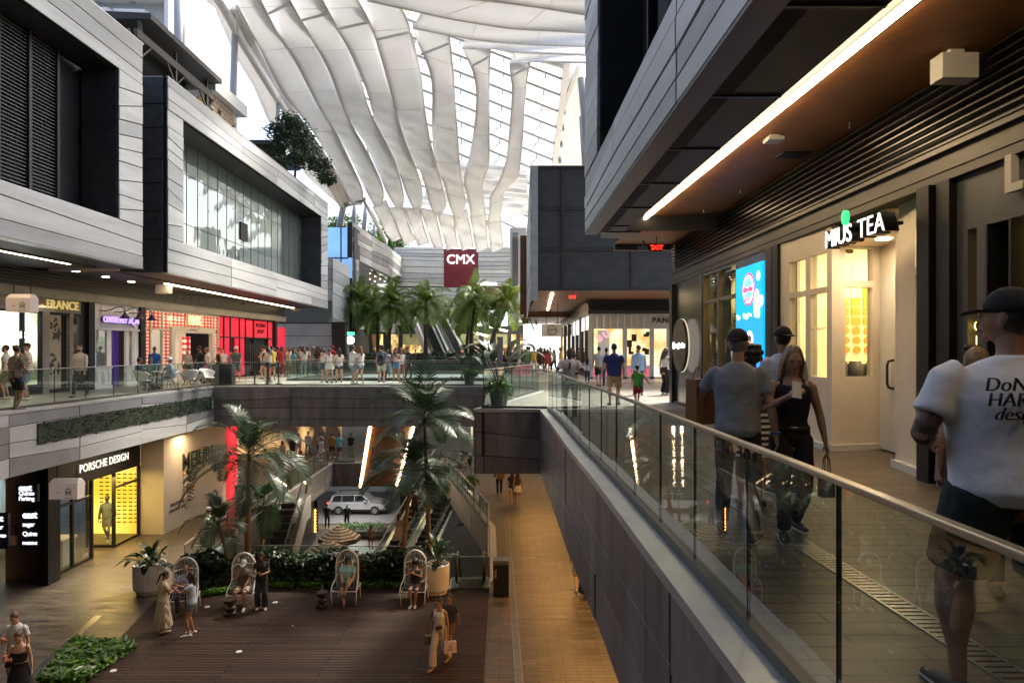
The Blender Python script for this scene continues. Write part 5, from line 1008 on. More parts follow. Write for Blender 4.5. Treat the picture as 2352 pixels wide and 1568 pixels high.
# columns that carry the canopy
def post(label, a, b_, r_): o = MB(); o.tube([a, b_], r_, 12); tag(o.build('canopy_post', mat('post_grey', (.42, .43, .46), .5, .1), smooth=True), label, 'post', 'posts carrying the canopy')
post('thick straight grey post beside the condo tower', at(412, -70, 36), at(412, 330, 36), .27)
post('grey post rising to the knee of the canopy tube above the terraces', zp((60, 200)), at(532, 330, 41), .20)
post('grey post behind the crown of the terrace tree', zp((322, 610)), at(641, 440, 49), .22)
post('slanted post nearest the pale box, holding the low canopy corner', at(788, 478, 63), at(770, 560, 64), .28)
post('second slanted post beyond the glass building', at(816, 470, 66), at(808, 560, 66), .24)
post('third slanted post beyond the glass building', at(841, 472, 68), at(832, 560, 68), .22)
post('thin post near the curving grey building', at(862, 512, 72), at(856, 570, 72), .18)
post('thin post at the far corner of the canopy', at(888, 548, 76), at(884, 580, 76), .16)
post('grey strut at the right edge beside the overhanging storey', at(1338, 180, 40), at(1352, 330, 40), .30)
post('slender white post above the grey louvred block', at(1335, 268, 44), at(1342, 385, 44), .14)
# sloping glass roof with grey louvre beams behind the blades
gr = empty('glass_roof', (0, 0, 0), 0, 'sloping glass roof with slanted grey beams behind the fabric blades', 'roof')
o = MB(); gl = MB(); 
for k_ in range(12):
    yl, yr = -150+k_*96, 30+k_*108
    xl, xr = 700+k_*18, 2055-k_*9
    if k_ >= 3: pass
    a0, a1 = zp((xl, yl+60-(1130-xl)*.30+60), 9), zp((xr, yr+0+390-60-k_*10), 9)
    o.bar(a0, a1, .22, 1.25, up=(0, .55, .83))
o.build('beam', mat('roof_beam', (.28, .285, .29), .5, .2), gr)
c0, c1_, c2_, c3_ = zp((690, 30), 10.5), zp((2060, 330), 10.5), zp((1950, 1080), 10.5), zp((900, 1150), 10.5)
gl.quad(c0, c1_, c2_, c3_); gl.build('pane', glass_mat('roof_glass', (.93, .95, .96), .4, solid=.12, scol=(.8, .8, .8)), gr, solid=.05)
o = MB()
for k_ in range(11):
    f = k_/10; o.bar(c0.lerp(c1_, f), c3_.lerp(c2_, f), .07, .12)
o.build('mullion', M['dark2'], gr)
o = MB(); o.bar(zp((2045, 370), 8), zp((1965, 1010), 8), .5, .5); o.bar(zp((2110, 400), 8), zp((2000, 700), 8), .35, .3); o.bar(zp((1345, 205), 8.5), zp((2040, 405), 8.5), .25, .3); o.build('edge_beam', wm, gr)
o = MB(); o.quad(zp((2060, 380), 9), zp((2145, 480), 9), zp((2150, 1000), 9), zp((1975, 1010), 9)); o.build('edge_sail', M['fabric'], gr, solid=.1)
o = MB()
for k_ in range(9): o.bar(zp((1180-k_*8+60, 960+k_*32), 6), zp((1800+k_*2, 1030+k_*30), 6), .2, .5, up=(0, .5, .86))
o.build('lower_beam', wm, gr)
# overhead continuation of the canopy past the camera; unseen, opaque to cut skylight
o = MB()
for k_ in range(9):
    y1 = 36-k_*6; rows = []
    for i in range(9):
        x = -10.5+i*2.6; zz = 23.5+.6*math.sin(i*.9+k_)
        rows.append([(x, y1-f*5.6, zz+.5*math.sin(f*3.1)) for f in (0, .25, .5, .75, 1)])
    t_ = MB(); t_.grid(rows); t_.build('overhead_blade', M['fabric_light_block'], cano, smooth=True, solid=.1)
# ---------------------------------------------------------------- glass railings
def railing(label, path, joints=None, pitch=1.1, z=0, h=1.07, rail=True, group=None):
    P = Path(path); e = empty('glass_railing', (0, 0, 0), 0, label, 'railing', group)
    if joints is None:
        n = max(1, round(P.L/pitch)); joints = [P.L*i/n for i in range(n+1)]
    gp_ = .008
    for a, b_ in zip(joints[:-1], joints[1:]):
        o = MB(); cuts = [a+gp_]+[c for c in P.c if a+.05 < c < b_-.05]+[b_-gp_]
        for q0, q1 in zip(cuts[:-1], cuts[1:]):
            A0, A1, B0, B1 = P.at(q0, -.008), P.at(q0, .008), P.at(q1, -.008), P.at(q1, .008)
            i = len(o.v); o.v += [(A0.x, A0.y, z+.05), (A1.x, A1.y, z+.05), (B1.x, B1.y, z+.05), (B0.x, B0.y, z+.05), (A0.x, A0.y, z+h-.02), (A1.x, A1.y, z+h-.02), (B1.x, B1.y, z+h-.02), (B0.x, B0.y, z+h-.02)]
            o.f.append((i+1, i+2, i+6, i+5)); o.m.append(0)
            if q0 == cuts[0]: o.f.append((i, i+1, i+5, i+4)); o.m.append(1)
            if q1 == cuts[-1]: o.f.append((i+2, i+3, i+7, i+6)); o.m.append(1)
        o.build('glass_panel', [M['glass'], M['glass_edge']], e)
    o = MB(); ribbon_box(o, path, -.045, .045, z+.03 if z == 0 else z, z+.09); o.build('base_shoe', M['dark2'] if z else M['beam'], e)
    if rail: o = MB(); ribbon_box(o, path, -.024, .024, z+h-.028, z+h); o.build('handrail', M['steel'], e, bevel=.006)
    return e
near = [(.97, 18.0), (1.08, 14.8), (1.15, 11.2), (1.25, 8.4), (1.32, 5.4), (1.355, 3.3), (1.36, -1)]
Pn = Path(near); L_ = Pn.L
js = sorted({0, L_, *[L_-(y+1) for y in (.6, 1.7, 2.83, 3.88, 4.95, 6.0, 7.1, 8.2, 9.3, 10.4, 11.5, 12.6, 13.7, 14.8, 15.9, 17.0)]})
railing('nearest glass railing with brushed steel handrail running along the right walkway', near, js)
railing('short glass railing across the front of the square corner block', [(-.82, 18.48), (.95, 18.2)], pitch=.6)
railing('slanting glass railing behind the potted bird plant', [(1.02, 26.5), (-.78, 18.6)][::-1], pitch=1.2)
railing('glass railing closing the gap between bridge and right walkway', [(-1.0, 30.08), (1.0, 26.8)])
railing('long glass railing on the front of the bridge before the crowd', [(-13.25, 30.08), (-1.05, 30.08)], pitch=1.5)
railing('glass railing with pale handrail along the left walkway', [(-13.2, 8), (-13.25, 30.0)], pitch=1.45)
VO = [(-11.6, 35.2), (-.9, 35.2), (-.9, 52.8), (-11.6, 52.8)]
railing('glass railing on the near side of the far opening', [VO[0], VO[1]], pitch=1.8, group=None); railing('glass railing on the right side of the far opening', [VO[1], VO[2]], pitch=1.8)
railing('glass railing on the left side of the far opening by the queue', [VO[3], VO[0]], pitch=1.8); railing('glass railing at the foot of the coconut palm bed', [VO[2], VO[3]], pitch=2.5)
railing('lower glass railing behind the hedge and egg chairs', [(-10.7, 22.85), (-3.0, 22.75)][::-1], pitch=2.4, z=Z1)
railing('low glass railing above the small escalator beside the waste bin', [(-2.3, 21.6), (-.72, 21.6)], pitch=1.0, z=Z1)
railing('downstairs glass railing leading away beside the amber walkway', [(-.75, 21.7), (-1.0, 29.2), (-4.1, 41.8)], pitch=1.6, z=Z1)
railing('downstairs glass railing on the left rim of the escalator opening', [(-12.15, 45), (-12.1, 33), (-11.0, 22.9)], pitch=1.6, z=Z1)
railing('downstairs glass railing on the far rim under the bridge', [(-12.0, 46.1), (-10.6, 46.1)], pitch=1.4, z=Z1)
# drains
for nm, a, b_, z, lab in (('floor_drain', (2.0, 18, 0), (2.5, 1.6, 0), .004, 'steel slotted drain line in the upper walkway floor'), ('floor_drain', (-.26, 31, 0), (.35, 9, 0), Z1+.004, 'steel slotted drain line in the downstairs amber walkway'), ('floor_drain', tuple(onz(226, 1414, Z1)), tuple(onz(60, 1560, Z1)), Z1+.004, 'short drain slot near the potted planter downstairs left')):
    o = MB(); a = Vector(a); b_ = Vector(b_); a.z = b_.z = z; n = int((b_-a).length/.06); d = (b_-a)/n
    o.bar(a-Vector((.085, 0, 0)), b_-Vector((.085, 0, 0)), .02, .012); o.bar(a+Vector((.085, 0, 0)), b_+Vector((.085, 0, 0)), .02, .012)
    for i in range(n): p = a+d*i; o.box(p.x-.075, p.y-.02, z-.002, p.x+.075, p.y+.02, z+.004)
    tag(o.build(nm, M['steel']), lab, 'drain')
# ---------------------------------------------------------------- escalators
def escalator(label, top, bot, w_=1.45, deck=.2, h=.95, side_m='coping', under=False, steps_n=None, ext=1.0, name='escalator'):
    e = empty(name, (0, 0, 0), 0, label, 'escalator'); T = Vector(top); B = Vector(bot); d = T-B; hd = Vector((d.x, d.y, 0)); run = hd.length; hd.normalize(); s = hd.cross(Vector((0, 0, 1))).normalized()
    sd = d.normalized(); iw = w_/2-deck
    o = MB(); n = int(run/.4); st = d/n
    for i in range(n):
        a = B+st*i; c = [a-s*iw, a+s*iw, a+s*iw+hd*st.to_2d().length, a-s*iw+hd*st.to_2d().length]
        o.hexa([p+Vector((0, 0, -.25)) for p in c], [p+Vector((0, 0, st.z)) for p in c])
        for q in range(2): o.bar(a+s*(-iw+.0)+hd*.0+Vector((0, 0, st.z-.02)), a+s*iw+Vector((0, 0, st.z-.02)), .02, .03)
    o.build('steps', wave_mat('step_grooves', (.012, .012, .013), (.05, .05, .052), 6, .4, direction='X'), e)
    for sg_ in (-1, 1):
        o = MB(); off = s*sg_*(w_/2-deck/2)
        o.bar(B+off+Vector((0, 0, .12)), T+off+Vector((0, 0, .12)), deck, .06); o.bar(T+off+Vector((0, 0, .12)), T+off+hd*ext+Vector((0, 0, .12)), deck, .06); o.bar(B+off+Vector((0, 0, .12)), B+off-hd*ext+Vector((0, 0, .12)), deck, .06)
        o.build('deck', M['steel'], e)
        o = MB(); off2 = s*sg_*(w_/2+.02)
        for (a, b_) in ((B, T), (T, T+hd*ext), (B-hd*ext, B)):
            a = a+off2; b_ = b_+off2; o.hexa([a+Vector((0, 0, -1.0)), b_+Vector((0, 0, -1.0)), b_+Vector((0, 0, -1.0))+s*.04, a+Vector((0, 0, -1.0))+s*.04], [a+Vector((0, 0, .12)), b_+Vector((0, 0, .12)), b_+Vector((0, 0, .12))+s*.04, a+Vector((0, 0, .12))+s*.04])
        o.build('side_panel', M[side_m], e)
        off3 = s*sg_*(iw+.03); o = MB()
        for (a, b_) in ((B, T), (T, T+hd*(ext-.1)), (B-hd*(ext-.1), B)):
            a = a+off3; b_ = b_+off3; o.quad(a+Vector((0, 0, .15)), b_+Vector((0, 0, .15)), b_+Vector((0, 0, h)), a+Vector((0, 0, h)))
        o.build('glass_side', M['glass'], e)
        o = MB(); E = hd*ext; z = Vector((0, 0, 1))
        o.tube([B+off3-E*.8+z*.25, B+off3-E*1.05+z*.45, B+off3-E*1.1+z*.7, B+off3-E*.95+z*h, B+off3-E*.5+z*(h+.02), B+off3+z*(h+.03), T+off3+z*(h+.03), T+off3+E*.5+z*(h+.02), T+off3+E*.95+z*h, T+off3+E*1.1+z*.7, T+off3+E*1.05+z*.45, T+off3+E*.8+z*.25], .045, 8)
        o.build('handrail', M['black'], e, smooth=True)
    if under:
        o = MB(); a0, a1 = T-hd*.0, B
        q = [T-s*(w_/2+.5), T+s*(w_/2+.5), B+s*(w_/2+.5), B-s*(w_/2+.5)]; dz = Vector((0, 0, -1.25))
        o.hexa([p+dz for p in q], [p+dz+Vector((0, 0, .1)) for p in q]); o.build('wood_underside', M['wood'], e)
        o = MB()
        for sg_ in (-1, 1): off = s*sg_*(w_/2+.38); o.bar(T+off+dz+Vector((0, 0, -.05)), B+off+dz+Vector((0, 0, -.05)), .14, .05)
        o.build('light_strip', M['warm_strip'], e)
    return e
tR = Vector((-3.1, 44.3, Z1)); bR = tR+Vector((-.31, -.95, 0)).normalized()*9.0+Vector((0, 0, Z0-Z1)); sv = Vector((.95, -.31, 0))
escalator('right one of the two parallel escalators going down from the middle level', tR+sv*.05, bR+sv*.05, 1.5, side_m='dark2')
escalator('left one of the two parallel escalators going down from the middle level', tR-sv*1.55, bR-sv*1.55, 1.5)
escalator('escalator climbing overhead with wood underside and two light strips', (-6.0, 35.4, -.1), (-8.7, 44.6, Z1), 1.6, under=True, side_m='dark2')
escalator('steep metal escalator below the left walkway beside the palm trunks', (-11.0, 34.2, Z1), (-10.2, 25.2, Z0), 1.3)
escalator('small escalator seen end on beside the waste bin', (-1.35, 22.4, Z1), (-1.75, 31.4, Z0), 1.2)
escalator('far left one of the twin escalators rising behind the coconut palms', tuple(at(968, 730, 72)), tuple(at(1012, 832, 64)), 1.7, ext=.6)
escalator('far right one of the twin escalators rising behind the coconut palms', tuple(at(1010, 735, 72)), tuple(at(1060, 832, 64)), 1.7, ext=.6)
# ---------------------------------------------------------------- downstairs left: shops
XL = -15.3
e = empty('eyewear_shop', (0, 0, 0), 0, 'black framed eyewear shop with glowing yellow display wall downstairs', 'shop')
o = MB(); o.box(XL-.2, 22.3, -3.15, XL, 28.1, -1.95); o.build('sign_band', M['black'], e)
text('PORSCHE DESIGN', (XL+.06, 25.6, -2.62), .40, emit('silver_letter', (.9, .86, .76), .5), (R(90), 0, R(90)), .006, parent=e, bold=.006, sx=.92, space=1.05).name = 'lettering'
o = MB(); o.box(XL-.04, 22.75, -5.9, XL-.02, 23.75, -3.2); o.box(XL-.04, 23.85, -5.9, XL-.02, 24.85, -3.2); o.build('window', M['glass_clear'], e)
o = MB(); o.box(XL-1.0, 26.3, -5.9, XL-.06, 26.32, -3.2); o.build('window', M['glass_clear'], e)
o = MB(); o.box(XL-.06, 26.4, -5.9, XL-.04, 28.05, -3.2); o.build('window', M['glass_clear'], e)
o = MB()
for y in (22.6, 23.75, 24.85, 26.25, 28.0): o.box(XL-.1, y, -6, XL+.01, y+.1, -3.15)
for z in (-6, -3.75): o.box(XL-.08, 22.7, z, XL, 24.85, z+.08); o.box(XL-.08, 26.35, z, XL, 28, z+.08)
o.box(XL-1.05, 26.26, -6, XL-.1, 26.34, -5.9); o.box(XL-1.1, 26.25, -6, XL-1.0, 26.36, -3.15); o.build('frame', M['black'], e)
o = MB(); o.box(-17.6, 28.3, -6, XL-.05, 28.35, -3.1); o.build('display_wall', grad_emit('yellow_wall', (.85, .42, .03), (1, .64, .12), .7, .75), e)
o = MB()
for r_ in range(13):
    for c_ in range(7):
        x = -17.0+c_*.24; z = -3.55-r_*.165; disc(o, (x-.04, 28.27, z), .034, 8, (1, 0, 0), (0, 0, .8), (0, -1, 0), .01); disc(o, (x+.04, 28.27, z), .034, 8, (1, 0, 0), (0, 0, .8), (0, -1, 0), .01); o.box(x-.07, 28.262, z+.02, x+.07, 28.275, z+.035)
o.build('glasses_display', M['black'], e)
o = MB(); o.box(-19, 22.3, -6, -18.9, 28.3, -3); o.build('interior', grad_emit('eye_in', (.02, .02, .02), (.25, .42, .5), .7, .5, (1, 1, .5), (.45, .62)), e)
for i, (x, y, h_, mm) in enumerate(((-16.2, 23.2, .75, M['white']), (-16.0, 24.2, .95, M['white']), (-16.9, 23.6, 1.1, M['amber']))):
    o = MB(); o.box(x-.3, y-.35, -6, x+.3, y+.35, -6+h_-.1); o.box(x-.34, y-.4, -6+h_-.09, x+.34, y+.4, -6+h_); o.build('plinth', mm, e)
text('236B', (XL+.012, 24.45, -5.75), .16, M['white'], (R(90), 0, R(90)), .002, parent=e).name = 'lettering'
l = bpy.data.lights.new('shop_light', 'AREA'); l.energy = 70; l.color = (1, .66, .2); l.size = 1.2; lo = bpy.data.objects.new('shop_light', l); link(lo, e); lo.location = (-15.6, 26.2, -3.3)
sgp = [((45, 98), (1168, 1260), 22.15, ['east', 'sugar', 'Quinto', 'PARKING'], (.32, .20, .20, .13), 'black lit directory sign on the pillar left of the eyewear shop'),
       ((36, 85), (1112, 1152), 21.2, ['east', 'Quinto', 'Parking'], (.27, .18, .18), 'smaller black lit directory sign hanging above the pillar sign'),
       ((-28, 18), (1178, 1260), 21.6, ['east', 'sugar', 'Quinto', 'CMX'], (.26, .20, .18, .13), 'black lit directory sign cut off by the left edge')]
for (pxs, pys, y, ws, szs, lab) in sgp:
    s_ = empty('directory_sign', (0, 0, 0), 0, lab, 'sign', 'black directory signs downstairs')
    x0, x1 = xat(pxs[0], y), xat(pxs[1], y); z0, z1 = zat(pys[1], y), zat(pys[0], y)
    o = MB(); o.box(x0, y, z0, x1, y+.12, z1); o.build('panel', M['black'], s_, bevel=.01)
    n = len(ws); tot = z1-z0
    for i, (wd, sz_) in enumerate(zip(ws, szs)):
        z = z1-tot*(i+.65)/(n+.25); text(wd, (x0+.1, y-.012, z), sz_, emit('dir_white', (.85, .85, 1), 1.0), (R(90), 0, 0), .004, align='LEFT', parent=s_, bold=.006 if i == 0 else 0, space=.92).name = 'lettering'
w_ = empty('pillar', (0, 0, 0), 0, 'grey pillar carrying the black directory sign', 'pillar')
o = MB(); o.box(-16.55, 22.3, -6, -15.32, 22.5, -1.9); o.box(-15.30, 22.0, -6, -14.95, 22.6, -1.9, 1); o.build('shaft', [M['beam'], M['dark']], w_)
o = MB(); o.box(-16.35, 22.2, -4.75, -16.15, 22.3, -4.45); o.build('call_box', M['offwhite'], w_); o = MB(); o.box(-16.4, 22.25, -4.35, -16.2, 22.3, -4.15); o.build('blue_plate', mat('blue_pl', (.03, .06, .15), .4), w_)
ld = empty('dark_shop', (0, 0, 0), 0, 'dark storefront with dim lights at the lower left edge', 'shop')
o = MB(); o.box(-20, 21.8, -6, -16.6, 22.0, -1.9); o.build('wall', grad_emit('lower_left', (.015, .012, .012), (.25, .12, .04), .8, .3, (1, 1, .6), (.5, .7)), ld); o = MB(); o.box(-17.2, 21.6, -6, -17.05, 21.8, -1.9); o.build('frame', M['black'], ld)
j = empty('jewellery_hoarding', (0, 0, 0), 0, 'cream wall with black capitals and a gold wave picture downstairs', 'wall')
o = MB(); o.box(XL, 28.12, -6, -14.35, 35.4, -1.95); o.build('wall', mat('cream_wall', (.60, .53, .43), .55, noise_s=1, noise_a=.05), j)
JR = (R(90), 0, R(90))
text('MEJURI', (-14.33, 31.2, -3.35), 1.05, M['black'], JR, .012, parent=j, bold=.012, sx=.95).name = 'lettering'
text('FINE JEWELRY', (-14.33, 29.25, -4.95), .19, M['black'], JR, .004, parent=j, bold=.002).name = 'lettering'; text('FOR EVERY DAY', (-14.33, 29.25, -5.2), .19, M['black'], JR, .004, parent=j, bold=.002).name = 'lettering'
gm = [mat('gold_w', (.50, .28, .08), .3, .8), mat('brown_w', (.10, .05, .02), .35, .4), mat('pearl_w', (.62, .58, .50), .3), mat('grey_w', (.38, .34, .28), .4)]
for i in range(8):
    o = MB(); z = -3.9-i*.17; o.tube([(-14.33, 29.75+k_*.13, z+.14*math.sin(k_*.75+.2)+(.02*k_)) for k_ in range(11)], [.05+.05*math.sin(math.pi*k_/10) for k_ in range(11)], 8, sq=.4); o.build('picture_wave', gm[(0, 2, 1, 2, 0, 3, 2, 3)[i]], j, smooth=True)
o = MB(); disc(o, (-14.35, 30.1, -5.25), .17, 20, (0, 1, 0), (0, 0, 1), (1, 0, 0), .03); o.build('picture_pearl', gm[3], j)
o = MB(); o.box(-14.34, 34.4, -5.9, -14.2, 35.3, -2.3); tag(o.build('red_light_panel', emit('red_glow', (1, .02, .04), .6)), 'glowing red vertical panel beside the cream hoarding', 'light panel')
for (loc, en, col, sz) in (((-13.8, 29.4, -2.1), 26, (1, .68, .36), .8), ((-13.6, 25.5, -2.1), 20, (1, .6, .25), .8), ((2.6, 13, -1.95), 85, (1, .50, .15), 2.2), ((2.6, 21, -1.95), 75, (1, .50, .15), 2.2), ((2.2, 29, -1.95), 75, (1, .50, .15), 2.2), ((1.5, 38, -1.95), 85, (1, .48, .13), 2.2), ((-17, 40, -1.95), 30, (1, .7, .4), 2), ((2.4, 6, -1.95), 60, (1, .46, .11), 2), ((-12.0, 50.5, -7.8), 190, (1, .95, .88), 3)):  # last lamp is added: stands in for street daylight on the car
    l = bpy.data.lights.new('ceiling_or_fill_lamp', 'AREA'); l.energy = en; l.color = col; l.size = sz; lo = bpy.data.objects.new('ceiling_or_fill_lamp', l); link(lo); lo.location = loc
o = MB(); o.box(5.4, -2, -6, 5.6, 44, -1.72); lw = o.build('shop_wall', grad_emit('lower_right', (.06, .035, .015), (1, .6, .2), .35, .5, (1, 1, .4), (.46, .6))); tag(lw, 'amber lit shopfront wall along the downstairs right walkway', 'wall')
o = MB(); o.box(-24, 50, -6, -12.5, 50.1, -1.72, 0); o.box(-3.5, 58, -6, 8, 58.1, -1.72, 1); tag(o.build('shop_wall', [grad_emit('far_low', (.03, .02, .015), (.8, .45, .18), .5, .5, (1, 1, .5), (.5, .64)), grad_emit('far_low_b', (.65, .52, .32), (.95, .85, .62), .35, .65, (1, 1, 1), (.4, .6))]), 'dim and cream shopfronts far under the bridge', 'wall')
o = MB()
for i in range(6): o.box(-3.3+i*1.3, 57.7, -6, -3.15+i*1.3, 57.95, -1.8)
o.box(-3.5, 57.7, -4.4, 8, 57.9, -4.2); tag(o.build('window_frame_screen', M['dark2']), 'dark mullions before the cream shopfronts under the bridge', 'mullions')
railing('glass railing before the cream shopfronts under the bridge', [(-3.8, 50), (2, 50)], pitch=1.6, z=Z1)
# ---------------------------------------------------------------- ground level under the opening
o = MB(); o.box(-7.6, 46.5, Z0, -5.0, 48, Z1-1.6); tag(o.build('pillar', M['black']), 'wide black pillar beside the silver car', 'pillar')
gw = empty('cafe_shop', (0, 0, 0), 0, 'dark ground floor cafe front with a glowing vertical sign', 'shop')
o = MB(); o.box(-25, 46.5, Z0, -14.4, 46.7, Z1-1.7); o.box(-16.5, 24, Z0, -13.3, 46.4, Z0+3.6); o.box(-4, 24, Z0, 3, 24.2, Z0+3.0); o.build('wall', M['dark'], gw)
o = MB(); o.box(xat(716, 46), 46.1, -10.7, xat(728, 46), 46.3, zat(1150, 46)); sg_ = o.build('sign_panel', M['black'], gw)
o = MB()
for q in range(16): disc(o, (xat(722, 46)+.06*(q % 2)-.03, 46.08, -9.15-.1*q), .06, 8, (1, 0, 0), (0, 0, 1), (0, -1, 0), .02)
o.build('bulbs', emit('bulb', (1, .45, .08), 7), sg_)
o = MB(); disc(o, (xat(704, 46), 46.2, zat(1174, 46)), .22, 14, (1, 0, 0), (0, 0, 1), (0, -1, 0), .03); disc(o, (xat(703, 46), 46.2, zat(1188, 46)), .2, 14, (1, 0, 0), (0, 0, 1), (0, -1, 0), .03); o.build('glowing_discs', emit('disc_or', (1, .4, .05), 2.5), gw)
# ---- silver car
def car(loc):
    e = empty('parked_car', loc, 0, 'silver sport utility car parked at street level beyond the opening', 'car')
    prof = [(-2.35, .42), (-2.40, .75), (-2.36, 1.05), (-2.22, 1.12), (-2.05, 1.55), (-1.85, 1.66), (.2, 1.68), (.55, 1.60), (1.15, 1.10), (2.05, .98), (2.35, .82), (2.42, .5), (2.35, .36)]
    paint = mat('silver_paint', (.42, .43, .46), .22, .5, coat=.6)
    o = MB(); n = len(prof); st = 0
    for k_, (yy, sc_) in enumerate(((-.93, .0), (-.95, 1), (.95, 1), (.93, 0))): pass
    rows = []
    for yy, inset in ((-.90, .05), (-.96, 0), (.96, 0), (.90, .05)):
        rows.append([(x, yy*(1-.16*max(0, (z-1.05)/.65)), z-(inset if z > 1.5 else 0)) for x, z in prof])
    for a, b_ in zip(rows[:-1], rows[1:]):
        i0 = len(o.v); o.v += a+b_
        for q in range(n-1): o.f.append((i0+q, i0+q+1, i0+n+q+1, i0+n+q)); o.m.append(0)
        o.f.append((i0+n-1, i0, i0+n, i0+2*n-1)); o.m.append(0)
    for r_ in (rows[0], rows[-1]): i0 = len(o.v); o.v += r_; o.f.append(tuple(range(i0, i0+n))); o.m.append(0)
    o.build('body', paint, e, bevel=.03)
    for yy in (-1, 1):
        for nm, pts in (('rear_window', [(-2.0, 1.16), (-1.85, 1.56), (-1.25, 1.60), (-1.25, 1.16)]), ('window', [(-1.18, 1.16), (-1.18, 1.60), (-.2, 1.61), (-.2, 1.16)]), ('window', [(-.13, 1.16), (-.13, 1.61), (.45, 1.56), (.98, 1.16)])):
            o = MB(); y_ = .935*yy; a = [(x, yy*(.968*(1-.16*max(0, (z-1.05)/.65))), z) for x, z in pts]; b_ = [(p[0], p[1]+yy*.015, p[2]) for p in a]; o.hexa(a, b_); o.build(nm, mat('car_glass', (.01, .012, .014), .08), e)
        for x in (-1.5, 1.5):
            o = MB(); o.tube([(x, yy*.72, .36), (x, yy*.975, .36)], .37, 24); wl = o.build('wheel', M['black'], e); o = MB(); o.tube([(x, yy*.96, .36), (x, yy*.99, .36)], .22, 16); o.build('rim', M['steel'], wl)
        o = MB(); o.box(-2.43, yy*.70-.12, .85, -2.34, yy*.70+.24*(1 if yy > 0 else -1), 1.05); o.build('tail_light', emit('tail', (1, .02, .02), 2.5), e)
        o = MB(); o.box(.62, yy*.98, 1.08, .82, yy*1.14, 1.22); o.build('mirror', paint, e)
        o = MB(); o.bar((-1.9, yy*.72, 1.70), (.2, yy*.72, 1.72), .04, .04); o.build('roof_rail', M['dark'], e)
    o = MB(); o.box(-2.3, -.968, .30, 2.3, .968, .45); o.build('sill', M['dark'], e)
    return e
c_ = car((-12.1, 54.0, Z0-.04)); c_.scale = (.94, .94, .94)
# ---- cafe umbrellas
def umbrella(p, label, s_):
    e = empty('cafe_umbrella', p, 0, label, 'umbrella', 'striped cafe umbrellas'); R_ = 1.25*s_; ms = [mat('umb_a', (.48, .42, .32), .7), mat('umb_b', (.10, .10, .09), .7)]
    o = MB(); K = 11
    for k_ in range(K):
        for q in range(8):
            a0, a1 = [2*math.pi*(q+t)/8+.3 for t in (0, 1)]; r0, r1 = R_*k_/K, R_*(k_+1)/K; z0, z1 = .62*(1-(k_/K)**1.15), .62*(1-((k_+1)/K)**1.15)
            o.quad((r0*math.cos(a0), r0*math.sin(a0), z0), (r1*math.cos(a0), r1*math.sin(a0), z1), (r1*math.cos(a1), r1*math.sin(a1), z1), (r0*math.cos(a1)+1e-4, r0*math.sin(a1), z0), k_ % 2)
    cp = o.build('canopy', ms, e, loc=(0, 0, 2.2))
    o = MB()
    for q in range(8):
        a0, a1 = [2*math.pi*(q+t)/8+.3 for t in (0, 1)]; o.quad((R_*math.cos(a0), R_*math.sin(a0), -.26), (R_*math.cos(a1), R_*math.sin(a1), -.26), (R_*math.cos(a1), R_*math.sin(a1), 0), (R_*math.cos(a0), R_*math.sin(a0), 0))
    o.build('valance', ms[1], cp)
    for a in (-math.pi/2-.1-math.pi/8+.3-.28, -math.pi/2+.3+.02): t_ = text('HENRY', (R_*.97*math.cos(a), R_*.97*math.sin(a)-.03, -.14), .2, mat('umb_txt', (.55, .48, .36), .6), (R(90), 0, a+math.pi/2), .004, parent=cp)
    o = MB(); o.tube([(0, 0, 0), (0, 0, 2.8)], .03); o.build('pole', M['dark'], e); o = MB(); o.lathe([(.35, 0), (.35, .06), (.06, .1)], n=16); o.build('base', M['dark'], e)
u1 = umbrella((xat(780, 38.8), 38.8, Z0), 'striped cafe umbrella farther from the hedge with lettering on its valance', .95); u2 = umbrella((xat(754, 35.8), 35.8, Z0), 'striped cafe umbrella just behind the hedge', 1.0)
o = MB(); o.box(-12.3, 46.8, Z0, -8.9, 48.6, Z0+.35); tag(o.build('planter_box', M['clad_dk']), 'low planter box with lime plants beside the silver car', 'planter')
for (x0, y0, x1, y1, z, n, mm, nm, lab) in ((-12.2, 46.9, -9, 48.5, Z0+.38, 1500, 'leaf_lime', 'ground_cover', ''), ):
    o = MB(); leaves(o, n, lambda r: ((r.uniform(x0, x1), r.uniform(y0, y1), z+r.uniform(0, .25)), (0, 0, 1)), .16, random.Random(3)); tag(o.build(nm, M[mm]), kind='stuff')
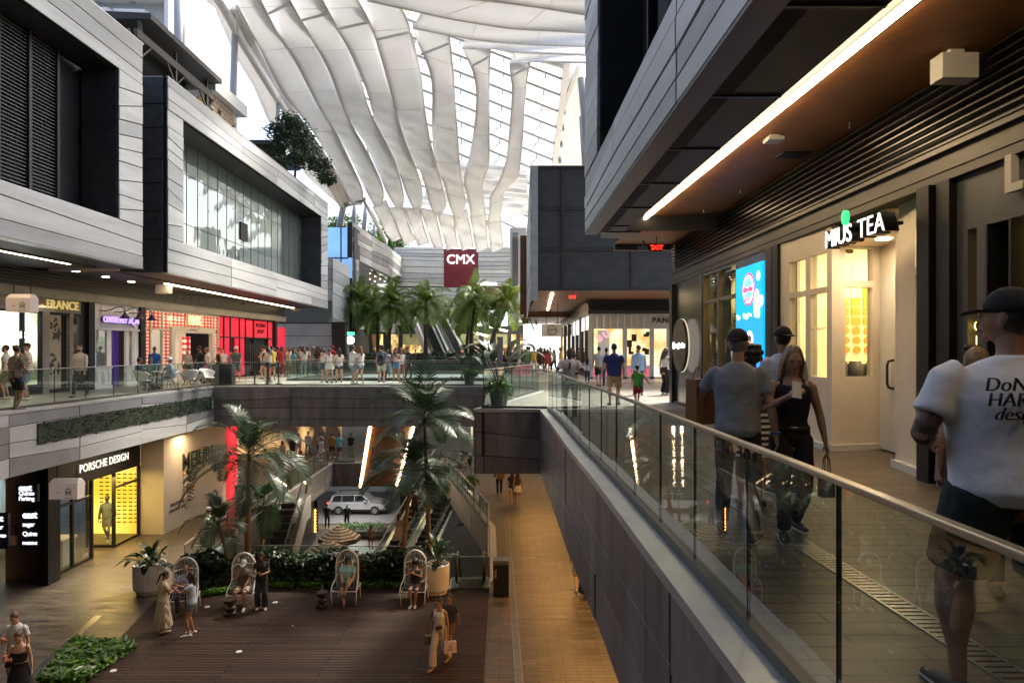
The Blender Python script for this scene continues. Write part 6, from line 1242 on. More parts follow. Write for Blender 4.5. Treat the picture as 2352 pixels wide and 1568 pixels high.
# ---------------------------------------------------------------- fronds and palms
def frond(mb, base, az, elev, L, droop, nl, ll, rng, m=0, leafdroop=.35, wid=.035, start=.12, vang=.6, rach=.016):
    d = Vector((math.cos(az)*math.cos(elev), math.sin(az)*math.cos(elev), math.sin(elev))); p = Vector(base); N = 14; pts = [p.copy()]; dirs = [d.copy()]
    for k_ in range(N):
        p = p+d*(L/N); pts.append(p.copy()); d = (d+Vector((0, 0, -droop/N*(1+k_/N*1.2)))).normalized(); dirs.append(d.copy())
    mb.tube(pts, [rach*(1-.75*k_/N) for k_ in range(N+1)], 4, m, cap=False)
    side0 = Vector((-math.sin(az), math.cos(az), 0)); tw = rng.uniform(-.35, .35)
    for k_ in range(nl):
        t = start+(1-start)*k_/(nl-1); f = t*N; i = min(N-1, int(f)); q = pts[i].lerp(pts[i+1], f-i); dd = dirs[i]; up = side0.cross(dd).normalized()*-1
        if up.z < 0: up = -up
        s_ = side0*math.cos(tw)+up*math.sin(tw); l_ = ll*(math.sin(math.pi*min(1, .12+t*.86))**.6)*rng.uniform(.85, 1.1)
        for sd in (-1, 1):
            a = (s_*sd+dd*(vang+.5*t)+up*.28+Vector((0, 0, rng.uniform(-.1, .1)))).normalized(); w2 = (dd-a*dd.dot(a)).normalized()*wid/2
            e1 = q+a*l_*.5; a2 = (a+Vector((0, 0, -leafdroop*rng.uniform(.7, 1.3)))).normalized(); e2 = e1+a2*l_*.5
            j_ = len(mb.v); mb.v += [tuple(q-w2*.4), tuple(q+w2*.4), tuple(e1+w2), tuple(e1-w2), tuple(e2)]; mb.f += [(j_, j_+1, j_+2, j_+3), (j_+3, j_+2, j_+4)]; mb.m += [m, m]
def palm(loc, height, label, nf, L, ll, seed, lm='leaf_areca', lean=(0, 0), tr=.09, tm='trunk', name='palm_tree', group=None, droop=1.5, nl=34, leafdroop=.35, wid=.04, emin=-.2, emax=1.35, shaft=True):
    rng = random.Random(seed); e = empty(name, loc, 0, label, 'palm', group); top = Vector((lean[0], lean[1], height))
    o = MB(); P = [Vector((lean[0]*t*t, lean[1]*t*t, height*t)) for t in [k_/10 for k_ in range(11)]]; o.tube(P, [tr*(1.25-.5*k_/10+.05*(k_ % 2)) for k_ in range(11)], 10); o.build('trunk', M[tm], e, smooth=True)
    if shaft: o = MB(); o.tube([top, top+Vector((0, 0, .35))], [tr*.9, tr*.35], 8); o.build('crownshaft', M['leaf_mid'], e, smooth=True)
    o = MB(); off = rng.random()*6
    for k_ in range(nf):
        f = k_/(nf-1); el = emax+(emin-emax)*f**.85+rng.uniform(-.12, .12); az = off+k_*2.399+rng.uniform(-.2, .2)
        frond(o, top+Vector((0, 0, .3*(1-f)*(1 if shaft else .4))), az, el, L*rng.uniform(.82, 1.08)*(.8 if el > 1.1 else 1), droop*rng.uniform(.8, 1.2), nl, ll, rng, leafdroop=leafdroop, wid=wid)
    o.build('crown', M[lm], e); return e
py_ = 22.25
def ppos(px, py, d): return xat(px, d), d, zat(py, d)
x, d, z = ppos(572, 1052, 22.4); palm((x-.05, d, Z1-.1), z-Z1, 'dark feathery palm nearest the left walkway rising from the hedge', 18, 2.5, .66, 11, lean=(.05, 0), tr=.085, tm='trunk_orange_lit', droop=1.3, nl=48, wid=.034, emin=.0, group=None)
x, d, z = ppos(503, 1215, 22.0); palm((xat(528, d), d, Z1), z-Z1, 'small low palm leaning left between the potted planter and hedge', 10, 1.35, .46, 12, lean=(xat(503, d)-xat(528, d), 0), tr=.05, tm='trunk_orange_lit', droop=1.5, nl=36, wid=.032, emin=.0)
x, d, z = ppos(975, 972, 23.0); palm((xat(985, d), d, Z1), z-Z1, 'tallest feathery palm in front of the bridge', 16, 2.3, .66, 13, lean=(x-xat(985, d), 0), tr=.075, droop=1.0, nl=48, wid=.034, emin=.05)
x, d, z = ppos(948, 1092, 22.6); palm((xat(925, d), d, Z1), z-Z1, 'feathery palm with orange lit trunk in front of the parallel escalators', 17, 2.1, .62, 14, lean=(x-xat(925, d), 0), tr=.07, tm='trunk_orange_lit', droop=1.25, nl=46, wid=.034, emin=.0)
x, d, z = ppos(600, 1165, 23.4); palm((x, d, Z1), z-Z1, 'slim palm directly behind the nearest left palm', 8, 1.5, .5, 15, lean=(.1, 0), tr=.06, tm='trunk_orange_lit', droop=1.9, nl=32, wid=.045)
cc = [((829, 695), 855, 57, 21), ((897, 700), 893, 55.5, 22), ((978, 697), 978, 56, 23), ((1092, 690), 1080, 56, 24), ((1166, 700), 1121, 54.5, 25), ((868, 712), 868, 59, 26), ((1085, 712), 1070, 59.5, 27)]
labs = ['leftmost coconut palm of the far bed, its crown against the blue glass building', 'second coconut palm from the left in the far bed, with an upright crown', 'coconut palm standing before the twin escalators', 'tall coconut palm under the white cinema lettering', 'rightmost coconut palm with trunk leaning strongly to the right', 'coconut palm half hidden between the two leftmost crowns', 'coconut palm half hidden behind the tall one under the cinema lettering']
for (c, bx_, d, sd), lb in zip(cc, labs):
    x, z = xat(c[0], d), zat(c[1], d); palm((xat(bx_, d), d, .3), z-.5, lb, 22, 3.1, .95, sd, 'leaf_palm', (x-xat(bx_, d), 0), .15, 'trunk', 'coconut_palm', 'coconut palms in the far bed', droop=1.55, nl=46, leafdroop=.85, wid=.06, emin=-.2, emax=1.5, shaft=False)
bed = MB(); bed.box(-13.2, 53.4, 0, 1.6, 53.6, .55); bed.box(-13.2, 53.6, 0, 1.6, 60.5, .45); tag(bed.build('palm_bed', M['clad_dk']), 'long low bed holding the coconut palms', 'planter')
o = MB(); leaves(o, 5200, lambda r: ((r.uniform(-13, 1.5), r.uniform(53.3, 60), r.uniform(.5, 1.25)), (0, -.4, 1)), .55, random.Random(6), asp=1.9); tag(o.build('ground_cover', M['leaf_dark']), kind='stuff')
# ---------------------------------------------------------------- hedge and ground cover around the deck
bs = MB(); bs.prism([(-10.7, 20.75), (-7.6, 21.92), (-3.9, 21.92), (-.75, 21.3), (-.75, 22.55), (-10.7, 22.55)], Z1+.001, Z1+.05); tag(bs.build('soil', M['soil']), kind='structure')
hd = empty('hedge', (0, 0, 0), 0, 'dark glossy leafed hedge with a few white flowers behind the egg chairs', 'hedge')
def hp(r):
    x = r.uniform(-10.5, -2.9); t = r.random(); y = r.uniform(21.75, 22.5)-(.0 if x > -8.5 else .5*(-8.5-x)/2); z = Z1+.1+(.9+.12*math.sin(x*3))*r.random()**.7; return ((x, y, z), (0, -.7, .5))
o = MB(); leaves(o, 9000, hp, .24, random.Random(7), asp=2.0); o.build('foliage', M['leaf_dark'], hd)
o = MB(); rf = random.Random(3)
for _ in range(26):
    p = Vector(hp(rf)[0]); p.z = Z1+rf.uniform(.6, 1.1); p.y = 21.7; o.lathe([(.01, -.05), (.04, .0), (.03, .05), (.005, .09)], p, 6)
o.build('flower', mat('white_flower', (.7, .7, .62), .6), hd)
def cover(poly_fn, n, size, seed, zb=Z1+.06, hgt=.16, mm='leaf_lime', asp=1.6):
    o = MB(); leaves(o, n, lambda r: (poly_fn(r)+(zb+r.uniform(0, hgt),), (0, 0, 1)), size, random.Random(seed), asp=asp, flat=.25); return tag(o.build('ground_cover', M[mm]), kind='stuff')
cover(lambda r: ((lambda x: (x, r.uniform(21.62, 21.95)+(.0 if x > -7.6 else (x+7.6)*.42)))(r.uniform(-9.5, -3.6))), 2600, .13, 8)
T1, T2, T3, T4 = onz(172, 1480, Z1), onz(312, 1492, Z1), onz(205, 1568, Z1), onz(95, 1568, Z1)
def tri(r):
    a, b_ = r.random(), r.random(); p = T1.lerp(T2, a); q = T4.lerp(T3, a); z_ = p.lerp(q, b_*1.15); return (z_.x, z_.y)
cover(tri, 3200, .15, 9, hgt=.22); cover(tri, 500, .24, 19, hgt=.30, mm='leaf_mid', asp=2.4)
bs = MB(); pz = [T1, T2, T4.lerp(T3, 1)+(T3-T2)*.2, T4+(T4-T1)*.2]; bs.prism([(p.x, p.y) for p in pz], Z1+.052, Z1+.07); tag(bs.build('soil', M['soil']), kind='structure')
def bigleaf(mb, base, az, L, up, w_, rng, m=0, stem=.5, droop=.9):
    """broad leaf on a stalk"""
    d = Vector((math.cos(az)*math.cos(up), math.sin(az)*math.cos(up), math.sin(up))); p0 = Vector(base); p1 = p0+d*L*stem
    mb.tube([p0, p0+d*L*stem*.5+Vector((0, 0, .02)), p1], [.013, .011, .009], 4, m+1)
    s_ = Vector((-math.sin(az), math.cos(az), 0)); N = 7; rows = []; q = p1.copy(); dd = d.copy()
    for k_ in range(N+1):
        t = k_/N; wd = w_*math.sin(math.pi*(t*.93+.05))**.75; u = s_.cross(dd); rows.append([q-s_*wd+u*wd*.35*(-1 if u.z < 0 else 1), q, q+s_*wd+u*wd*.35*(-1 if u.z < 0 else 1)]); q = q+dd*L*(1-stem*.3)/N; dd = (dd+Vector((0, 0, -droop/N))).normalized()
    mb.grid(rows, m)
def fluted_pot(p, r_, h_, label, seed, nl=22):
    e = empty('potted_plant', p, 0, label, 'planter', 'white fluted planters'); o = MB()
    o.lathe([(r_*.74, 0), (r_*.78, .02), (r_*.80, .08), (r_*.97, .16), (r_*1.0, h_*.6), (r_*1.0, h_-.06), (r_, h_), (r_*.9, h_), (r_*.88, h_-.12)], n=72, flute=1, amp=-.022); o.build('pot', mat('pot_white', (.86, .82, .78), .6, noise_s=3, noise_a=.08), e)
    o = MB(); o.lathe([(r_*.88, h_-.14), (.01, h_-.1)], n=20); o.build('soil', M['soil'], e)
    rng = random.Random(seed); o = MB()
    for k_ in range(nl): bigleaf(o, (rng.uniform(-.1, .1), rng.uniform(-.1, .1), h_-.1), rng.uniform(0, 6.28), rng.uniform(.55, .85), rng.uniform(.25, 1.3), .11, rng, droop=1.6)
    o.build('foliage', [M['leaf_dark'], M['leaf_mid']], e, smooth=True); return e
pp = onz(325, 1372, Z1); fluted_pot((pp.x, pp.y+.47, Z1), .48, .92, 'white fluted planter with broad dark leaves on the left paving', 1)
pp = onz(1002, 1366, Z1); fluted_pot((pp.x, pp.y+.1, Z1+.03), .40, .92, 'white fluted planter with broad dark leaves behind the rightmost egg chair', 2)
def bird_pot(p, label, seed, s_=1.0, stalks=9):
    e = empty('potted_plant', p, 0, label, 'planter', 'grey pots of broad leaved plants on the upper walkway'); o = MB()
    o.lathe([(.19*s_, 0), (.21*s_, .02), (.29*s_, .55*s_), (.31*s_, .56*s_), (.31*s_, .62*s_), (.27*s_, .62*s_), (.26*s_, .55*s_)], n=28); o.build('pot', mat('pot_grey', (.13, .13, .125), .7, noise_s=4, noise_a=.15), e, smooth=False)
    rng = random.Random(seed); o = MB()
    for k_ in range(stalks):
        az = k_*2.4+rng.uniform(-.3, .3); bigleaf(o, (0, 0, .55*s_), az, rng.uniform(.95, 1.35)*s_, rng.uniform(.75, 1.25), .13*s_, rng, stem=.75, droop=2.0)
    o.build('leaves', [M['leaf_dark'], mat('stalk_brown', (.05, .03, .02), .6)], e, smooth=True)
    o = MB(); leaves(o, 420, lambda r: ((lambda a, q: (q*math.cos(a), q*math.sin(a), .62*s_-max(0, q-.28*s_)*1.8+r.uniform(-.08, .14)))(r.uniform(0, 6.28), r.uniform(.05, .44)*s_), (0, 0, 1)), .12*s_, rng, asp=1.3); o.build('trailing_leaves', M['leaf_lime'], e)
bird_pot((xat(1146, 18.95), 18.95, 0), 'grey pot of broad dark leaves and lime trailing leaves on the square corner block', 3, 1.0, 10)
bird_pot((xat(1078, 30.7), 30.7, 0), 'smaller looking grey pot of broad leaves at the right end of the bridge', 4, .95, 8)
pc_ = onz(1098, 1120, Z1); bird_pot((-2.2, 37, Z1), 'leafy plant in shade behind the railing by the escalator head', 5, 1.0, 9)
# ---------------------------------------------------------------- egg chairs, stools, bin
wire = mat('white_wire', (.85, .83, .8), .45)
def egg_chair(x, y, rz, label):
    e = empty('egg_chair', (x, y, Z1+.05), rz, label, 'chair', 'white wire egg chairs on the deck'); r_ = .335
    def shell(a, z):   # a from -90..90 deg around the back (0 = straight back +y)
        k_ = 1 if z < 1.12 else math.sqrt(max(0, 1-((z-1.12)/.42)**2)); return (r_*k_*math.sin(a), .02+r_*1.0*k_*math.cos(a), z)
    A = math.pi/2
    o = MB()
    arch = [shell(-A, z) for z in (.78, .95, 1.12, 1.26, 1.38, 1.47, 1.52, 1.54)]+[shell(A, z) for z in (1.52, 1.47, 1.38, 1.26, 1.12, .95, .78)]; arch = [(p[0], p[1]-.03, p[2]) for p in arch]
    low = lambda s_: [(s_*r_, -.01, .78), (s_*r_*1.02, -.10, .66), (s_*r_*1.1, -.30, .58), (s_*r_*1.12, -.42, .46), (s_*r_*1.05, -.40, 0)]
    o.tube(low(-1)[::-1]+arch[1:-1]+low(1), .017, 6); o.build('frame', wire, e, smooth=True)
    for s_ in (-1, 1): o = MB(); o.tube([(s_*r_*.95, .28, .45), (s_*r_*1.0, .30, 0)], .015, 6); o.build('leg', wire, e)
    o = MB()
    for k_ in range(19):
        a = -A+math.pi*k_/18; o.tube([shell(a, z) for z in (.40, .7, 1.0, 1.12, 1.22, 1.32, 1.41, 1.48, 1.52, 1.535)], .006, 4, cap=False)
    for z in (1.12, .75): o.tube([shell(-A+math.pi*k_/12, z) for k_ in range(13)], .011, 5)
    o.build('back_rods', wire, e)
    o = MB(); o.tube([(-r_*1.05, -.40, .42), (r_*1.05, -.40, .42)], .015, 6); o.tube([(-r_*1.05, -.4, .42), (-r_, .3, .42)], .015, 6); o.tube([(r_*1.05, -.4, .42), (r_, .3, .42)], .015, 6); o.build('seat_frame', wire, e)
    o = MB(); o.box(-r_*.95, -.38, .42, r_*.95, .28, .50); o.build('cushion', mat('chair_cushion', (.04, .045, .045), .8), e, bevel=.03)
    return e
egg = [(413, 1412, .25, 'egg chair nearest the white planter with a man in a lilac shirt in it'), (549, 1398, .1, 'egg chair with a man in a white cap in it, beside a dark stool'), (791, 1389, .0, 'egg chair with a man in a turquoise polo shirt in it'), (950, 1390, -.05, 'egg chair beside the right planter with a curly haired woman in it')]
EP = []
for px, py, rz, lb in egg: p = onz(px, py, Z1+.05); EP.append((p.x, p.y+.35, rz)); egg_chair(p.x, p.y+.35, rz, lb)
for (px, py, lb) in ((529, 1412, 'dark turned wooden stool in front of the man in a white cap'), (740, 1394, 'dark turned wooden stool left of the man in turquoise')):
    p = onz(px, py, Z1+.05); o = MB(); o.lathe([(.13, 0), (.17, .03), (.17, .09), (.09, .14), (.16, .20), (.17, .24), (.09, .30), (.15, .36), (.175, .40), (.175, .455), (.16, .46)], n=24); ob = o.build('stool', mat('dark_turned_wood', (.03, .018, .014), .4), smooth=False, loc=(p.x, p.y, Z1+.05)); tag(ob, lb, 'stool', 'dark turned stools')
p = onz(741, 1394, Z1+.05); o = MB(); o.lathe([(.03, 0), (.033, .02), (.033, .15), (.015, .19), (.015, .21)], n=12); tag(o.build('water_bottle', glass_mat('bottle', (.8, .86, .88), .9, solid=.15), loc=(p.x, p.y, Z1+.512)), 'clear water bottle standing on the right dark stool', 'bottle')
e = empty('waste_bin', (xat(1151, 21.2), 21.2, Z1), 0, 'tall black waste bin with steel top beside the amber walkway', 'waste bin')
o = MB(); o.box(-.24, -.22, 0, .24, .22, 1.0); o.build('body', M['black'], e, bevel=.01); o = MB(); o.box(-.25, -.23, 1.0, .25, .23, 1.03); o.box(-.25, -.23, 1.1, .25, .23, 1.12); o.box(-.25, -.23, 1.03, -.2, .23, 1.1); o.box(.2, -.23, 1.03, .25, .23, 1.1); o.build('top', M['steel'], e)
text('TRASH', (-.17, -.225, .72), .09, M['offwhite'], (R(90), R(90), 0), .002, parent=e)
for i, (px, py) in enumerate(((549, 1496), (260, 1540), (476, 1393), (632, 1383), (672, 1437))):
    p = onz(px, py, Z1+.05); o = MB(); disc(o, (p.x, p.y, Z1+.051), .075 if i < 4 else .02, 20, (1, 0, 0), (0, 1, 0), (0, 0, 1), .012); tag(o.build('deck_light', M['white']), ('round white deck light in the middle of the open deck', 'round white deck light near the triangular green bed', 'round white deck light behind the woman in denim shorts', 'round white deck light by the feet of the woman in black', 'tiny white stud in the deck')[i], 'deck light', 'white deck lights')
e = empty('planter_light', tuple(onz(195, 1560, Z1)), 0, 'grey box lamp in the triangular green bed', 'lamp')
o = MB(); o.box(-.2, -.1, .1, .2, .1, .28); o.build('housing', M['clad_b'], e, bevel=.01); o = MB(); o.tube([(0, 0, 0), (0, 0, .12)], .03); o.build('stem', M['dark'], e)
# ---------------------------------------------------------------- upper level furniture left: shell chairs, table, kiosk, queue posts
def shell_chair(x, y, rz, label):
    e = empty('shell_chair', (x, y, 0), rz, label, 'chair', 'pale shell chairs on the left walkway'); o = MB(); rows = []
    for k_ in range(9):
        t = k_/8; row_ = []
        for q in range(13):
            a = -1.75+3.5*q/12; zz = .42+.40*t*(.55+.45*math.cos(a*.75)); rr_ = .12+.20*t**.5; row_.append((rr_*math.sin(a)*1.15, rr_*math.cos(a), zz if t > 0 else .42))
        rows.append(row_)
    o.grid(rows); o.lathe([(.20, 0), (.25, .02), (.25, .03)], (0, -.02, .415), 20); o.build('seat', mat('shell_white', (.62, .62, .60), .4), e, smooth=True, solid=.012)
    for sx in (-1, 1):
        for sy in (-1, 1): o = MB(); o.tube([(sx*.08, sy*.08, .42), (sx*.23, sy*.22, 0)], [.016, .011], 6); o.build('leg', mat('oak', (.30, .20, .12), .6), e)
    return e
for (px, d, rz, lb) in ((328, 26.0, 2.6, 'pale shell chair nearest the white storefront with a person in it'), (388, 26.6, -.6, 'pale shell chair behind the glass railing, second from the left'), (434, 27.2, -2.2, 'empty pale shell chair at the right of the small table'), (478, 28.5, 1.3, 'pale shell chair farthest right, near the black kiosk')): shell_chair(xat(px, d), d, rz, lb)
e = empty('cafe_table', (xat(372, 27.3), 27.3, 0), 0, 'small round table among the pale shell chairs', 'table'); o = MB(); disc(o, (0, 0, .72), .42, 28, (1, 0, 0), (0, 1, 0), (0, 0, 1), .02); o.build('top', M['white'], e); o = MB(); o.lathe([(.25, 0), (.25, .02), (.03, .04), (.03, .72)], n=16); o.build('pedestal', M['dark'], e)
e = empty('kiosk', (xat(514, 30.6), 30.6, 0), 0, 'black free standing kiosk box behind the bridge corner', 'kiosk'); o = MB(); o.box(-.55, 0, 0, .35, .45, .95); o.build('body', M['black'], e, bevel=.01); o = MB(); o.box(-.53, -.02, .02, -.22, -.002, .94); o.build('panel', M['clad_dk2'], e)
for i, (px, d) in enumerate(((585, 31.2), (614, 31.2), (617, 33.0), (640, 31.6))):
    e = empty('queue_post', (xat(px, d), d, 0), 0, ('black queue post nearest the kiosk', 'front one of the two overlapping black queue posts', 'rear one of the two overlapping black queue posts', 'black queue post closest to the queue railing')[i], 'post', 'black queue posts on the bridge'); o = MB(); o.lathe([(.18, 0), (.17, .03), (.05, .07)], n=20); o.build('base', M['black'], e); o = MB(); o.lathe([(.035, .05), (.035, .95), (.05, .96), (.05, 1.02)], n=12); o.build('post', M['black'], e)
o = MB(); o.bar((xat(585, 31.2), 31.2, .93), (xat(640, 31.6), 31.6, .93), .015, .06); tag(o.build('queue_belt', M['black']), 'black belt strung between the queue posts', 'belt')
o = MB(); o.box(xat(1142, 29.3), 29.3, 0, xat(1155, 29.3), 29.6, zat(773, 29.3)); pc_ = None
tag(bpy.data.objects.new('x', None) if False else o.build('square_post', mat('post_taupe', (.25, .23, .22), .6, noise_s=3, noise_a=.1)), 'square taupe post standing behind the potted plant', 'post')
# ---------------------------------------------------------------- people
_mc = {}
def cm(c, rough=.8, kind='cloth'):
    k = (tuple(c), rough, kind)
    if k not in _mc:
        if kind == 'stripe': _mc[k] = wave_mat('striped_cloth', c, (.75, .72, .66), 5.5, .85, direction='Z', lo=.45, hi=.55, noise_a=.05, bump=0)
        elif kind == 'vstripe': _mc[k] = wave_mat('striped_cloth', c, (.02, .02, .02), 5.5, .85, direction='X', lo=.45, hi=.55, noise_a=.05, bump=0)
        elif kind == 'pleat': _mc[k] = wave_mat('pleated_cloth', [x*.55 for x in c], c, 7, .85, direction='X', lo=.2, hi=.7, noise_a=.1, bump=.6)
        elif kind == 'print': _mc[k] = mat('printed_cloth', c, .85, noise_s=28, noise_a=.75)
        elif kind == 'hair': _mc[k] = mat('hair', c, .45, noise_s=30, noise_a=.45, bump=.5, bump_s=60, stretch=(1, 1, .15))
        elif kind == 'skin': _mc[k] = mat('skin', c, .5, noise_s=8, noise_a=.10)
        elif kind == 'denim': _mc[k] = mat('denim', c, .85, noise_s=14, noise_a=.25)
        else: _mc[k] = mat('cloth', c, rough, noise_s=5, noise_a=.10, bump=.35, bump_s=9)
    return _mc[k]
def loft(mb, pts, rs, lat=(1, 0, 0), n=10, m=0, round_=True):
    """closed tube of elliptical rings; rs: (half width along lat, half depth)"""
    pts = [Vector(p) for p in pts]; rs = [r if hasattr(r, '__len__') else (r, r) for r in rs]; K = len(pts)
    if round_:
        d0 = (pts[0]-pts[1]).normalized(); d1 = (pts[-1]-pts[-2]).normalized(); a, b_ = min(rs[0]), min(rs[-1])
        pts = [pts[0]+d0*a*.85, pts[0]+d0*a*.5]+pts+[pts[-1]+d1*b_*.5, pts[-1]+d1*b_*.85]; f = lambda r_, k_: (r_[0]*k_, r_[1]*k_); rs = [f(rs[0], .35), f(rs[0], .8)]+rs+[f(rs[-1], .8), f(rs[-1], .35)]; K += 4
    st = len(mb.v); lat = Vector(lat)
    for j_, p in enumerate(pts):
        t = (pts[min(j_+1, K-1)]-pts[max(j_-1, 0)]).normalized(); u = (lat-t*lat.dot(t))
        if u.length < .05: u = Vector((0, 1, 0))-t*t.y
        u.normalize(); w_ = t.cross(u)
        for q in range(n):
            a = 2*math.pi*q/n; mb.v.append(tuple(p+u*math.cos(a)*rs[j_][0]+w_*math.sin(a)*rs[j_][1]))
    for j_ in range(K-1):
        for q in range(n):
            a = st+j_*n+q; b_ = st+j_*n+(q+1) % n; mb.f.append((a, b_, b_+n, a+n)); mb.m.append(m)
    mb.f.append(tuple(range(st+n-1, st-1, -1))); mb.m.append(m); mb.f.append(tuple(range(st+(K-1)*n, st+K*n))); mb.m.append(m)
def ball(mb, c, r, n=12, fn=None, m=0):
    st = len(mb.v); K = n//2+1; c = Vector(c)
    for i in range(K):
        th = math.pi*(i+.02)/(K-1+.04)
        for q in range(n):
            a = 2*math.pi*q/n; v = Vector((math.sin(th)*math.cos(a), math.sin(th)*math.sin(a), math.cos(th)))
            if fn: v = fn(v)
            mb.v.append(tuple(c+Vector((v.x*r[0], v.y*r[1], v.z*r[2]))))
    for i in range(K-1):
        for q in range(n):
            a = st+i*n+q; b_ = st+i*n+(q+1) % n; mb.f.append((a, a+n, b_+n, b_)); mb.m.append(m)
    mb.f.append(tuple(range(st, st+n))); mb.m.append(m); mb.f.append(tuple(range(st+(K-1)*n+n-1, st+(K-1)*n-1, -1))); mb.m.append(m)
def ik(a, t, l1, l2, pole):
    a = Vector(a); t = Vector(t); d = t-a; L = min(d.length, (l1+l2)*.995); d.normalize(); x = (l1*l1-l2*l2+L*L)/(2*L); h = math.sqrt(max(0, l1*l1-x*x)); p = Vector(pole); p = (p-d*p.dot(d)).normalized()
    return a+d*x+p*h, a+d*L
SK = {'l': (.48, .28, .19), 'm': (.33, .175, .105), 'd': (.16, .08, .05), 'k': (.06, .032, .022)}
POSE = {  # pelvis drop, lean, feet (R, L) (x,y,z), hands (R, L), head (pitch, turn)
 'st': (0, .02, ((-.11, .02, 0), (.11, -.02, 0)), ((-.25, -.04, .80), (.25, -.04, .80)), (0, 0)),
 'rl': (-.01, .02, ((-.12, .05, 0), (.13, -.06, 0)), ((-.13, -.25, 1.02), (.26, -.02, .80)), (.05, .25)),
 'wk': (-.03, .06, ((-.08, -.27, 0), (.08, .27, .05)), ((-.24, .16, .84), (.24, -.20, .86)), (.05, 0)),
 'wl': (-.03, .06, ((-.08, .27, .05), (.08, -.27, 0)), ((-.24, -.20, .86), (.24, .16, .84)), (.02, 0)),
 'ph': (-.01, .03, ((-.11, .03, 0), (.11, -.05, 0)), ((-.06, -.30, 1.17), (.07, -.27, 1.13)), (.45, 0)),
 'p1': (-.01, .03, ((-.10, .03, 0), (.12, -.05, 0)), ((-.07, -.30, 1.20), (.25, -.02, .80)), (.45, 0)),
 'up': (0, .02, ((-.11, .03, 0), (.11, -.05, 0)), ((-.10, -.42, 1.38), (.10, -.42, 1.36)), (0, 0)),
 'po': (0, .02, ((-.13, .03, 0), (.13, -.05, 0)), ((-.45, -.22, 1.50), (.30, -.18, 1.0)), (0, .4)),
 'hp': (0, .02, ((-.12, .0, 0), (.14, -.03, 0)), ((-.19, -.02, 1.00), (.19, -.02, 1.00)), (0, .3)),
 'ln': (-.05, .30, ((-.12, .05, 0), (.12, .0, 0)), ((-.22, -.42, 1.07), (.22, -.42, 1.07)), (.1, .2)),
 'si': (-.42, -.10, ((-.12, -.46, 0), (.12, -.46, 0)), ((-.12, -.34, .66), (.12, -.34, .66)), (.15, 0)),
 'sp': (-.42, -.12, ((-.12, -.46, 0), (.13, -.44, 0)), ((-.07, -.34, .86), (.06, -.32, .84)), (.4, 0)),
 'sx': (-.42, -.12, ((-.03, -.50, 0), (.08, -.48, .0)), ((-.07, -.30, .98), (.05, -.30, .96)), (.4, 0)),
 'sc': (-.42, -.14, ((.02, -.48, 0), (.05, -.50, .32)), ((-.05, -.36, .68), (.18, -.34, .64)), (.35, 0)),
}
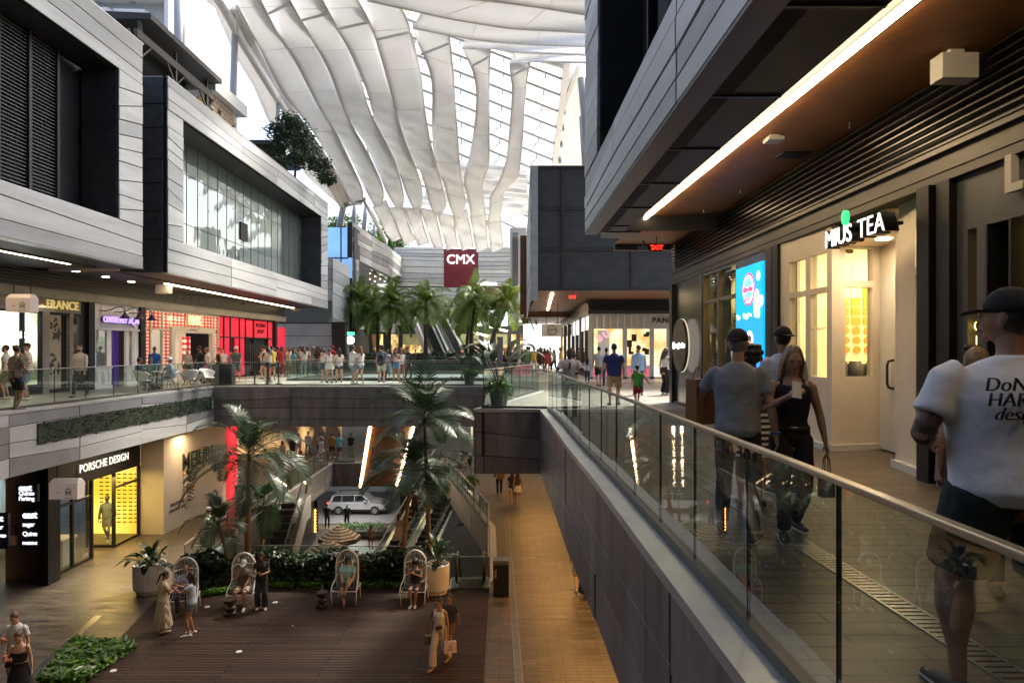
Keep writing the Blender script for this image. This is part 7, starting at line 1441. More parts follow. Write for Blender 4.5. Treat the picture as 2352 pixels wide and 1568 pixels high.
def person(loc, rz, label, H=1.72, sex='m', top=('tee', (.6, .6, .6)), bot=('shorts', (.1, .1, .1)), hair=('short', (.03, .02, .015)), skin='l', pose='st', shoes=(.55, .55, .55), lod=2, group=None, extra=None, hands=None, feet=None, head=None, build=1.0, name='person', cat='person', skincol=None):
    e = empty(name, loc, rz, label, cat, group); s = H/1.75; ps = POSE[pose]; drop, lean = ps[0], ps[1]
    FT = list(feet or ps[2]); HN = list(hands or ps[3]); hp_, ht = head or ps[4]; fem = sex == 'f'; kid = H < 1.45
    vox = {0: .009, 1: .014, 2: .022}[lod]; n = {0: 18, 1: 12, 2: 9}[lod]
    pel = Vector((0, 0, .93+drop)); 
    def sp(x, y, z):   # spine space: z is standing height above the pelvis origin, leaned forward
        dz = z-.93; return Vector((x, y-dz*math.sin(lean), pel.z+dz*math.cos(lean))) if dz > 0 else Vector((x, y, pel.z+dz))
    bw = build
    shw = (.155 if fem else .18)*bw; hw = (.168 if fem else .155)*bw; ww = (.122 if fem else .145)*bw*(1.0 if bw <= 1.1 else 1.08)
    T = [(.84, .11*bw, .085, 0), (.91, hw, .112*bw, .01), (1.00, (hw+ww)/2, .102*bw, 0), (1.09, ww, .092*bw, 0), (1.20, (ww+shw)/2+.008, .105*bw, -.004), (1.30, shw, (.118 if fem else .112)*bw, -.012 if fem else -.004), (1.385, shw*.97, .092*bw, 0), (1.44, shw*.62, .07, .004), (1.47, .065, .06, .004)]
    sk = cm(skincol or SK[skin], .5, 'skin'); o = MB()
    loft(o, [sp(0, t[3], t[0]) for t in T], [(t[1], t[2]) for t in T], n=n+4)
    loft(o, [sp(0, .004, 1.43), sp(0, .0, 1.50), sp(0, -.008, 1.56)], [(.062, .062), (.052, .054), (.05, .052)], n=n)
    # head
    hs = 1.0 if not kid else 1.18
    HB = sp(0, -.012, 1.545); MH = Matrix.Translation(HB) @ Matrix.Rotation(ht, 4, 'Z') @ Matrix.Rotation(hp_-lean*.5, 4, 'X') @ Matrix.Scale(hs, 4)
    def hfn(v):
        k_ = 1-.36*max(0, -v.z)**1.4; k2 = 1-.22*max(0, -v.z)**2; fwd = -.10*max(0, -v.z)
        return Vector((v.x*k_, v.y*k2+fwd+(.06 if v.y > 0 and v.z > -.3 else 0), v.z))
    hd_ = MB(); ball(hd_, (0, -.012, .095), (.074, .092, .117), max(12, n+4), hfn)
    loft(hd_, [(0, -.098, .118), (0, -.112, .092), (0, -.117, .075)], [(.008, .006), (.012, .009), (.016, .010)], n=8)
    if lod < 2:
        loft(hd_, [(-.035, -.093, .128), (.035, -.093, .128)], [.011, .011], lat=(0, 0, 1), n=8)
        loft(hd_, [(-.019, -.103, .046), (.019, -.103, .046)], [(.009, .008), (.009, .008)], lat=(0, 0, 1), n=8)
        loft(hd_, [(-.012, -.092, .008), (.012, -.092, .008)], [(.015, .013)]*2, lat=(0, 0, 1), n=8)
    for q in (-1, 1): loft(hd_, [(q*.078, .004, .115), (q*.082, .012, .09), (q*.076, .0, .066)], [(.006, .018), (.008, .016), (.006, .01)], n=8)
    i0 = len(o.v); o.v += [tuple(MH @ Vector(v)) for v in hd_.v]; o.f += [tuple(i0+i for i in f) for f in hd_.f]; o.m += hd_.m
    J = {}
    for q, key in ((-1, 'R'), (1, 'L')):
        i = 0 if q < 0 else 1
        sh = sp(q*shw*1.02, .0, 1.405); hip = pel+Vector((q*.088*bw, 0, -.03)); hnd = Vector(HN[i]); 
        if pose[0] != 's': hnd = hnd
        el, wr = ik(sh, hnd, .285, .255, (q*.55, .55, -.35) if hnd.z < 1.25 else (q*.8, .2, -.8))
        ft = Vector(FT[i])+Vector((0, 0, .085)); kn, an = ik(hip, ft, .425, .415, (q*.12, -1, .15 if pose[0] != 's' else .9)); J[key] = (sh, el, wr, hip, kn, an); shc = sp(q*shw*.92, 0, 1.405)
        am = .92 if fem else 1.0; am *= (bw+1)/2
        loft(o, [sp(q*shw*.62, 0, 1.39), shc, sh.lerp(el, .10), sh.lerp(el, .35), sh.lerp(el, .8), el, el.lerp(wr, .3), el.lerp(wr, .8), wr], [.042*am, .048*am, .052*am, .047*am, .039*am, .037*am, .039*am, .028*am, .025*am], n=n)
        fd = (wr-el).normalized(); side = Vector((q, 0, 0)); side = (side-fd*side.dot(fd)).normalized(); up_ = fd.cross(side)
        pl_ = wr+fd*.085; loft(o, [wr, wr+fd*.04, pl_], [(.019, .026), (.016, .038), (.014, .040)], lat=side, n=8)
        cu = .35 if hands is None or lod > 0 else .8
        for f_ in range(4):
            off = up_*(-.030+.020*f_); l_ = (.062, .074, .070, .055)[f_]; b0 = pl_+off; d1 = (fd-side*cu*.4).normalized(); b1 = b0+d1*l_*.5; d2 = (fd-side*cu*1.3).normalized(); b2_ = b1+d2*l_*.5
            loft(o, [b0-fd*.01, b1, b2_], [.0095, .0085, .007], n=6)
        th0 = wr+fd*.03-up_*.03; loft(o, [th0, th0+(fd*.6-up_*.6-side*.3).normalized()*.035, th0+(fd*.9-up_*.5-side*.4).normalized()*.065], [.012, .011, .008], n=6)
        lg = bw*(1.0 if not fem else 1.02)
        loft(o, [hip, hip.lerp(kn, .25), hip.lerp(kn, .7), kn, kn.lerp(an, .28), kn.lerp(an, .7), an], [.088*lg, .084*lg, .062*lg, .052*lg, .056*lg, .038, .034], n=n)
        toe = Vector((q*.03, -.17, -.055)); loft(o, [an+Vector((0, .05, -.05)), an+Vector((0, 0, -.04)), an+Vector((q*.015, -.08, -.05)), an+toe], [(.03, .03), (.036, .04), (.04, .03), (.034, .022)], n=8)
    def fin(o, nm, mm, remesh=True, sm=4, noise_=0, vx=None):
        me_ = o.build(nm, mm, e, smooth=True)
        for v in me_.data.vertices: v.co *= s
        if remesh:
            md = me_.modifiers.new('r', 'REMESH'); md.mode = 'VOXEL'; md.voxel_size = (vx or vox)*s; md.use_smooth_shade = True; m2 = me_.modifiers.new('s', 'SMOOTH'); m2.factor = .5; m2.iterations = sm
        return me_
    fin(o, 'body', sk, sm={0: 3, 1: 3, 2: 2}[lod])
    # ---- clothes
    tt, tc = top[0], top[1]; tk = top[2] if len(top) > 2 else 'cloth'; tm_ = cm(tc, .8, tk)
    cl = (lod < 2)
    if tt != 'none':
        hem = {'tee': .87, 'tank': .95, 'long': .86, 'crop': 1.08, 'dress': .9, 'polo': .86, 'tube': 1.06}[tt]; loose = {'tee': .020, 'tank': .012, 'long': .024, 'crop': .012, 'dress': .012, 'polo': .02, 'tube': .012}[tt]*(1.0 if lod else 1.1)
        topz = {'tank': 1.40, 'tube': 1.30, 'dress': 1.41}.get(tt, 1.475)
        Z = [hem]+[t[0] for t in T if hem+.02 < t[0] < topz-.01]+[topz]
        def ti(z):
            for a, b_ in zip(T[:-1], T[1:]):
                if a[0] <= z <= b_[0]: f = (z-a[0])/(b_[0]-a[0]); return [a[k_]+(b_[k_]-a[k_])*f for k_ in (1, 2, 3)]
            return [T[-1][1], T[-1][2], 0]
        o = MB(); R2 = []
        for z in Z: w_, d_2, y_ = ti(z); hm = .012 if z < 1.1 and tt in ('tee', 'long', 'polo') else 0; R2.append((w_+loose+hm, d_2+loose+hm))
        loft(o, [sp(0, ti(z)[2], z) for z in Z], R2, n=n+6, round_=False)
        if tt in ('tee', 'long', 'crop', 'polo'):
            loft(o, [sp(0, .004, 1.42), sp(0, .004, 1.485)], [(.082, .072), (.068, .068)], n=n, round_=False)
            for q, key in ((-1, 'R'), (1, 'L')):
                sh, el, wr = J[key][:3]; a0 = sp(q*shw*.55, 0, 1.395); shc = sp(q*shw*.88, 0, 1.405)
                if tt == 'long': P_, R_ = [a0, shc, sh.lerp(el, .1), sh.lerp(el, .5), el, el.lerp(wr, .5), el.lerp(wr, .93)], [.05, .055, .060, .056, .050, .046, .038]
                else: P_, R_ = [a0, shc, sh.lerp(el, .1), sh.lerp(el, .4), sh.lerp(el, .68 if not fem else .5)], [.05, .055, .060, .060, .066]
                loft(o, P_, [r_*(bw+1)/2 for r_ in R_], n=n, round_=False)
        elif tt in ('tank', 'dress') and lod < 2 or tt == 'dress':
            for q in (-1, 1): loft(o, [sp(q*shw*.62, -.08, 1.34), sp(q*shw*.58, -.03, 1.455), sp(q*shw*.58, .05, 1.44), sp(q*shw*.62, .09, 1.33)], [(.024, .012)]*4, n=8, round_=False)
        if lod == 0:
            for i, v in enumerate(o.v): pass
        so_ = fin(o, 'dress' if tt == 'dress' else 'shirt', tm_, remesh=cl, sm=16 if lod == 0 else 5, vx=None if lod else .011)
        if lod < 2:
            tx_ = bpy.data.textures.new('folds', 'CLOUDS'); tx_.noise_scale = .10; dm = so_.modifiers.new('d', 'DISPLACE'); dm.texture = tx_; dm.strength = .013 if lod == 0 else .016; dm.mid_level = .5; dm.texture_coords = 'LOCAL'
    bt, bc = bot[0], bot[1]; bk_ = bot[2] if len(bot) > 2 else 'cloth'; bm_ = cm(bc, .85, bk_); o = MB()
    if bt in ('pants', 'shorts', 'wide'):
        loft(o, [pel+Vector((0, .003, -.09)), pel+Vector((0, .01, -.02)), sp(0, .005, 1.0), sp(0, 0, 1.05 if fem else 1.01)], [(.12*bw, .09), (hw+.014, .124*bw), ((hw+ww)/2+.012, .114*bw), ((hw+ww)/2+.004, .106*bw)], n=n+6, round_=False)
        for q, key in ((-1, 'R'), (1, 'L')):
            hip, kn, an = J[key][3:]; lg = bw
            if bt == 'shorts':
                f = .85 if not fem else .42; if_ = top[0]; P_, R_ = [hip+Vector((0, 0, .02)), hip.lerp(kn, f*.5), hip.lerp(kn, f)], [.098*lg, .096*lg, (.088 if not fem else .098)*lg]
            elif bt == 'wide': P_, R_ = [hip+Vector((0, 0, .02)), hip.lerp(kn, .5), kn, kn.lerp(an, .5), kn.lerp(an, .98)], [.098*lg, .094*lg, .092, .098, .105]
            else: P_, R_ = [hip+Vector((0, 0, .02)), hip.lerp(kn, .4), kn, kn.lerp(an, .3), kn.lerp(an, .97)], [.097*lg, .088*lg, .066*lg, .066*lg, .056]
            loft(o, P_, R_, n=n, round_=False)
        so_ = fin(o, 'shorts' if bt == 'shorts' else 'trousers', bm_, remesh=cl, sm=3, vx=None if lod else .012)
        if lod < 2:
            tx_ = bpy.data.textures.new('folds', 'CLOUDS'); tx_.noise_scale = .11; dm = so_.modifiers.new('d', 'DISPLACE'); dm.texture = tx_; dm.strength = .02; dm.mid_level = .5; dm.texture_coords = 'LOCAL'
    elif bt in ('skirt', 'long_skirt', 'mini'):
        zb = {'skirt': .55, 'long_skirt': .20, 'mini': .70}[bt]; K = 8; nn = 36 if lod < 2 else 20; st = 0
        for k_ in range(K+1):
            t = k_/K; z = 1.04+(zb-1.04)*t; fl = {'skirt': .10, 'long_skirt': .13, 'mini': .05}[bt]
            wv_ = hw*.86+(hw*.16+.016)*min(1, t*3)+fl*t; 
            for q in range(nn):
                a = 2*math.pi*q/nn; rr_ = 1+(.05*t*math.sin(a*9)); o.v.append((wv_*rr_*math.cos(a), wv_*.78*rr_*math.sin(a), z+drop))
        for k_ in range(K):
            for q in range(nn): a = k_*nn+q; b_ = k_*nn+(q+1) % nn; o.f.append((a, b_, b_+nn, a+nn)); o.m.append(0)
        o.f.append(tuple(range(nn))); o.m.append(0); fin(o, 'skirt', bm_, remesh=False)
    if shoes is not None:
        for q, key in ((-1, 'R'), (1, 'L')):
            an = J[key][5]; o = MB(); loft(o, [an+Vector((0, .062, -.052)), an+Vector((0, .02, -.045)), an+Vector((q*.012, -.07, -.052)), an+Vector((q*.03, -.19, -.062))], [(.034, .036), (.042, .048), (.047, .036), (.036, .024)], n=10)
            o.v = [(v[0], v[1], max(v[2], an.z-.085)) for v in o.v]; fin(o, 'shoe', cm(shoes, .6), remesh=False)
            if lod == 0: o = MB(); loft(o, [an+Vector((0, .07, -.075)), an+Vector((q*.012, -.07, -.075)), an+Vector((q*.03, -.20, -.073))], [(.038, .012), (.052, .012), (.04, .012)], n=10); fin(o, 'sole', cm((.6, .58, .55), .6), remesh=False)
    # ---- hair, cap
    ht_, hc = hair[0], hair[1]; hm_ = cm(hc, .5, 'hair'); o = MB()
    def addh(f):
        t_ = MB(); f(t_); i0 = len(o.v); o.v += [tuple(MH @ Vector(v)) for v in t_.v]; o.f += [tuple(i0+i for i in ff) for ff in t_.f]; o.m += t_.m
    if ht_ not in ('bald', 'cap', 'capb'):
        addh(lambda t_: ball(t_, (0, .012, .127), (.083, .1, .106) if ht_ != 'curly' else (.11, .115, .125), 14))
        if ht_ == 'long': addh(lambda t_: loft(t_, [(0, .05, .14), (0, .085, .04), (0, .095, -.08), (0, .10, -.22), (0, .10, -.30)], [(.075, .04), (.09, .04), (.095, .035), (.08, .028), (.05, .02)], n=12)); [addh(lambda t_, q=q: loft(t_, [(q*.055, -.02, .16), (q*.082, -.02, .08), (q*.085, .0, -.03), (q*.085, .02, -.16)], [(.02, .035), (.018, .04), (.02, .04), (.015, .03)], n=8)) for q in (-1, 1)]
        if ht_ == 'bun': addh(lambda t_: ball(t_, (0, .10, .17), (.045, .045, .045), 10))
        if ht_ == 'topbun': addh(lambda t_: ball(t_, (0, .04, .245), (.04, .04, .04), 10))
        if ht_ == 'pony': addh(lambda t_: loft(t_, [(0, .09, .15), (0, .14, .08), (0, .13, -.05), (0, .12, -.2)], [.022, .03, .026, .012], n=8))
        if ht_ == 'curly' and lod < 2: addh(lambda t_: [ball(t_, (.10*math.sin(a)*math.cos(b2), .02+.10*math.cos(a)*math.cos(b2), .13+.12*math.sin(b2)), (.035, .035, .035), 6) for a in [k_*.7 for k_ in range(9)] for b2 in (-.5, .1, .7)] and None)
        fin(o, 'hair', hm_, remesh=(lod < 2), sm=2, vx=.011)
    else:
        addh(lambda t_: ball(t_, (0, .012, .108), (.0795, .094, .095), 14, lambda v: v if v.z < .25 or True else v))
        if ht_ != 'bald' or True: fin(o, 'hair', hm_ if ht_ != 'bald' else sk, remesh=False)
        if ht_ in ('cap', 'capb'):
            o = MB(); cc_ = hair[2] if len(hair) > 2 else (.02, .02, .022)
            addh(lambda t_: ball(t_, (0, .008, .135), (.088, .106, .098), 18, lambda v: Vector((v.x, v.y, max(v.z, -.12)))))
            sg2 = -1 if ht_ == 'cap' else 1
            addh(lambda t_: loft(t_, [(0, sg2*.05, .135), (0, sg2*.10, .135), (0, sg2*.15, .128), (0, sg2*.175, .120)], [(.075, .006), (.074, .006), (.062, .006), (.035, .005)], n=14, round_=False))
            fin(o, 'cap', cm(cc_, .8), remesh=False)
    if lod < 2:
        for q in (-1, 1):
            o = MB(); i0 = 0; t_ = MB(); ball(t_, (q*.031, -.094, .106), (.011, .006, .005), 10); o.v = [tuple(MH @ Vector(v)) for v in t_.v]; o.f = t_.f; o.m = t_.m; fin(o, 'eye', cm((.03, .02, .015), .3), remesh=False)
            t_ = MB(); loft(t_, [(q*.016, -.1035, .130), (q*.05, -.096, .130)], [(.0045, .004)]*2, lat=(0, 0, 1), n=6); o = MB(); o.v = [tuple(MH @ Vector(v)) for v in t_.v]; o.f = t_.f; o.m = t_.m; fin(o, 'eyebrow', hm_, remesh=False)
        t_ = MB(); loft(t_, [(-.02, -.1105, .046), (.02, -.1105, .046)], [(.0065, .004)]*2, lat=(0, 0, 1), n=8); o = MB(); o.v = [tuple(MH @ Vector(v)) for v in t_.v]; o.f = t_.f; o.m = t_.m; fin(o, 'lips', cm((.33, .11, .09), .4), remesh=False)
    ex = extra or ''
    def hadd(nm, f, mm): t_ = MB(); f(t_); t_.v = [tuple(MH @ Vector(v)) for v in t_.v]; return fin(t_, nm, mm, remesh=False)
    if 'beard' in ex: hadd('beard', lambda t_: ball(t_, (0, -.052, .022), (.058, .056, .048), 12), hm_)
    if 'glasses' in ex: hadd('glasses', lambda t_: [loft(t_, [(q*.032, -.106, .108), (q*.032, -.112, .108)], [(.026, .018)]*2, n=10) for q in (-1, 1)], M['black'])
    if 'shades' in ex: hadd('glasses', lambda t_: [loft(t_, [(q*.034, -.06, .215), (q*.034, -.075, .222)], [(.03, .02)]*2, n=10) for q in (-1, 1)], M['black'])
    if 'belt' in ex: o = MB(); loft(o, [sp(0, 0, 1.0), sp(0, 0, 1.03)], [((hw+ww)/2+.02, .122*bw)]*2, n=24, round_=False); fin(o, 'belt', cm((.02, .02, .02), .4), remesh=False); o = MB(); o.box(-.03, -.128, 1.0+drop, .03, -.118, 1.03+drop); fin(o, 'buckle', M['steel'], remesh=False)
    e['_J'] = 0; del e['_J']
    return e, {k_: [v*s for v in j_] for k_, j_ in J.items()}, s
def wpos(e, v):
    return Matrix.Translation(e.location) @ Matrix.Rotation(e.rotation_euler.z, 4, 'Z') @ Vector(v)
def bag(p, w_, d_, h_, col, label, rz=0, handle=.12, cat='bag', name='shopping_bag', group=None):
    e = empty(name, (p[0], p[1], p[2]-h_-handle), rz, label, cat, group); o = MB(); o.hexa([(-w_/2, -d_/2, 0), (w_/2, -d_/2, 0), (w_/2, d_/2, 0), (-w_/2, d_/2, 0)], [(-w_*.48, -d_*.45, h_), (w_*.48, -d_*.45, h_), (w_*.48, d_*.45, h_), (-w_*.48, d_*.45, h_)]); o.build('body', cm(col, .6), e)
    for q in (-1, 1): o = MB(); o.tube([(-w_*.22, q*d_*.4, h_-.01), (-w_*.15, q*d_*.2, h_+handle*.8), (0, 0, h_+handle), (w_*.15, q*d_*.2, h_+handle*.8), (w_*.22, q*d_*.4, h_-.01)], .005, 5, cap=False); o.build('handle', cm((.12, .08, .05), .6), e)
    return e
BK, NV, WH, GY = (.015, .015, .017), (.02, .03, .08), (.62, .61, .59), (.25, .26, .27); DN = (.10, .16, .28); KH = (.30, .22, .12); DH = (.018, .012, .01); BH = (.10, .055, .03); BL_ = (.33, .22, .11)
def PL(px, py, z, *a, **k_):
    p = onz(px, py, z); return person((p.x, p.y, z), *a, **k_)
PI = math.pi
# ---- four people close to the camera on the right
m1, J1, s1 = person((xat(1694, 5.85), 5.85, 0), PI-.45, 'man in a grey t-shirt and black cap with a brown paper bag, back turned', 1.76, 'm', ('tee', (.27, .28, .29)), ('pants', BK), ('capb', (.25, .24, .23), (.012, .012, .013)), 'l', 'st', (.03, .02, .02), 0, feet=((-.14, .12, 0), (.15, -.14, 0)), hands=((-.31, -.03, .84), (.24, -.30, 1.12)), head=(.05, -.2), build=1.04, extra='glasses')
m2, J2, s2 = person((xat(1815, 5.9), 5.9, 0), -.12, 'woman with long blonde hair in a black sleeveless top looking down at her phone', 1.66, 'f', ('tank', (.010, .010, .012)), ('pants', (.012, .013, .018), 'denim'), ('long', (.26, .17, .09)), 'l', 'wk', (.02, .02, .02), 0, feet=((-.10, -.16, 0), (.09, .16, .03)), hands=((-.10, -.30, 1.28), (.31, -.03, .80)), head=(.42, 0), build=1.05, extra='belt')
hr = wpos(m2, J2['R'][2]); o = MB(); o.box(-.038, -.005, -.075, .038, .005, .075); ph_ = o.build('phone', mat('phone_white', (.5, .48, .47), .3), bevel=.004, loc=(hr.x+.03, hr.y-.10, hr.z+.06)); ph_.rotation_euler = (-.5, .15, -.1); tag(ph_, 'white phone in the hand of the blonde woman in black', 'phone')
hl = wpos(m2, J2['L'][2]); bag((hl.x, hl.y-.02, hl.z-.09), .12, .07, .17, (.03, .01, .012), 'tiny dark gift bag on long strings in the blonde woman\'s hand', handle=.20)
o = MB(); o.box(hl.x-.03, hl.y-.062, hl.z-.43, hl.x+.04, hl.y-.057, hl.z-.32); 
m3, J3, s3 = person((xat(1800, 7.6), 7.6, 0), PI+.15, 'man in a pale blue long sleeved shirt and black cap seen from behind', 1.84, 'm', ('long', (.50, .55, .68)), ('pants', (.05, .055, .07)), ('capb', DH, (.012, .012, .013)), 'm', 'st', BK, 0, build=1.06)
m4, J4, s4 = person((xat(1727, 7.0), 7.0, 0), PI-.2, 'curly dark haired woman in a black and cream striped dress between the two capped men', 1.63, 'f', ('tee', (.02, .02, .02), 'stripe'), ('skirt', (.02, .02, .02), 'stripe'), ('curly', (.02, .014, .012)), 'm', 'st', BK, 0)
m5, J5, s5 = person((xat(2325, 3.1), 3.1, 0), PI-.05, 'large man in white printed t-shirt and black cap nearest the camera, back turned', 1.86, 'm', ('tee', (.86, .86, .88)), ('shorts', (.012, .022, .018)), ('cap', DH, (.012, .012, .014)), 'm', 'st', (.03, .03, .03), 0, feet=((-.20, .08, 0), (.20, -.04, 0)), hands=((-.22, -.20, 1.10), (.24, -.20, 1.10)), head=(.02, .65), build=1.42)
m6, J6, s6 = person((xat(2245, 4.5), 4.5, 0), PI-.3, 'woman with blonde hair and sunglasses pushed up, mostly hidden behind the large man', 1.60, 'f', ('tee', (.05, .05, .05)), ('pants', BK), ('short', (.30, .18, .08)), 'l', 'st', BK, 1, extra='shades')
# print on the back of the white t-shirt, raised like ink on the cloth
bx_ = Vector((.04, 0, 0)); RB = (R(90), 0, m5.rotation_euler.z+PI)
def on_back(wd, x, z, sz, sh_=0): t_ = text(wd, (x, .212-.02*(1.45-z), z), sz, cm((.015, .015, .02), .7), (R(90), 0, PI), .006, parent=m5, shear=sh_, bold=-.0012); t_.name = 'shirt_lettering'; return t_
on_back('DoN ED', .10, 1.45, .085, .15); on_back('HARDY', .10, 1.385, .085, .15); on_back('designs', .10, 1.325, .08, .35)
ink = mat('tattoo_skin', (.10, .06, .045), .5, noise_s=16, noise_a=.95)
for key in 'RL':
    sh, el, wr = [v/s5 for v in J5[key][:3]]; o = MB(); loft(o, [sh.lerp(el, .55), sh.lerp(el, .85), el, el.lerp(wr, .3), el.lerp(wr, .85)], [r_*1.12 for r_ in (.047, .043, .041, .042, .031)], n=16, round_=False); o.v = [tuple(Vector(v)*s5) for v in o.v]; o.build('tattoo', ink, m5, smooth=True)
bag((1.70, 6.12, 1.46), .26, .14, .40, (.30, .14, .05), 'tall brown paper shopping bag at the side of the man in the grey t-shirt', rz=.5)
o = MB(); w2_ = wpos(m1, J1['R'][2]); o.tube([(w2_.x+.036*math.cos(a), w2_.y+.036*math.sin(a), w2_.z+.02) for a in [k_*.7 for k_ in range(10)]], .009, 6); tag(o.build('wristband', cm((.02, .12, .4), .5)), 'blue wristband on the man in the grey t-shirt', 'wristband')
# ---- upper walkway, middle distance
UPP = [
 (1411, 932, PI, 'stocky man in a navy t-shirt and khaki cargo shorts holding a boy\'s hand', 1.80, 'm', ('tee', (.012, .03, .16)), ('shorts', KH), ('short', DH), 'l', 'wl', (.06, .06, .06), dict(build=1.12, lod=1, hands=((-.25, .05, .82), (.38, .02, .80)))),
 (1464, 932, PI, 'small boy in a bright green t-shirt walking hand in hand', 1.16, 'm', ('tee', (.05, .30, .04)), ('shorts', (.25, .01, .02)), ('short', DH), 'l', 'wk', (.2, .2, .2), dict(lod=1, hands=((-.52, .05, .95), (.25, 0, .80)))),
 (1467, 907, PI, 'man in a light blue rolled sleeve shirt looking into the jewellery shop', 1.76, 'm', ('long', (.30, .46, .68)), ('pants', NV), ('short', DH), 'm', 'st', BK, dict(lod=1)),
 (1527, 907, PI-.9, 'woman in a white tank top and wide black trousers near the steel corner column', 1.68, 'f', ('tank', WH), ('wide', BK), ('long', (.05, .03, .02)), 'l', 'p1', WH, dict(lod=1, extra='glasses')),
 (1376, 888, PI, 'man in a beige short sleeved shirt and black shorts walking away', 1.76, 'm', ('tee', (.48, .44, .38)), ('shorts', BK), ('short', DH), 'l', 'wk', (.05, .05, .05), dict(lod=1)),
 (1349, 878, PI-.2, 'little girl with long dark hair in a white t-shirt and jeans', 1.22, 'f', ('tee', WH), ('pants', (.03, .05, .11)), ('long', DH), 'l', 'wk', WH, dict(lod=1, hands=((-.25, 0, .8), (.42, .0, 1.2)))),
 (1393, 886, PI, 'person in a dark top mostly hidden behind the man in navy', 1.70, 'f', ('tee', (.05, .05, .06)), ('pants', DN), ('short', DH), 'm', 'wl', BK, {}),
 (1323, 866, -1.2, 'woman in black bending toward the jeweller\'s lit windows with a pink bag', 1.70, 'f', ('tee', BK), ('pants', BK), ('long', DH), 'l', 'ln', BK, {}),
 (1309, 862, .4, 'dark clad man standing behind the security guard', 1.74, 'm', ('tee', (.04, .045, .04)), ('pants', BK), ('short', DH), 'm', 'ph', BK, {}),
 (1258, 857, PI, 'woman in a rust red mini dress walking away along the bright passage', 1.66, 'f', ('tee', (.35, .05, .03)), ('mini', (.35, .05, .03)), ('long', (.04, .02, .02)), 'm', 'wk', BK, {}),
 (1235, 854, PI, 'woman with very long black hair in a black dress', 1.68, 'f', ('tank', BK), ('skirt', BK), ('long', DH), 'm', 'wl', BK, {}),
 (1211, 862, PI, 'man in a blue, white and green colour block shirt', 1.82, 'm', ('tee', (.10, .22, .10)), ('shorts', NV), ('short', DH), 'm', 'wk', WH, {}),
 (1174, 852, .2, 'bearded man in a black tank top and dark red cap', 1.80, 'm', ('tank', BK), ('shorts', BK), ('cap', DH, (.2, .02, .02)), 'l', 'wk', BK, dict(extra='beard')),
 (1189, 850, 0, 'woman in a bright blue top near the square post', 1.62, 'f', ('tee', (.04, .18, .42)), ('pants', DN), ('long', BH), 'l', 'wl', WH, {}),
 (1200, 849, .2, 'short woman in a cream blouse in the far right crowd', 1.56, 'f', ('tee', (.55, .5, .42)), ('pants', KH), ('long', DH), 'l', 'st', WH, {}),
 (1273, 844, .1, 'distant man in an orange yellow t-shirt in the bright passage', 1.72, 'm', ('tee', (.75, .33, .02)), ('pants', GY), ('short', BH), 'l', 'wk', WH, {}),
 (1229, 843, .1, 'distant woman in white in the bright passage', 1.66, 'f', ('tee', WH), ('pants', WH), ('long', BH), 'l', 'wk', WH, {}),
 (1220, 841, .1, 'distant man in a grey shirt near the hanging ATM sign', 1.74, 'm', ('tee', (.3, .32, .36)), ('pants', NV), ('short', DH), 'l', 'wk', BK, {}),
 (1245, 845, PI, 'distant man in an olive shirt beside the long haired woman', 1.76, 'm', ('tee', (.10, .10, .05)), ('pants', BK), ('short', DH), 'm', 'wk', BK, {}),
]
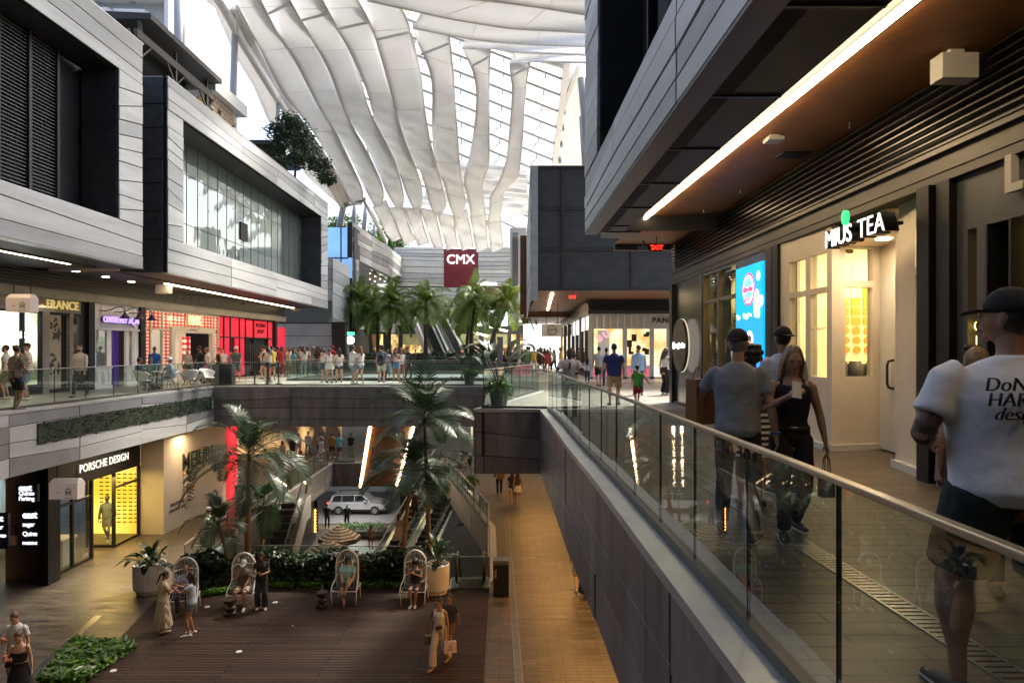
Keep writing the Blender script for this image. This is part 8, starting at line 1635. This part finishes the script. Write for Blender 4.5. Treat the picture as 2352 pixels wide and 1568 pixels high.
CR = [  # bridge and left side
 (744, 878, PI, 'young woman in a white halter top and denim skirt at the bridge railing', 1.62, 'f', ('tank', WH), ('mini', (.06, .10, .18)), ('bun', DH), 'l', 'rl', BK, dict(lod=1)),
 (757, 879, PI, 'young woman in a white ruffled mini dress with a long ponytail', 1.66, 'f', ('tank', (.72, .7, .68)), ('mini', (.72, .7, .68)), ('pony', DH), 'l', 'st', BK, dict(lod=1)),
 (779, 878, PI+.3, 'young woman with waist length black hair and navy shorts', 1.66, 'f', ('tee', (.6, .56, .5)), ('shorts', NV), ('long', DH), 'l', 'rl', BK, dict(lod=1)),
 (810, 881, PI-.7, 'man in a white t-shirt and grey shorts talking to a red haired woman', 1.80, 'm', ('tee', (.66, .66, .66)), ('shorts', (.22, .25, .28)), ('short', DH), 'l', 'rl', WH, dict(lod=1, extra='beard')),
 (828, 881, PI+.8, 'red haired woman in a white t-shirt and denim shorts', 1.74, 'f', ('tee', WH), ('shorts', (.12, .2, .32), 'denim'), ('long', (.22, .07, .03)), 'l', 'rl', WH, dict(lod=1)),
 (876, 878, PI, 'man with a black backpack and khaki shorts at the bridge railing', 1.80, 'm', ('tee', (.12, .15, .18)), ('shorts', (.5, .48, .38)), ('curly', DH), 'l', 'st', BK, dict(lod=1)),
 (910, 880, 0, 'woman in a striped tube top and denim shorts facing the camera', 1.70, 'f', ('tube', (.1, .1, .12), 'stripe'), ('shorts', (.14, .24, .36), 'denim'), ('long', (.08, .04, .025)), 'm', 'ph', WH, dict(lod=1)),
 (922, 878, .2, 'woman in a white top half hidden behind the palm fronds', 1.68, 'f', ('tank', WH), ('shorts', (.3, .1, .1)), ('long', BH), 'm', 'st', BK, {}),
 (890, 864, .3, 'woman in a long blue and white dress behind the couple', 1.60, 'f', ('tee', (.35, .42, .55), 'print'), ('long_skirt', (.35, .42, .55), 'print'), ('long', DH), 'l', 'st', WH, {}),
 (849, 846, .6, 'older man in a white shirt beyond the far railing', 1.74, 'm', ('tee', WH), ('pants', (.08, .08, .1)), ('bald', GY), 'l', 'wk', BK, {}),
 (764, 860, PI-.4, 'man in a red cap and red shirt in the queue', 1.84, 'm', ('tee', (.45, .02, .02)), ('pants', BK), ('cap', DH, (.5, .01, .01)), 'm', 'st', BK, {}),
 (430, 881, .3, 'woman in a sleeveless tan top striding past the polka dot storefront', 1.70, 'f', ('tank', (.55, .42, .34)), ('shorts', (.05, .06, .04)), ('pony', BH), 'l', 'wk', (.7, .6, .03), dict(lod=1)),
 (461, 883, -.7, 'bearded man all in black with a black cap', 1.78, 'm', ('tee', BK), ('shorts', BK), ('capb', DH), 'm', 'wl', (.1, .1, .1), dict(lod=1, extra='beard')),
 (478, 875, -1.0, 'curly brown haired woman in a white t-shirt with a stroller', 1.70, 'f', ('tee', WH), ('pants', (.1, .1, .13)), ('curly', (.18, .09, .04)), 'l', 'p1', BK, dict(lod=1)),
 (503, 871, -.6, 'woman in a black dress with ruffled white shoulders', 1.70, 'f', ('tank', BK), ('mini', BK), ('bun', DH), 'l', 'rl', BK, dict(lod=1)),
 (492, 868, .2, 'dark haired boy between the polka dots and the kiosk', 1.60, 'm', ('tee', (.5, .4, .35)), ('shorts', BK), ('short', DH), 'm', 'st', BK, {}),
 (512, 869, .2, 'person in white behind the woman with ruffled shoulders', 1.66, 'm', ('tee', WH), ('pants', (.2, .2, .25)), ('short', DH), 'l', 'st', WH, {}),
 (530, 868, .2, 'girl in a purple flowered dress behind the bearded capped man', 1.50, 'f', ('tee', (.35, .2, .45), 'print'), ('skirt', (.35, .2, .45), 'print'), ('short', DH), 'l', 'st', WH, {}),
 (543, 878, .05, 'bearded man in a grey polo with a sling bag and cream cap', 1.78, 'm', ('polo', (.10, .10, .09)), ('shorts', (.05, .06, .07)), ('cap', BH, (.6, .55, .45)), 'l', 'wk', WH, dict(lod=1, extra='beard', build=1.1)),
 (559, 862, -.2, 'woman in a bright yellow t-shirt by the red storefront', 1.72, 'f', ('tee', (.85, .48, .01)), ('shorts', (.1, .12, .15)), ('short', DH), 'd', 'wk', (.6, .6, .1), dict(lod=1, extra='glasses')),
 (588, 860, PI/2, 'man in a black t-shirt and white cap walking past the black doors', 1.74, 'm', ('tee', BK), ('shorts', (.2, .15, .12)), ('cap', DH, WH), 'm', 'wl', BK, {}),
 (600, 861, PI, 'grey haired man in a pale pink shirt and cream trousers walking away', 1.76, 'm', ('tee', (.65, .52, .5)), ('pants', (.6, .5, .42)), ('short', (.4, .38, .36)), 'l', 'wk', BK, {}),
 (628, 861, PI, 'blonde woman in black at the queue entrance', 1.68, 'f', ('tee', BK), ('skirt', (.3, .28, .22)), ('curly', BL_), 'l', 'st', BK, {}),
 (642, 863, 0, 'woman in a tight white t-shirt and jeans facing the camera', 1.68, 'f', ('tee', (.72, .7, .66)), ('pants', (.08, .14, .24)), ('bun', DH), 'm', 'st', WH, {}),
 (658, 858, PI, 'woman in a magenta top and black trousers', 1.68, 'f', ('tank', (.42, .02, .30)), ('pants', BK), ('long', BL_), 'l', 'wk', BK, {}),
 (665, 862, .3, 'tall person in white with dark hair in the queue', 1.80, 'f', ('tee', WH), ('pants', (.4, .4, .42)), ('long', BH), 'l', 'st', BK, {}),
 (672, 860, -.4, 'woman in a grey striped t-shirt in the queue', 1.70, 'f', ('tee', (.25, .27, .3), 'stripe'), ('pants', (.1, .1, .12)), ('short', DH), 'l', 'st', BK, {}),
 (683, 861, PI-.5, 'woman with long black hair in a navy top in the queue', 1.68, 'f', ('tee', NV), ('pants', GY), ('long', DH), 'l', 'wk', BK, {}),
 (690, 858, PI, 'man in a white shirt seen from behind in the queue', 1.82, 'm', ('tee', (.66, .68, .72)), ('pants', (.2, .25, .3)), ('short', DH), 'l', 'st', BK, {}),
 (704, 863, PI-.6, 'broad man in an orange shirt with a dark sling strap', 1.78, 'm', ('tee', (.62, .36, .14)), ('pants', (.08, .09, .07)), ('short', DH), 'd', 'st', BK, dict(build=1.15)),
 (721, 856, PI, 'man in a blue shirt with a white cap in the queue', 1.80, 'm', ('tee', (.12, .28, .55)), ('pants', GY), ('cap', DH, WH), 'l', 'st', BK, {}),
 (729, 858, PI+.5, 'young woman in black with long dark hair beside the striped bag', 1.66, 'f', ('tee', BK), ('shorts', (.2, .1, .08)), ('long', DH), 'm', 'st', BK, {}),
 (696, 852, PI, 'man in a navy t-shirt far back in the queue', 1.76, 'm', ('tee', NV), ('pants', BK), ('short', DH), 'm', 'st', BK, {}),
 (712, 851, PI, 'woman in an orange brown top far back in the queue', 1.68, 'f', ('tee', (.5, .15, .05)), ('pants', BK), ('short', BH), 'm', 'st', BK, {}),
 (737, 851, 0, 'woman in a beige top far back in the queue', 1.66, 'f', ('tee', (.55, .45, .35)), ('pants', BK), ('long', BH), 'l', 'st', BK, {}),
 (652, 850, PI, 'man in a light grey t-shirt behind the woman in magenta', 1.72, 'm', ('tee', (.4, .4, .42)), ('pants', BK), ('short', DH), 'm', 'st', BK, {}),
 (748, 849, 0, 'man in a black t-shirt behind the girls at the railing', 1.70, 'm', ('tee', BK), ('pants', GY), ('short', DH), 'm', 'st', BK, {}),
 (790, 846, 0, 'distant woman in pink near the left palms', 1.64, 'f', ('tee', (.6, .25, .3)), ('pants', BK), ('long', DH), 'l', 'st', BK, {}),
 (15, 916, -1.2, 'bearded man in a white t-shirt and olive shorts at the far left', 1.74, 'm', ('tee', (.62, .6, .57)), ('shorts', (.16, .16, .06)), ('short', DH), 'l', 'st', WH, dict(lod=1, extra='beard')),
 (64, 918, -.9, 'young man in a striped t-shirt, denim shorts and cap pointing with a raised arm', 1.80, 'm', ('tee', (.18, .15, .13), 'stripe'), ('shorts', (.16, .26, .40), 'denim'), ('cap', BH, (.03, .02, .02)), 'l', 'po', WH, dict(lod=1)),
 (36, 941, PI-.3, 'man with a bun in a patterned shirt leaning on the left railing', 1.72, 'm', ('tee', (.16, .13, .12), 'print'), ('shorts', BK), ('bun', DH), 'm', 'rl', (.1, .1, .1), dict(lod=1)),
 (185, 911, .1, 'bearded man in a pale grey henley and dark trousers walking forward', 1.80, 'm', ('long', (.48, .45, .42)), ('pants', (.03, .03, .03)), ('short', DH), 'l', 'wk', BK, dict(lod=1, extra='beard')),
]
for t_ in UPP+CR:
    px, py, rz, lb, H, sx_, tp, bt, hr_, skn_, ps_, sho, kw = t_
    kw = dict(kw); kw.setdefault('lod', 2); p = onz(px, py, 0)
    if any(v[3] == lb for v in CR) and 800 > px > 600 and kw['lod'] == 2: pass
    person((p.x, p.y, 0), rz, lb, H, sx_, tp, bt, hr_, skn_, ps_, sho, **kw)
g1, Jg, sg1 = person((1.42, 16.6, 0), -.15, 'security guard in a white uniform shirt and black tie leaning on the glass railing', 1.72, 'm', ('tee', (.62, .63, .68)), ('pants', BK), ('bald', DH), 'k', 'ln', BK, 1)
o = MB(); o.bar((0, -.20, 1.36), (0, -.30, 1.12), .04, .01, up=(0, -1, .3)); o.build('tie', M['black'], g1)
p = at(355, 0, 29.6); person((p.x, 29.6, 0), .2, 'man in a royal blue t-shirt standing behind the shell chairs', 1.72, 'm', ('tee', (.02, .12, .45)), ('pants', BK), ('short', DH), 'd', 'st', BK, 1)
for (px, d, rz, lb, tp, hr_) in ((322, 26.0, 2.6, 'person in a dark top sitting in the nearest shell chair', ('tee', (.03, .05, .1)), ('short', DH)), (388, 26.7, -.6, 'person with a white cap sitting behind the small table', ('tee', (.3, .42, .48)), ('cap', DH, WH)), (346, 27.6, .3, 'person with a grey cap in teal sitting at the small table', ('tee', (.08, .2, .2)), ('cap', DH, (.12, .15, .16)))):
    person((xat(px, d), d-.0, 0), rz, lb, 1.70, 'm', tp, ('pants', BK), hr_, 'm', 'si', BK, 2)
bag((onz(724, 862, 0).x, onz(724, 862, 0).y, .62), .45, .2, .45, (.12, .2, .26), 'large blue patterned shopping bag standing in the queue')
bp_ = empty('backpack', (xat(876, 33.4), onz(876, 878, 0).y-.20, 1.1), 0, 'black backpack on the man at the bridge railing', 'backpack'); o = MB(); loft(o, [(0, 0, -.22), (0, -.02, 0), (0, 0, .24)], [(.15, .07), (.17, .10), (.13, .06)], n=16); o.build('bag', M['black'], bp_, smooth=True); o = MB(); loft(o, [(0, -.09, -.14), (0, -.09, .02)], [(.11, .03)]*2, n=12); o.build('pocket', M['dark2'], bp_, smooth=True)
e = empty('stroller', (onz(466, 880, 0).x, onz(466, 880, 0).y, 0), 0, 'small pink and black stroller pushed past the polka dot storefront', 'stroller')
o = MB(); loft(o, [(0, .1, .35), (0, .05, .6), (.05, .12, .8)], [(.17, .16), (.2, .14), (.16, .08)], n=12); o.build('seat', cm((.55, .12, .25), .7), e, smooth=True)
for q in (-1, 1):
    for yy in (-.3, .3): o = MB(); o.tube([(q*.2, yy, .1), (q*.24, yy, .1)], .1, 16); o.build('wheel', M['black'], e)
    o = MB(); o.tube([(q*.2, -.3, .12), (q*.2, .2, .7), (q*.2, .45, 1.0)], .014, 6); o.tube([(q*.2, .3, .12), (q*.2, 0, .5)], .014, 6); o.build('frame', M['dark'], e)
# ---- downstairs
for (k_, (x, y, rz)), sp_ in zip(enumerate(EP), (
 ('bald man in a lilac shirt seated in the leftmost egg chair with a phone', 'm', ('tee', (.28, .28, .42)), ('pants', BK), ('bald', DH), 'm', 'sp', BK, 1.12),
 ('man in a brown polo and white cap seated with his hand at his face', 'm', ('polo', (.13, .10, .07)), ('shorts', (.45, .35, .26)), ('cap', DH, (.66, .64, .62)), 'm', 'si', WH, 1.08),
 ('man in a turquoise polo and dark visor seated with crossed legs', 'm', ('polo', (.30, .55, .55)), ('shorts', (.10, .06, .04)), ('cap', (.2, .18, .16), (.05, .05, .055)), 'l', 'sc', BK, 1.08),
 ('curly haired woman in black seated in the rightmost egg chair with a phone', 'f', ('tank', BK), ('shorts', (.10, .11, .13)), ('curly', DH), 'm', 'sx', (.5, .45, .42), 1.05))):
    lb, sx_, tp, bt, hr_, skn_, ps_, sho, bd = sp_
    kw = {}
    if 'white cap' in lb: kw = dict(hands=((-.06, -.16, 1.02), (.12, -.36, .62)), head=(.35, 0))
    person((x, y, Z1+.05), rz, lb, 1.74 if sx_ == 'm' else 1.66, sx_, tp, bt, hr_, skn_, ps_, sho, 1, build=bd, **kw)
D_ = Z1+.05
PL(374, 1450, D_, PI*.75, 'woman in cream top and long pleated skirt standing by the left egg chair', 1.62, 'f', ('tee', (.48, .38, .26)), ('long_skirt', (.55, .47, .34), 'pleat'), ('pony', DH), 'm', 'ph', (.62, .6, .58), 1)
PL(440, 1457, D_, -PI*.42, 'long haired woman in a pale blue t-shirt and denim shorts taking a photo', 1.66, 'f', ('tee', (.38, .46, .54)), ('shorts', (.10, .17, .27), 'denim'), ('long', DH), 'm', 'up', (.66, .66, .64), 1)
PL(601, 1396, D_, .2, 'long haired woman dressed in black looking at her phone by the hedge', 1.66, 'f', ('tee', BK), ('wide', (.02, .025, .035)), ('long', DH), 'm', 'ph', (.55, .5, .5), 1)
ww_, Jw, sw = PL(1011, 1528, D_, -.35, 'woman in a white sleeveless top and cream trousers striding over the deck', 1.68, 'f', ('tank', (.66, .64, .6)), ('wide', (.52, .44, .34)), ('topbun', DH), 'm', 'wk', (.35, .2, .12), 1, hands=((-.28, .02, .88), (.27, -.10, .80)), head=(.35, 0))
hw_ = wpos(ww_, Jw['R'][2]); bag((hw_.x, hw_.y, hw_.z-.04), .26, .16, .20, (.16, .10, .05), 'straw basket bag with white wrap in the striding woman\'s right hand'); hv_ = wpos(ww_, Jw['L'][2]); wb = bag((hv_.x+.05, hv_.y, hv_.z-.04), .30, .10, .26, (.62, .5, .5), 'pale pink paper bag in the striding woman\'s left hand', rz=.2)
t_ = text('DIOR', (0, -.056, .09), .06, cm((.25, .1, .06), .5), (R(90), 0, 0), .002, parent=wb); t_ = text('*', (0, -.056, .14), .14, cm((.25, .08, .05), .5), (R(90), 0, 0), .002, parent=wb)
o = MB(); loft(o, [(-.02, -.16, .96), (.10, -.15, .99)], [(.05, .035)]*2, lat=(0, 0, 1), n=10); cb = o.build('waist_pouch', cm((.07, .03, .02), .5), ww_, smooth=True)
PL(1034, 1492, D_, -.3, 'boy in a dark t-shirt walking right behind the woman in white', 1.40, 'm', ('tee', (.03, .03, .04)), ('shorts', (.15, .08, .06)), ('short', DH), 'm', 'wl', (.2, .12, .1), 1)
person((-10.45, 14.5, Z1), .2, 'woman with tied hair in a black strapless dress sipping a pink drink', 1.66, 'f', ('tube', BK), ('long_skirt', BK), ('bun', BH), 'l', 'p1', BK, 1)
person((-11.1, 15.3, Z1), .1, 'man in a white t-shirt with a drink at the lower left edge', 1.76, 'm', ('tee', (.62, .61, .6)), ('shorts', BK), ('short', (.14, .07, .04)), 'l', 'p1', WH, 1)
for (x, y, z, lb) in ((-10.52, 14.15, Z1+1.2, 'pink drink held by the woman in the black dress'), (-11.15, 14.95, Z1+1.22, 'orange iced drink held by the man in white')):
    e = empty('iced_drink', (x, y, z-.06), 0, lb, 'drink'); o = MB(); o.lathe([(.032, 0), (.042, .12), (.043, .13)], n=14); o.build('cup', mat('drink', (.75, .22, .16), .3), e); o = MB(); o.tube([(0, 0, .1), (.01, 0, .2)], .004, 6); o.build('straw', M['white'], e)
LOW = [
 (1176, 1156, Z1, PI, 'woman in a black top and white shorts, left one of the embracing pair', 1.64, 'f', ('tee', BK), ('shorts', WH), ('long', DH), 'm', 'wk', KH, {}),
 (1189, 1157, Z1, PI, 'woman in a white skirt, right one of the embracing pair', 1.62, 'f', ('tank', (.05, .04, .04)), ('mini', (.62, .58, .5)), ('long', DH), 'm', 'wl', KH, {}),
 (1147, 1135, Z1, PI, 'man in a tan shirt and dark trousers walking along the amber walkway', 1.74, 'm', ('long', (.25, .15, .08)), ('pants', BK), ('short', DH), 'm', 'wk', BK, {}),
 (1328, 1354, Z1, PI, 'person with pale shorts partly hidden below the upper walkway edge', 1.72, 'm', ('tee', WH), ('shorts', (.45, .42, .4)), ('short', DH), 'l', 'wk', (.5, .5, .5), dict(lod=1)),
 (1350, 1370, Z1, PI, 'person in a long black skirt below the upper walkway edge', 1.66, 'f', ('tank', BK), ('long_skirt', BK), ('long', DH), 'l', 'wl', (.3, .15, .08), dict(lod=1)),
 (735, 1050, Z1, PI, 'man in a tan t-shirt in the crowd under the bridge', 1.78, 'm', ('tee', (.42, .34, .24)), ('shorts', BK), ('short', DH), 'm', 'wk', WH, {}),
 (738, 1058, Z1, -.6, 'girl in a white dress in the crowd under the bridge', 1.60, 'f', ('tee', (.6, .58, .6)), ('mini', (.6, .58, .6)), ('long', DH), 'l', 'st', WH, {}),
 (763, 1052, Z1, PI, 'person in a yellow and black striped shirt under the bridge', 1.80, 'm', ('tee', (.75, .38, .02), 'vstripe'), ('shorts', BK), ('short', DH), 'm', 'wk', WH, dict(lod=1)),
 (779, 1053, Z1, PI, 'man in a turquoise shirt and black shorts under the bridge', 1.80, 'm', ('tee', (.14, .42, .52)), ('shorts', BK), ('short', DH), 'm', 'wl', WH, dict(lod=1)),
 (672, 1062, Z1, PI, 'tall person in black on the left under the bridge', 1.80, 'm', ('tee', BK), ('pants', BK), ('short', DH), 'm', 'wk', WH, {}),
 (649, 1070, Z1, 0, 'woman in a tan jumpsuit under the bridge', 1.72, 'f', ('tank', (.35, .24, .16)), ('wide', (.35, .24, .16)), ('long', DH), 'm', 'wk', WH, {}),
 (690, 1061, Z1, 0, 'toddler in red under the bridge', .95, 'm', ('tee', (.5, .02, .03)), ('shorts', NV), ('short', DH), 'm', 'st', BK, {}),
 (661, 1076, Z1, 0, 'small child in dark clothes under the bridge', 1.10, 'm', ('tee', BK), ('shorts', NV), ('short', DH), 'm', 'wk', BK, {}),
 (686, 1048, Z1, 0, 'woman in a pink top and shorts under the bridge', 1.68, 'f', ('tank', (.5, .26, .2)), ('shorts', (.4, .38, .38)), ('long', DH), 'l', 'wk', BK, {}),
 (708, 1046, Z1, 0, 'man in a white t-shirt far under the bridge', 1.76, 'm', ('tee', WH), ('pants', GY), ('short', DH), 'm', 'wk', BK, {}),
 (750, 1040, Z1, PI, 'woman in navy far under the bridge', 1.70, 'f', ('tee', NV), ('pants', BK), ('short', DH), 'l', 'wk', BK, {}),
 (765, 1036, Z1, PI, 'woman in a white top far under the bridge, near the striped shirt', 1.70, 'f', ('tee', WH), ('shorts', DN), ('long', BH), 'l', 'wk', BK, {}),
 (776, 1037, Z1, PI, 'long haired woman in white far under the bridge', 1.68, 'f', ('tee', (.6, .6, .62)), ('pants', DN), ('long', DH), 'l', 'wk', BK, {}),
 (725, 1038, Z1, 0, 'person in a faded beige shirt far under the bridge', 1.72, 'm', ('tee', (.4, .33, .26)), ('pants', BK), ('short', DH), 'm', 'wk', BK, {}),
 (806, 1050, Z1, PI, 'person in a black top by the escalator head under the bridge', 1.72, 'm', ('tee', BK), ('pants', (.3, .25, .2)), ('short', DH), 'm', 'st', BK, {}),
 (852, 1264, Z0, 0, 'woman with long hair standing at street level near the escalators', 1.66, 'f', ('tee', (.22, .13, .08)), ('shorts', BK), ('long', DH), 'm', 'p1', WH, {}),
 (751, 1212, Z0, PI, 'person in black beside the umbrellas near the silver car', 1.76, 'm', ('tee', BK), ('pants', BK), ('short', DH), 'm', 'st', BK, {}),
 (797, 1212, Z0, 0, 'person in a blue cap and dark clothes near the silver car', 1.76, 'm', ('tee', (.03, .05, .07)), ('pants', BK), ('cap', DH, (.05, .16, .3)), 'm', 'st', BK, {}),
]
for (px, py, z, rz, lb, H, sx_, tp, bt, hr_, skn_, ps_, sho, kw) in LOW:
    kw = dict(kw); kw.setdefault('lod', 2); PL(px, py, z, rz, lb, H, sx_, tp, bt, hr_, skn_, ps_, sho, **kw)
person((-11.35, 25.5, Z1), PI*.6, 'person in a mint shirt and white cap behind the small low palm', 1.72, 'm', ('tee', (.30, .48, .38)), ('pants', BK), ('cap', DH, WH), 'm', 'po', BK, 1)
person((-12.4, 28.5, Z1), PI, 'man in dark blue downstairs beside the glowing red panel', 1.76, 'm', ('tee', (.03, .06, .12)), ('pants', BK), ('short', DH), 'm', 'st', BK, 1)
person((-12.35, 31.0, Z1), PI, 'man in black walking away downstairs behind the tall palm fronds', 1.78, 'm', ('tee', BK), ('pants', BK), ('short', DH), 'm', 'wk', BK, 1)
person(tuple(Vector((-6.35, 38.3, -9.2))), PI-.3, 'woman in a long beige dress riding the left parallel escalator', 1.66, 'f', ('tank', (.35, .24, .18)), ('long_skirt', (.35, .26, .2)), ('long', DH), 'm', 'st', BK, 1)
person(tuple(Vector((-5.7, 39.9, -8.3))), PI-.3, 'man in black riding the left parallel escalator higher up', 1.74, 'm', ('tee', BK), ('pants', BK), ('short', DH), 'm', 'st', BK, 2)
for (px, py, d, lb, tp, hr_) in ((1083, 822, 68, 'woman in a dark top riding down the far right escalator', ('tee', (.1, .1, .12)), ('long', BL_)), (1098, 830, 66, 'woman with long blonde hair in white riding down beside her', ('tee', WH), ('long', (.5, .35, .16)))):
    person(tuple(at(px, py, d)), 0, lb, 1.70, 'f', tp, ('pants', DN), hr_, 'l', 'st', WH, 2)
mn, _, _ = person((-16.0, 27.0, Z1+.08), .3, 'grey green mannequin with shorts and backpack in the yellow lit window', 1.80, 'm', ('long', (.06, .08, .07)), ('shorts', (.05, .07, .06)), ('cap', (.05, .06, .06), (.05, .06, .06)), 'd', 'wl', (.55, .55, .5), 1, name='mannequin', cat='mannequin', skincol=(.08, .1, .09))
rc = random.Random(77); cols = [('white', WH), ('black', BK), ('navy', NV), ('grey', GY), ('beige', (.5, .42, .32)), ('red', (.45, .03, .03)), ('teal', (.05, .25, .28)), ('yellow', (.7, .5, .08))]
for i in range(26):
    lft = i < 15
    if lft: px, d = 606+i*9.5+rc.uniform(-3, 3), rc.uniform(34.5, 43)
    else: px, d = 1168+(i-15)*12+rc.uniform(-3, 3), rc.uniform(38, 58)
    if lft and xat(px, d) > -12.3: d = 12.6*1568/(1176-px)+rc.uniform(0, 3)
    cn, cc_ = cols[(i*3+1+i//8) % 8]; bn, bc_ = cols[(i*5+3+i//6) % 6]
    lb = '%s in %s top, %s bottoms, %s %s' % (rc.choice(('stroller', 'passer-by')), cn, bn, ('first second third fourth fifth sixth seventh eighth ninth tenth eleventh twelfth thirteenth fourteenth fifteenth'.split()[i if lft else i-15]), 'in the dense left crowd' if lft else 'in the bright right passage')
    person((xat(px, d), d, 0), rc.uniform(-3, 3), lb, rc.uniform(1.6, 1.84), rc.choice('mf'), (rc.choice(('tee', 'tank', 'tee')), cc_), (rc.choice(('pants', 'shorts', 'shorts')), bc_), (rc.choice(('short', 'long', 'cap')), rc.choice((DH, BH))), rc.choice('lmd'), rc.choice(('wk', 'st', 'ph')), rc.choice((BK, WH)), 2, group='passers-by on the upper level')
# far crowd beyond the palms: each its own small figure
k_ = 0
for i in range(26):
    px = 800+i*15.5+rc.uniform(-5, 5); d = rc.uniform(62, 72); cn, cc_ = cols[(i*3+i//8) % 8]; bn, bc_ = cols[(i*5+1+i//5) % 6]
    lb = 'walker in %s top, %s bottoms, number %s from the left beyond the palm bed' % (cn, bn, ('one two three four five six seven eight nine ten eleven twelve thirteen fourteen fifteen sixteen seventeen eighteen nineteen twenty twenty-one twenty-two twenty-three twenty-four twenty-five twenty-six').split()[i])
    person((xat(px, d), d, 0), rc.uniform(-3, 3), lb, rc.uniform(1.6, 1.82), rc.choice('mf'), ('tee', cc_), (rc.choice(('pants', 'shorts')), bc_), (rc.choice(('short', 'long', 'short')), DH), rc.choice('lm'), rc.choice(('wk', 'st', 'wl')), BK, 2, group='distant walkers past the palm bed')
for i in range(12):
    px = 600+i*13+rc.uniform(-4, 4); d = rc.uniform(45, 50); cn, cc_ = cols[(i*5+2) % 8]; bn, bc_ = cols[(i*3+1) % 6]
    if xat(px, d) > -13.5 and d > 50: d = 49
    lb = 'queueing figure in %s top and %s bottoms by the pale wall%s' % (cn, bn, ('', ', half hidden', ', near the dark pier', ', by the red storefront')[i % 4])
    person((xat(px, d), d, 0), rc.uniform(-3, 3), lb, rc.uniform(1.62, 1.84), rc.choice('mf'), ('tee', cc_), ('pants', bc_), (rc.choice(('short', 'long')), DH), rc.choice('lmd'), 'st', BK, 2, group='figures at the back of the queue')
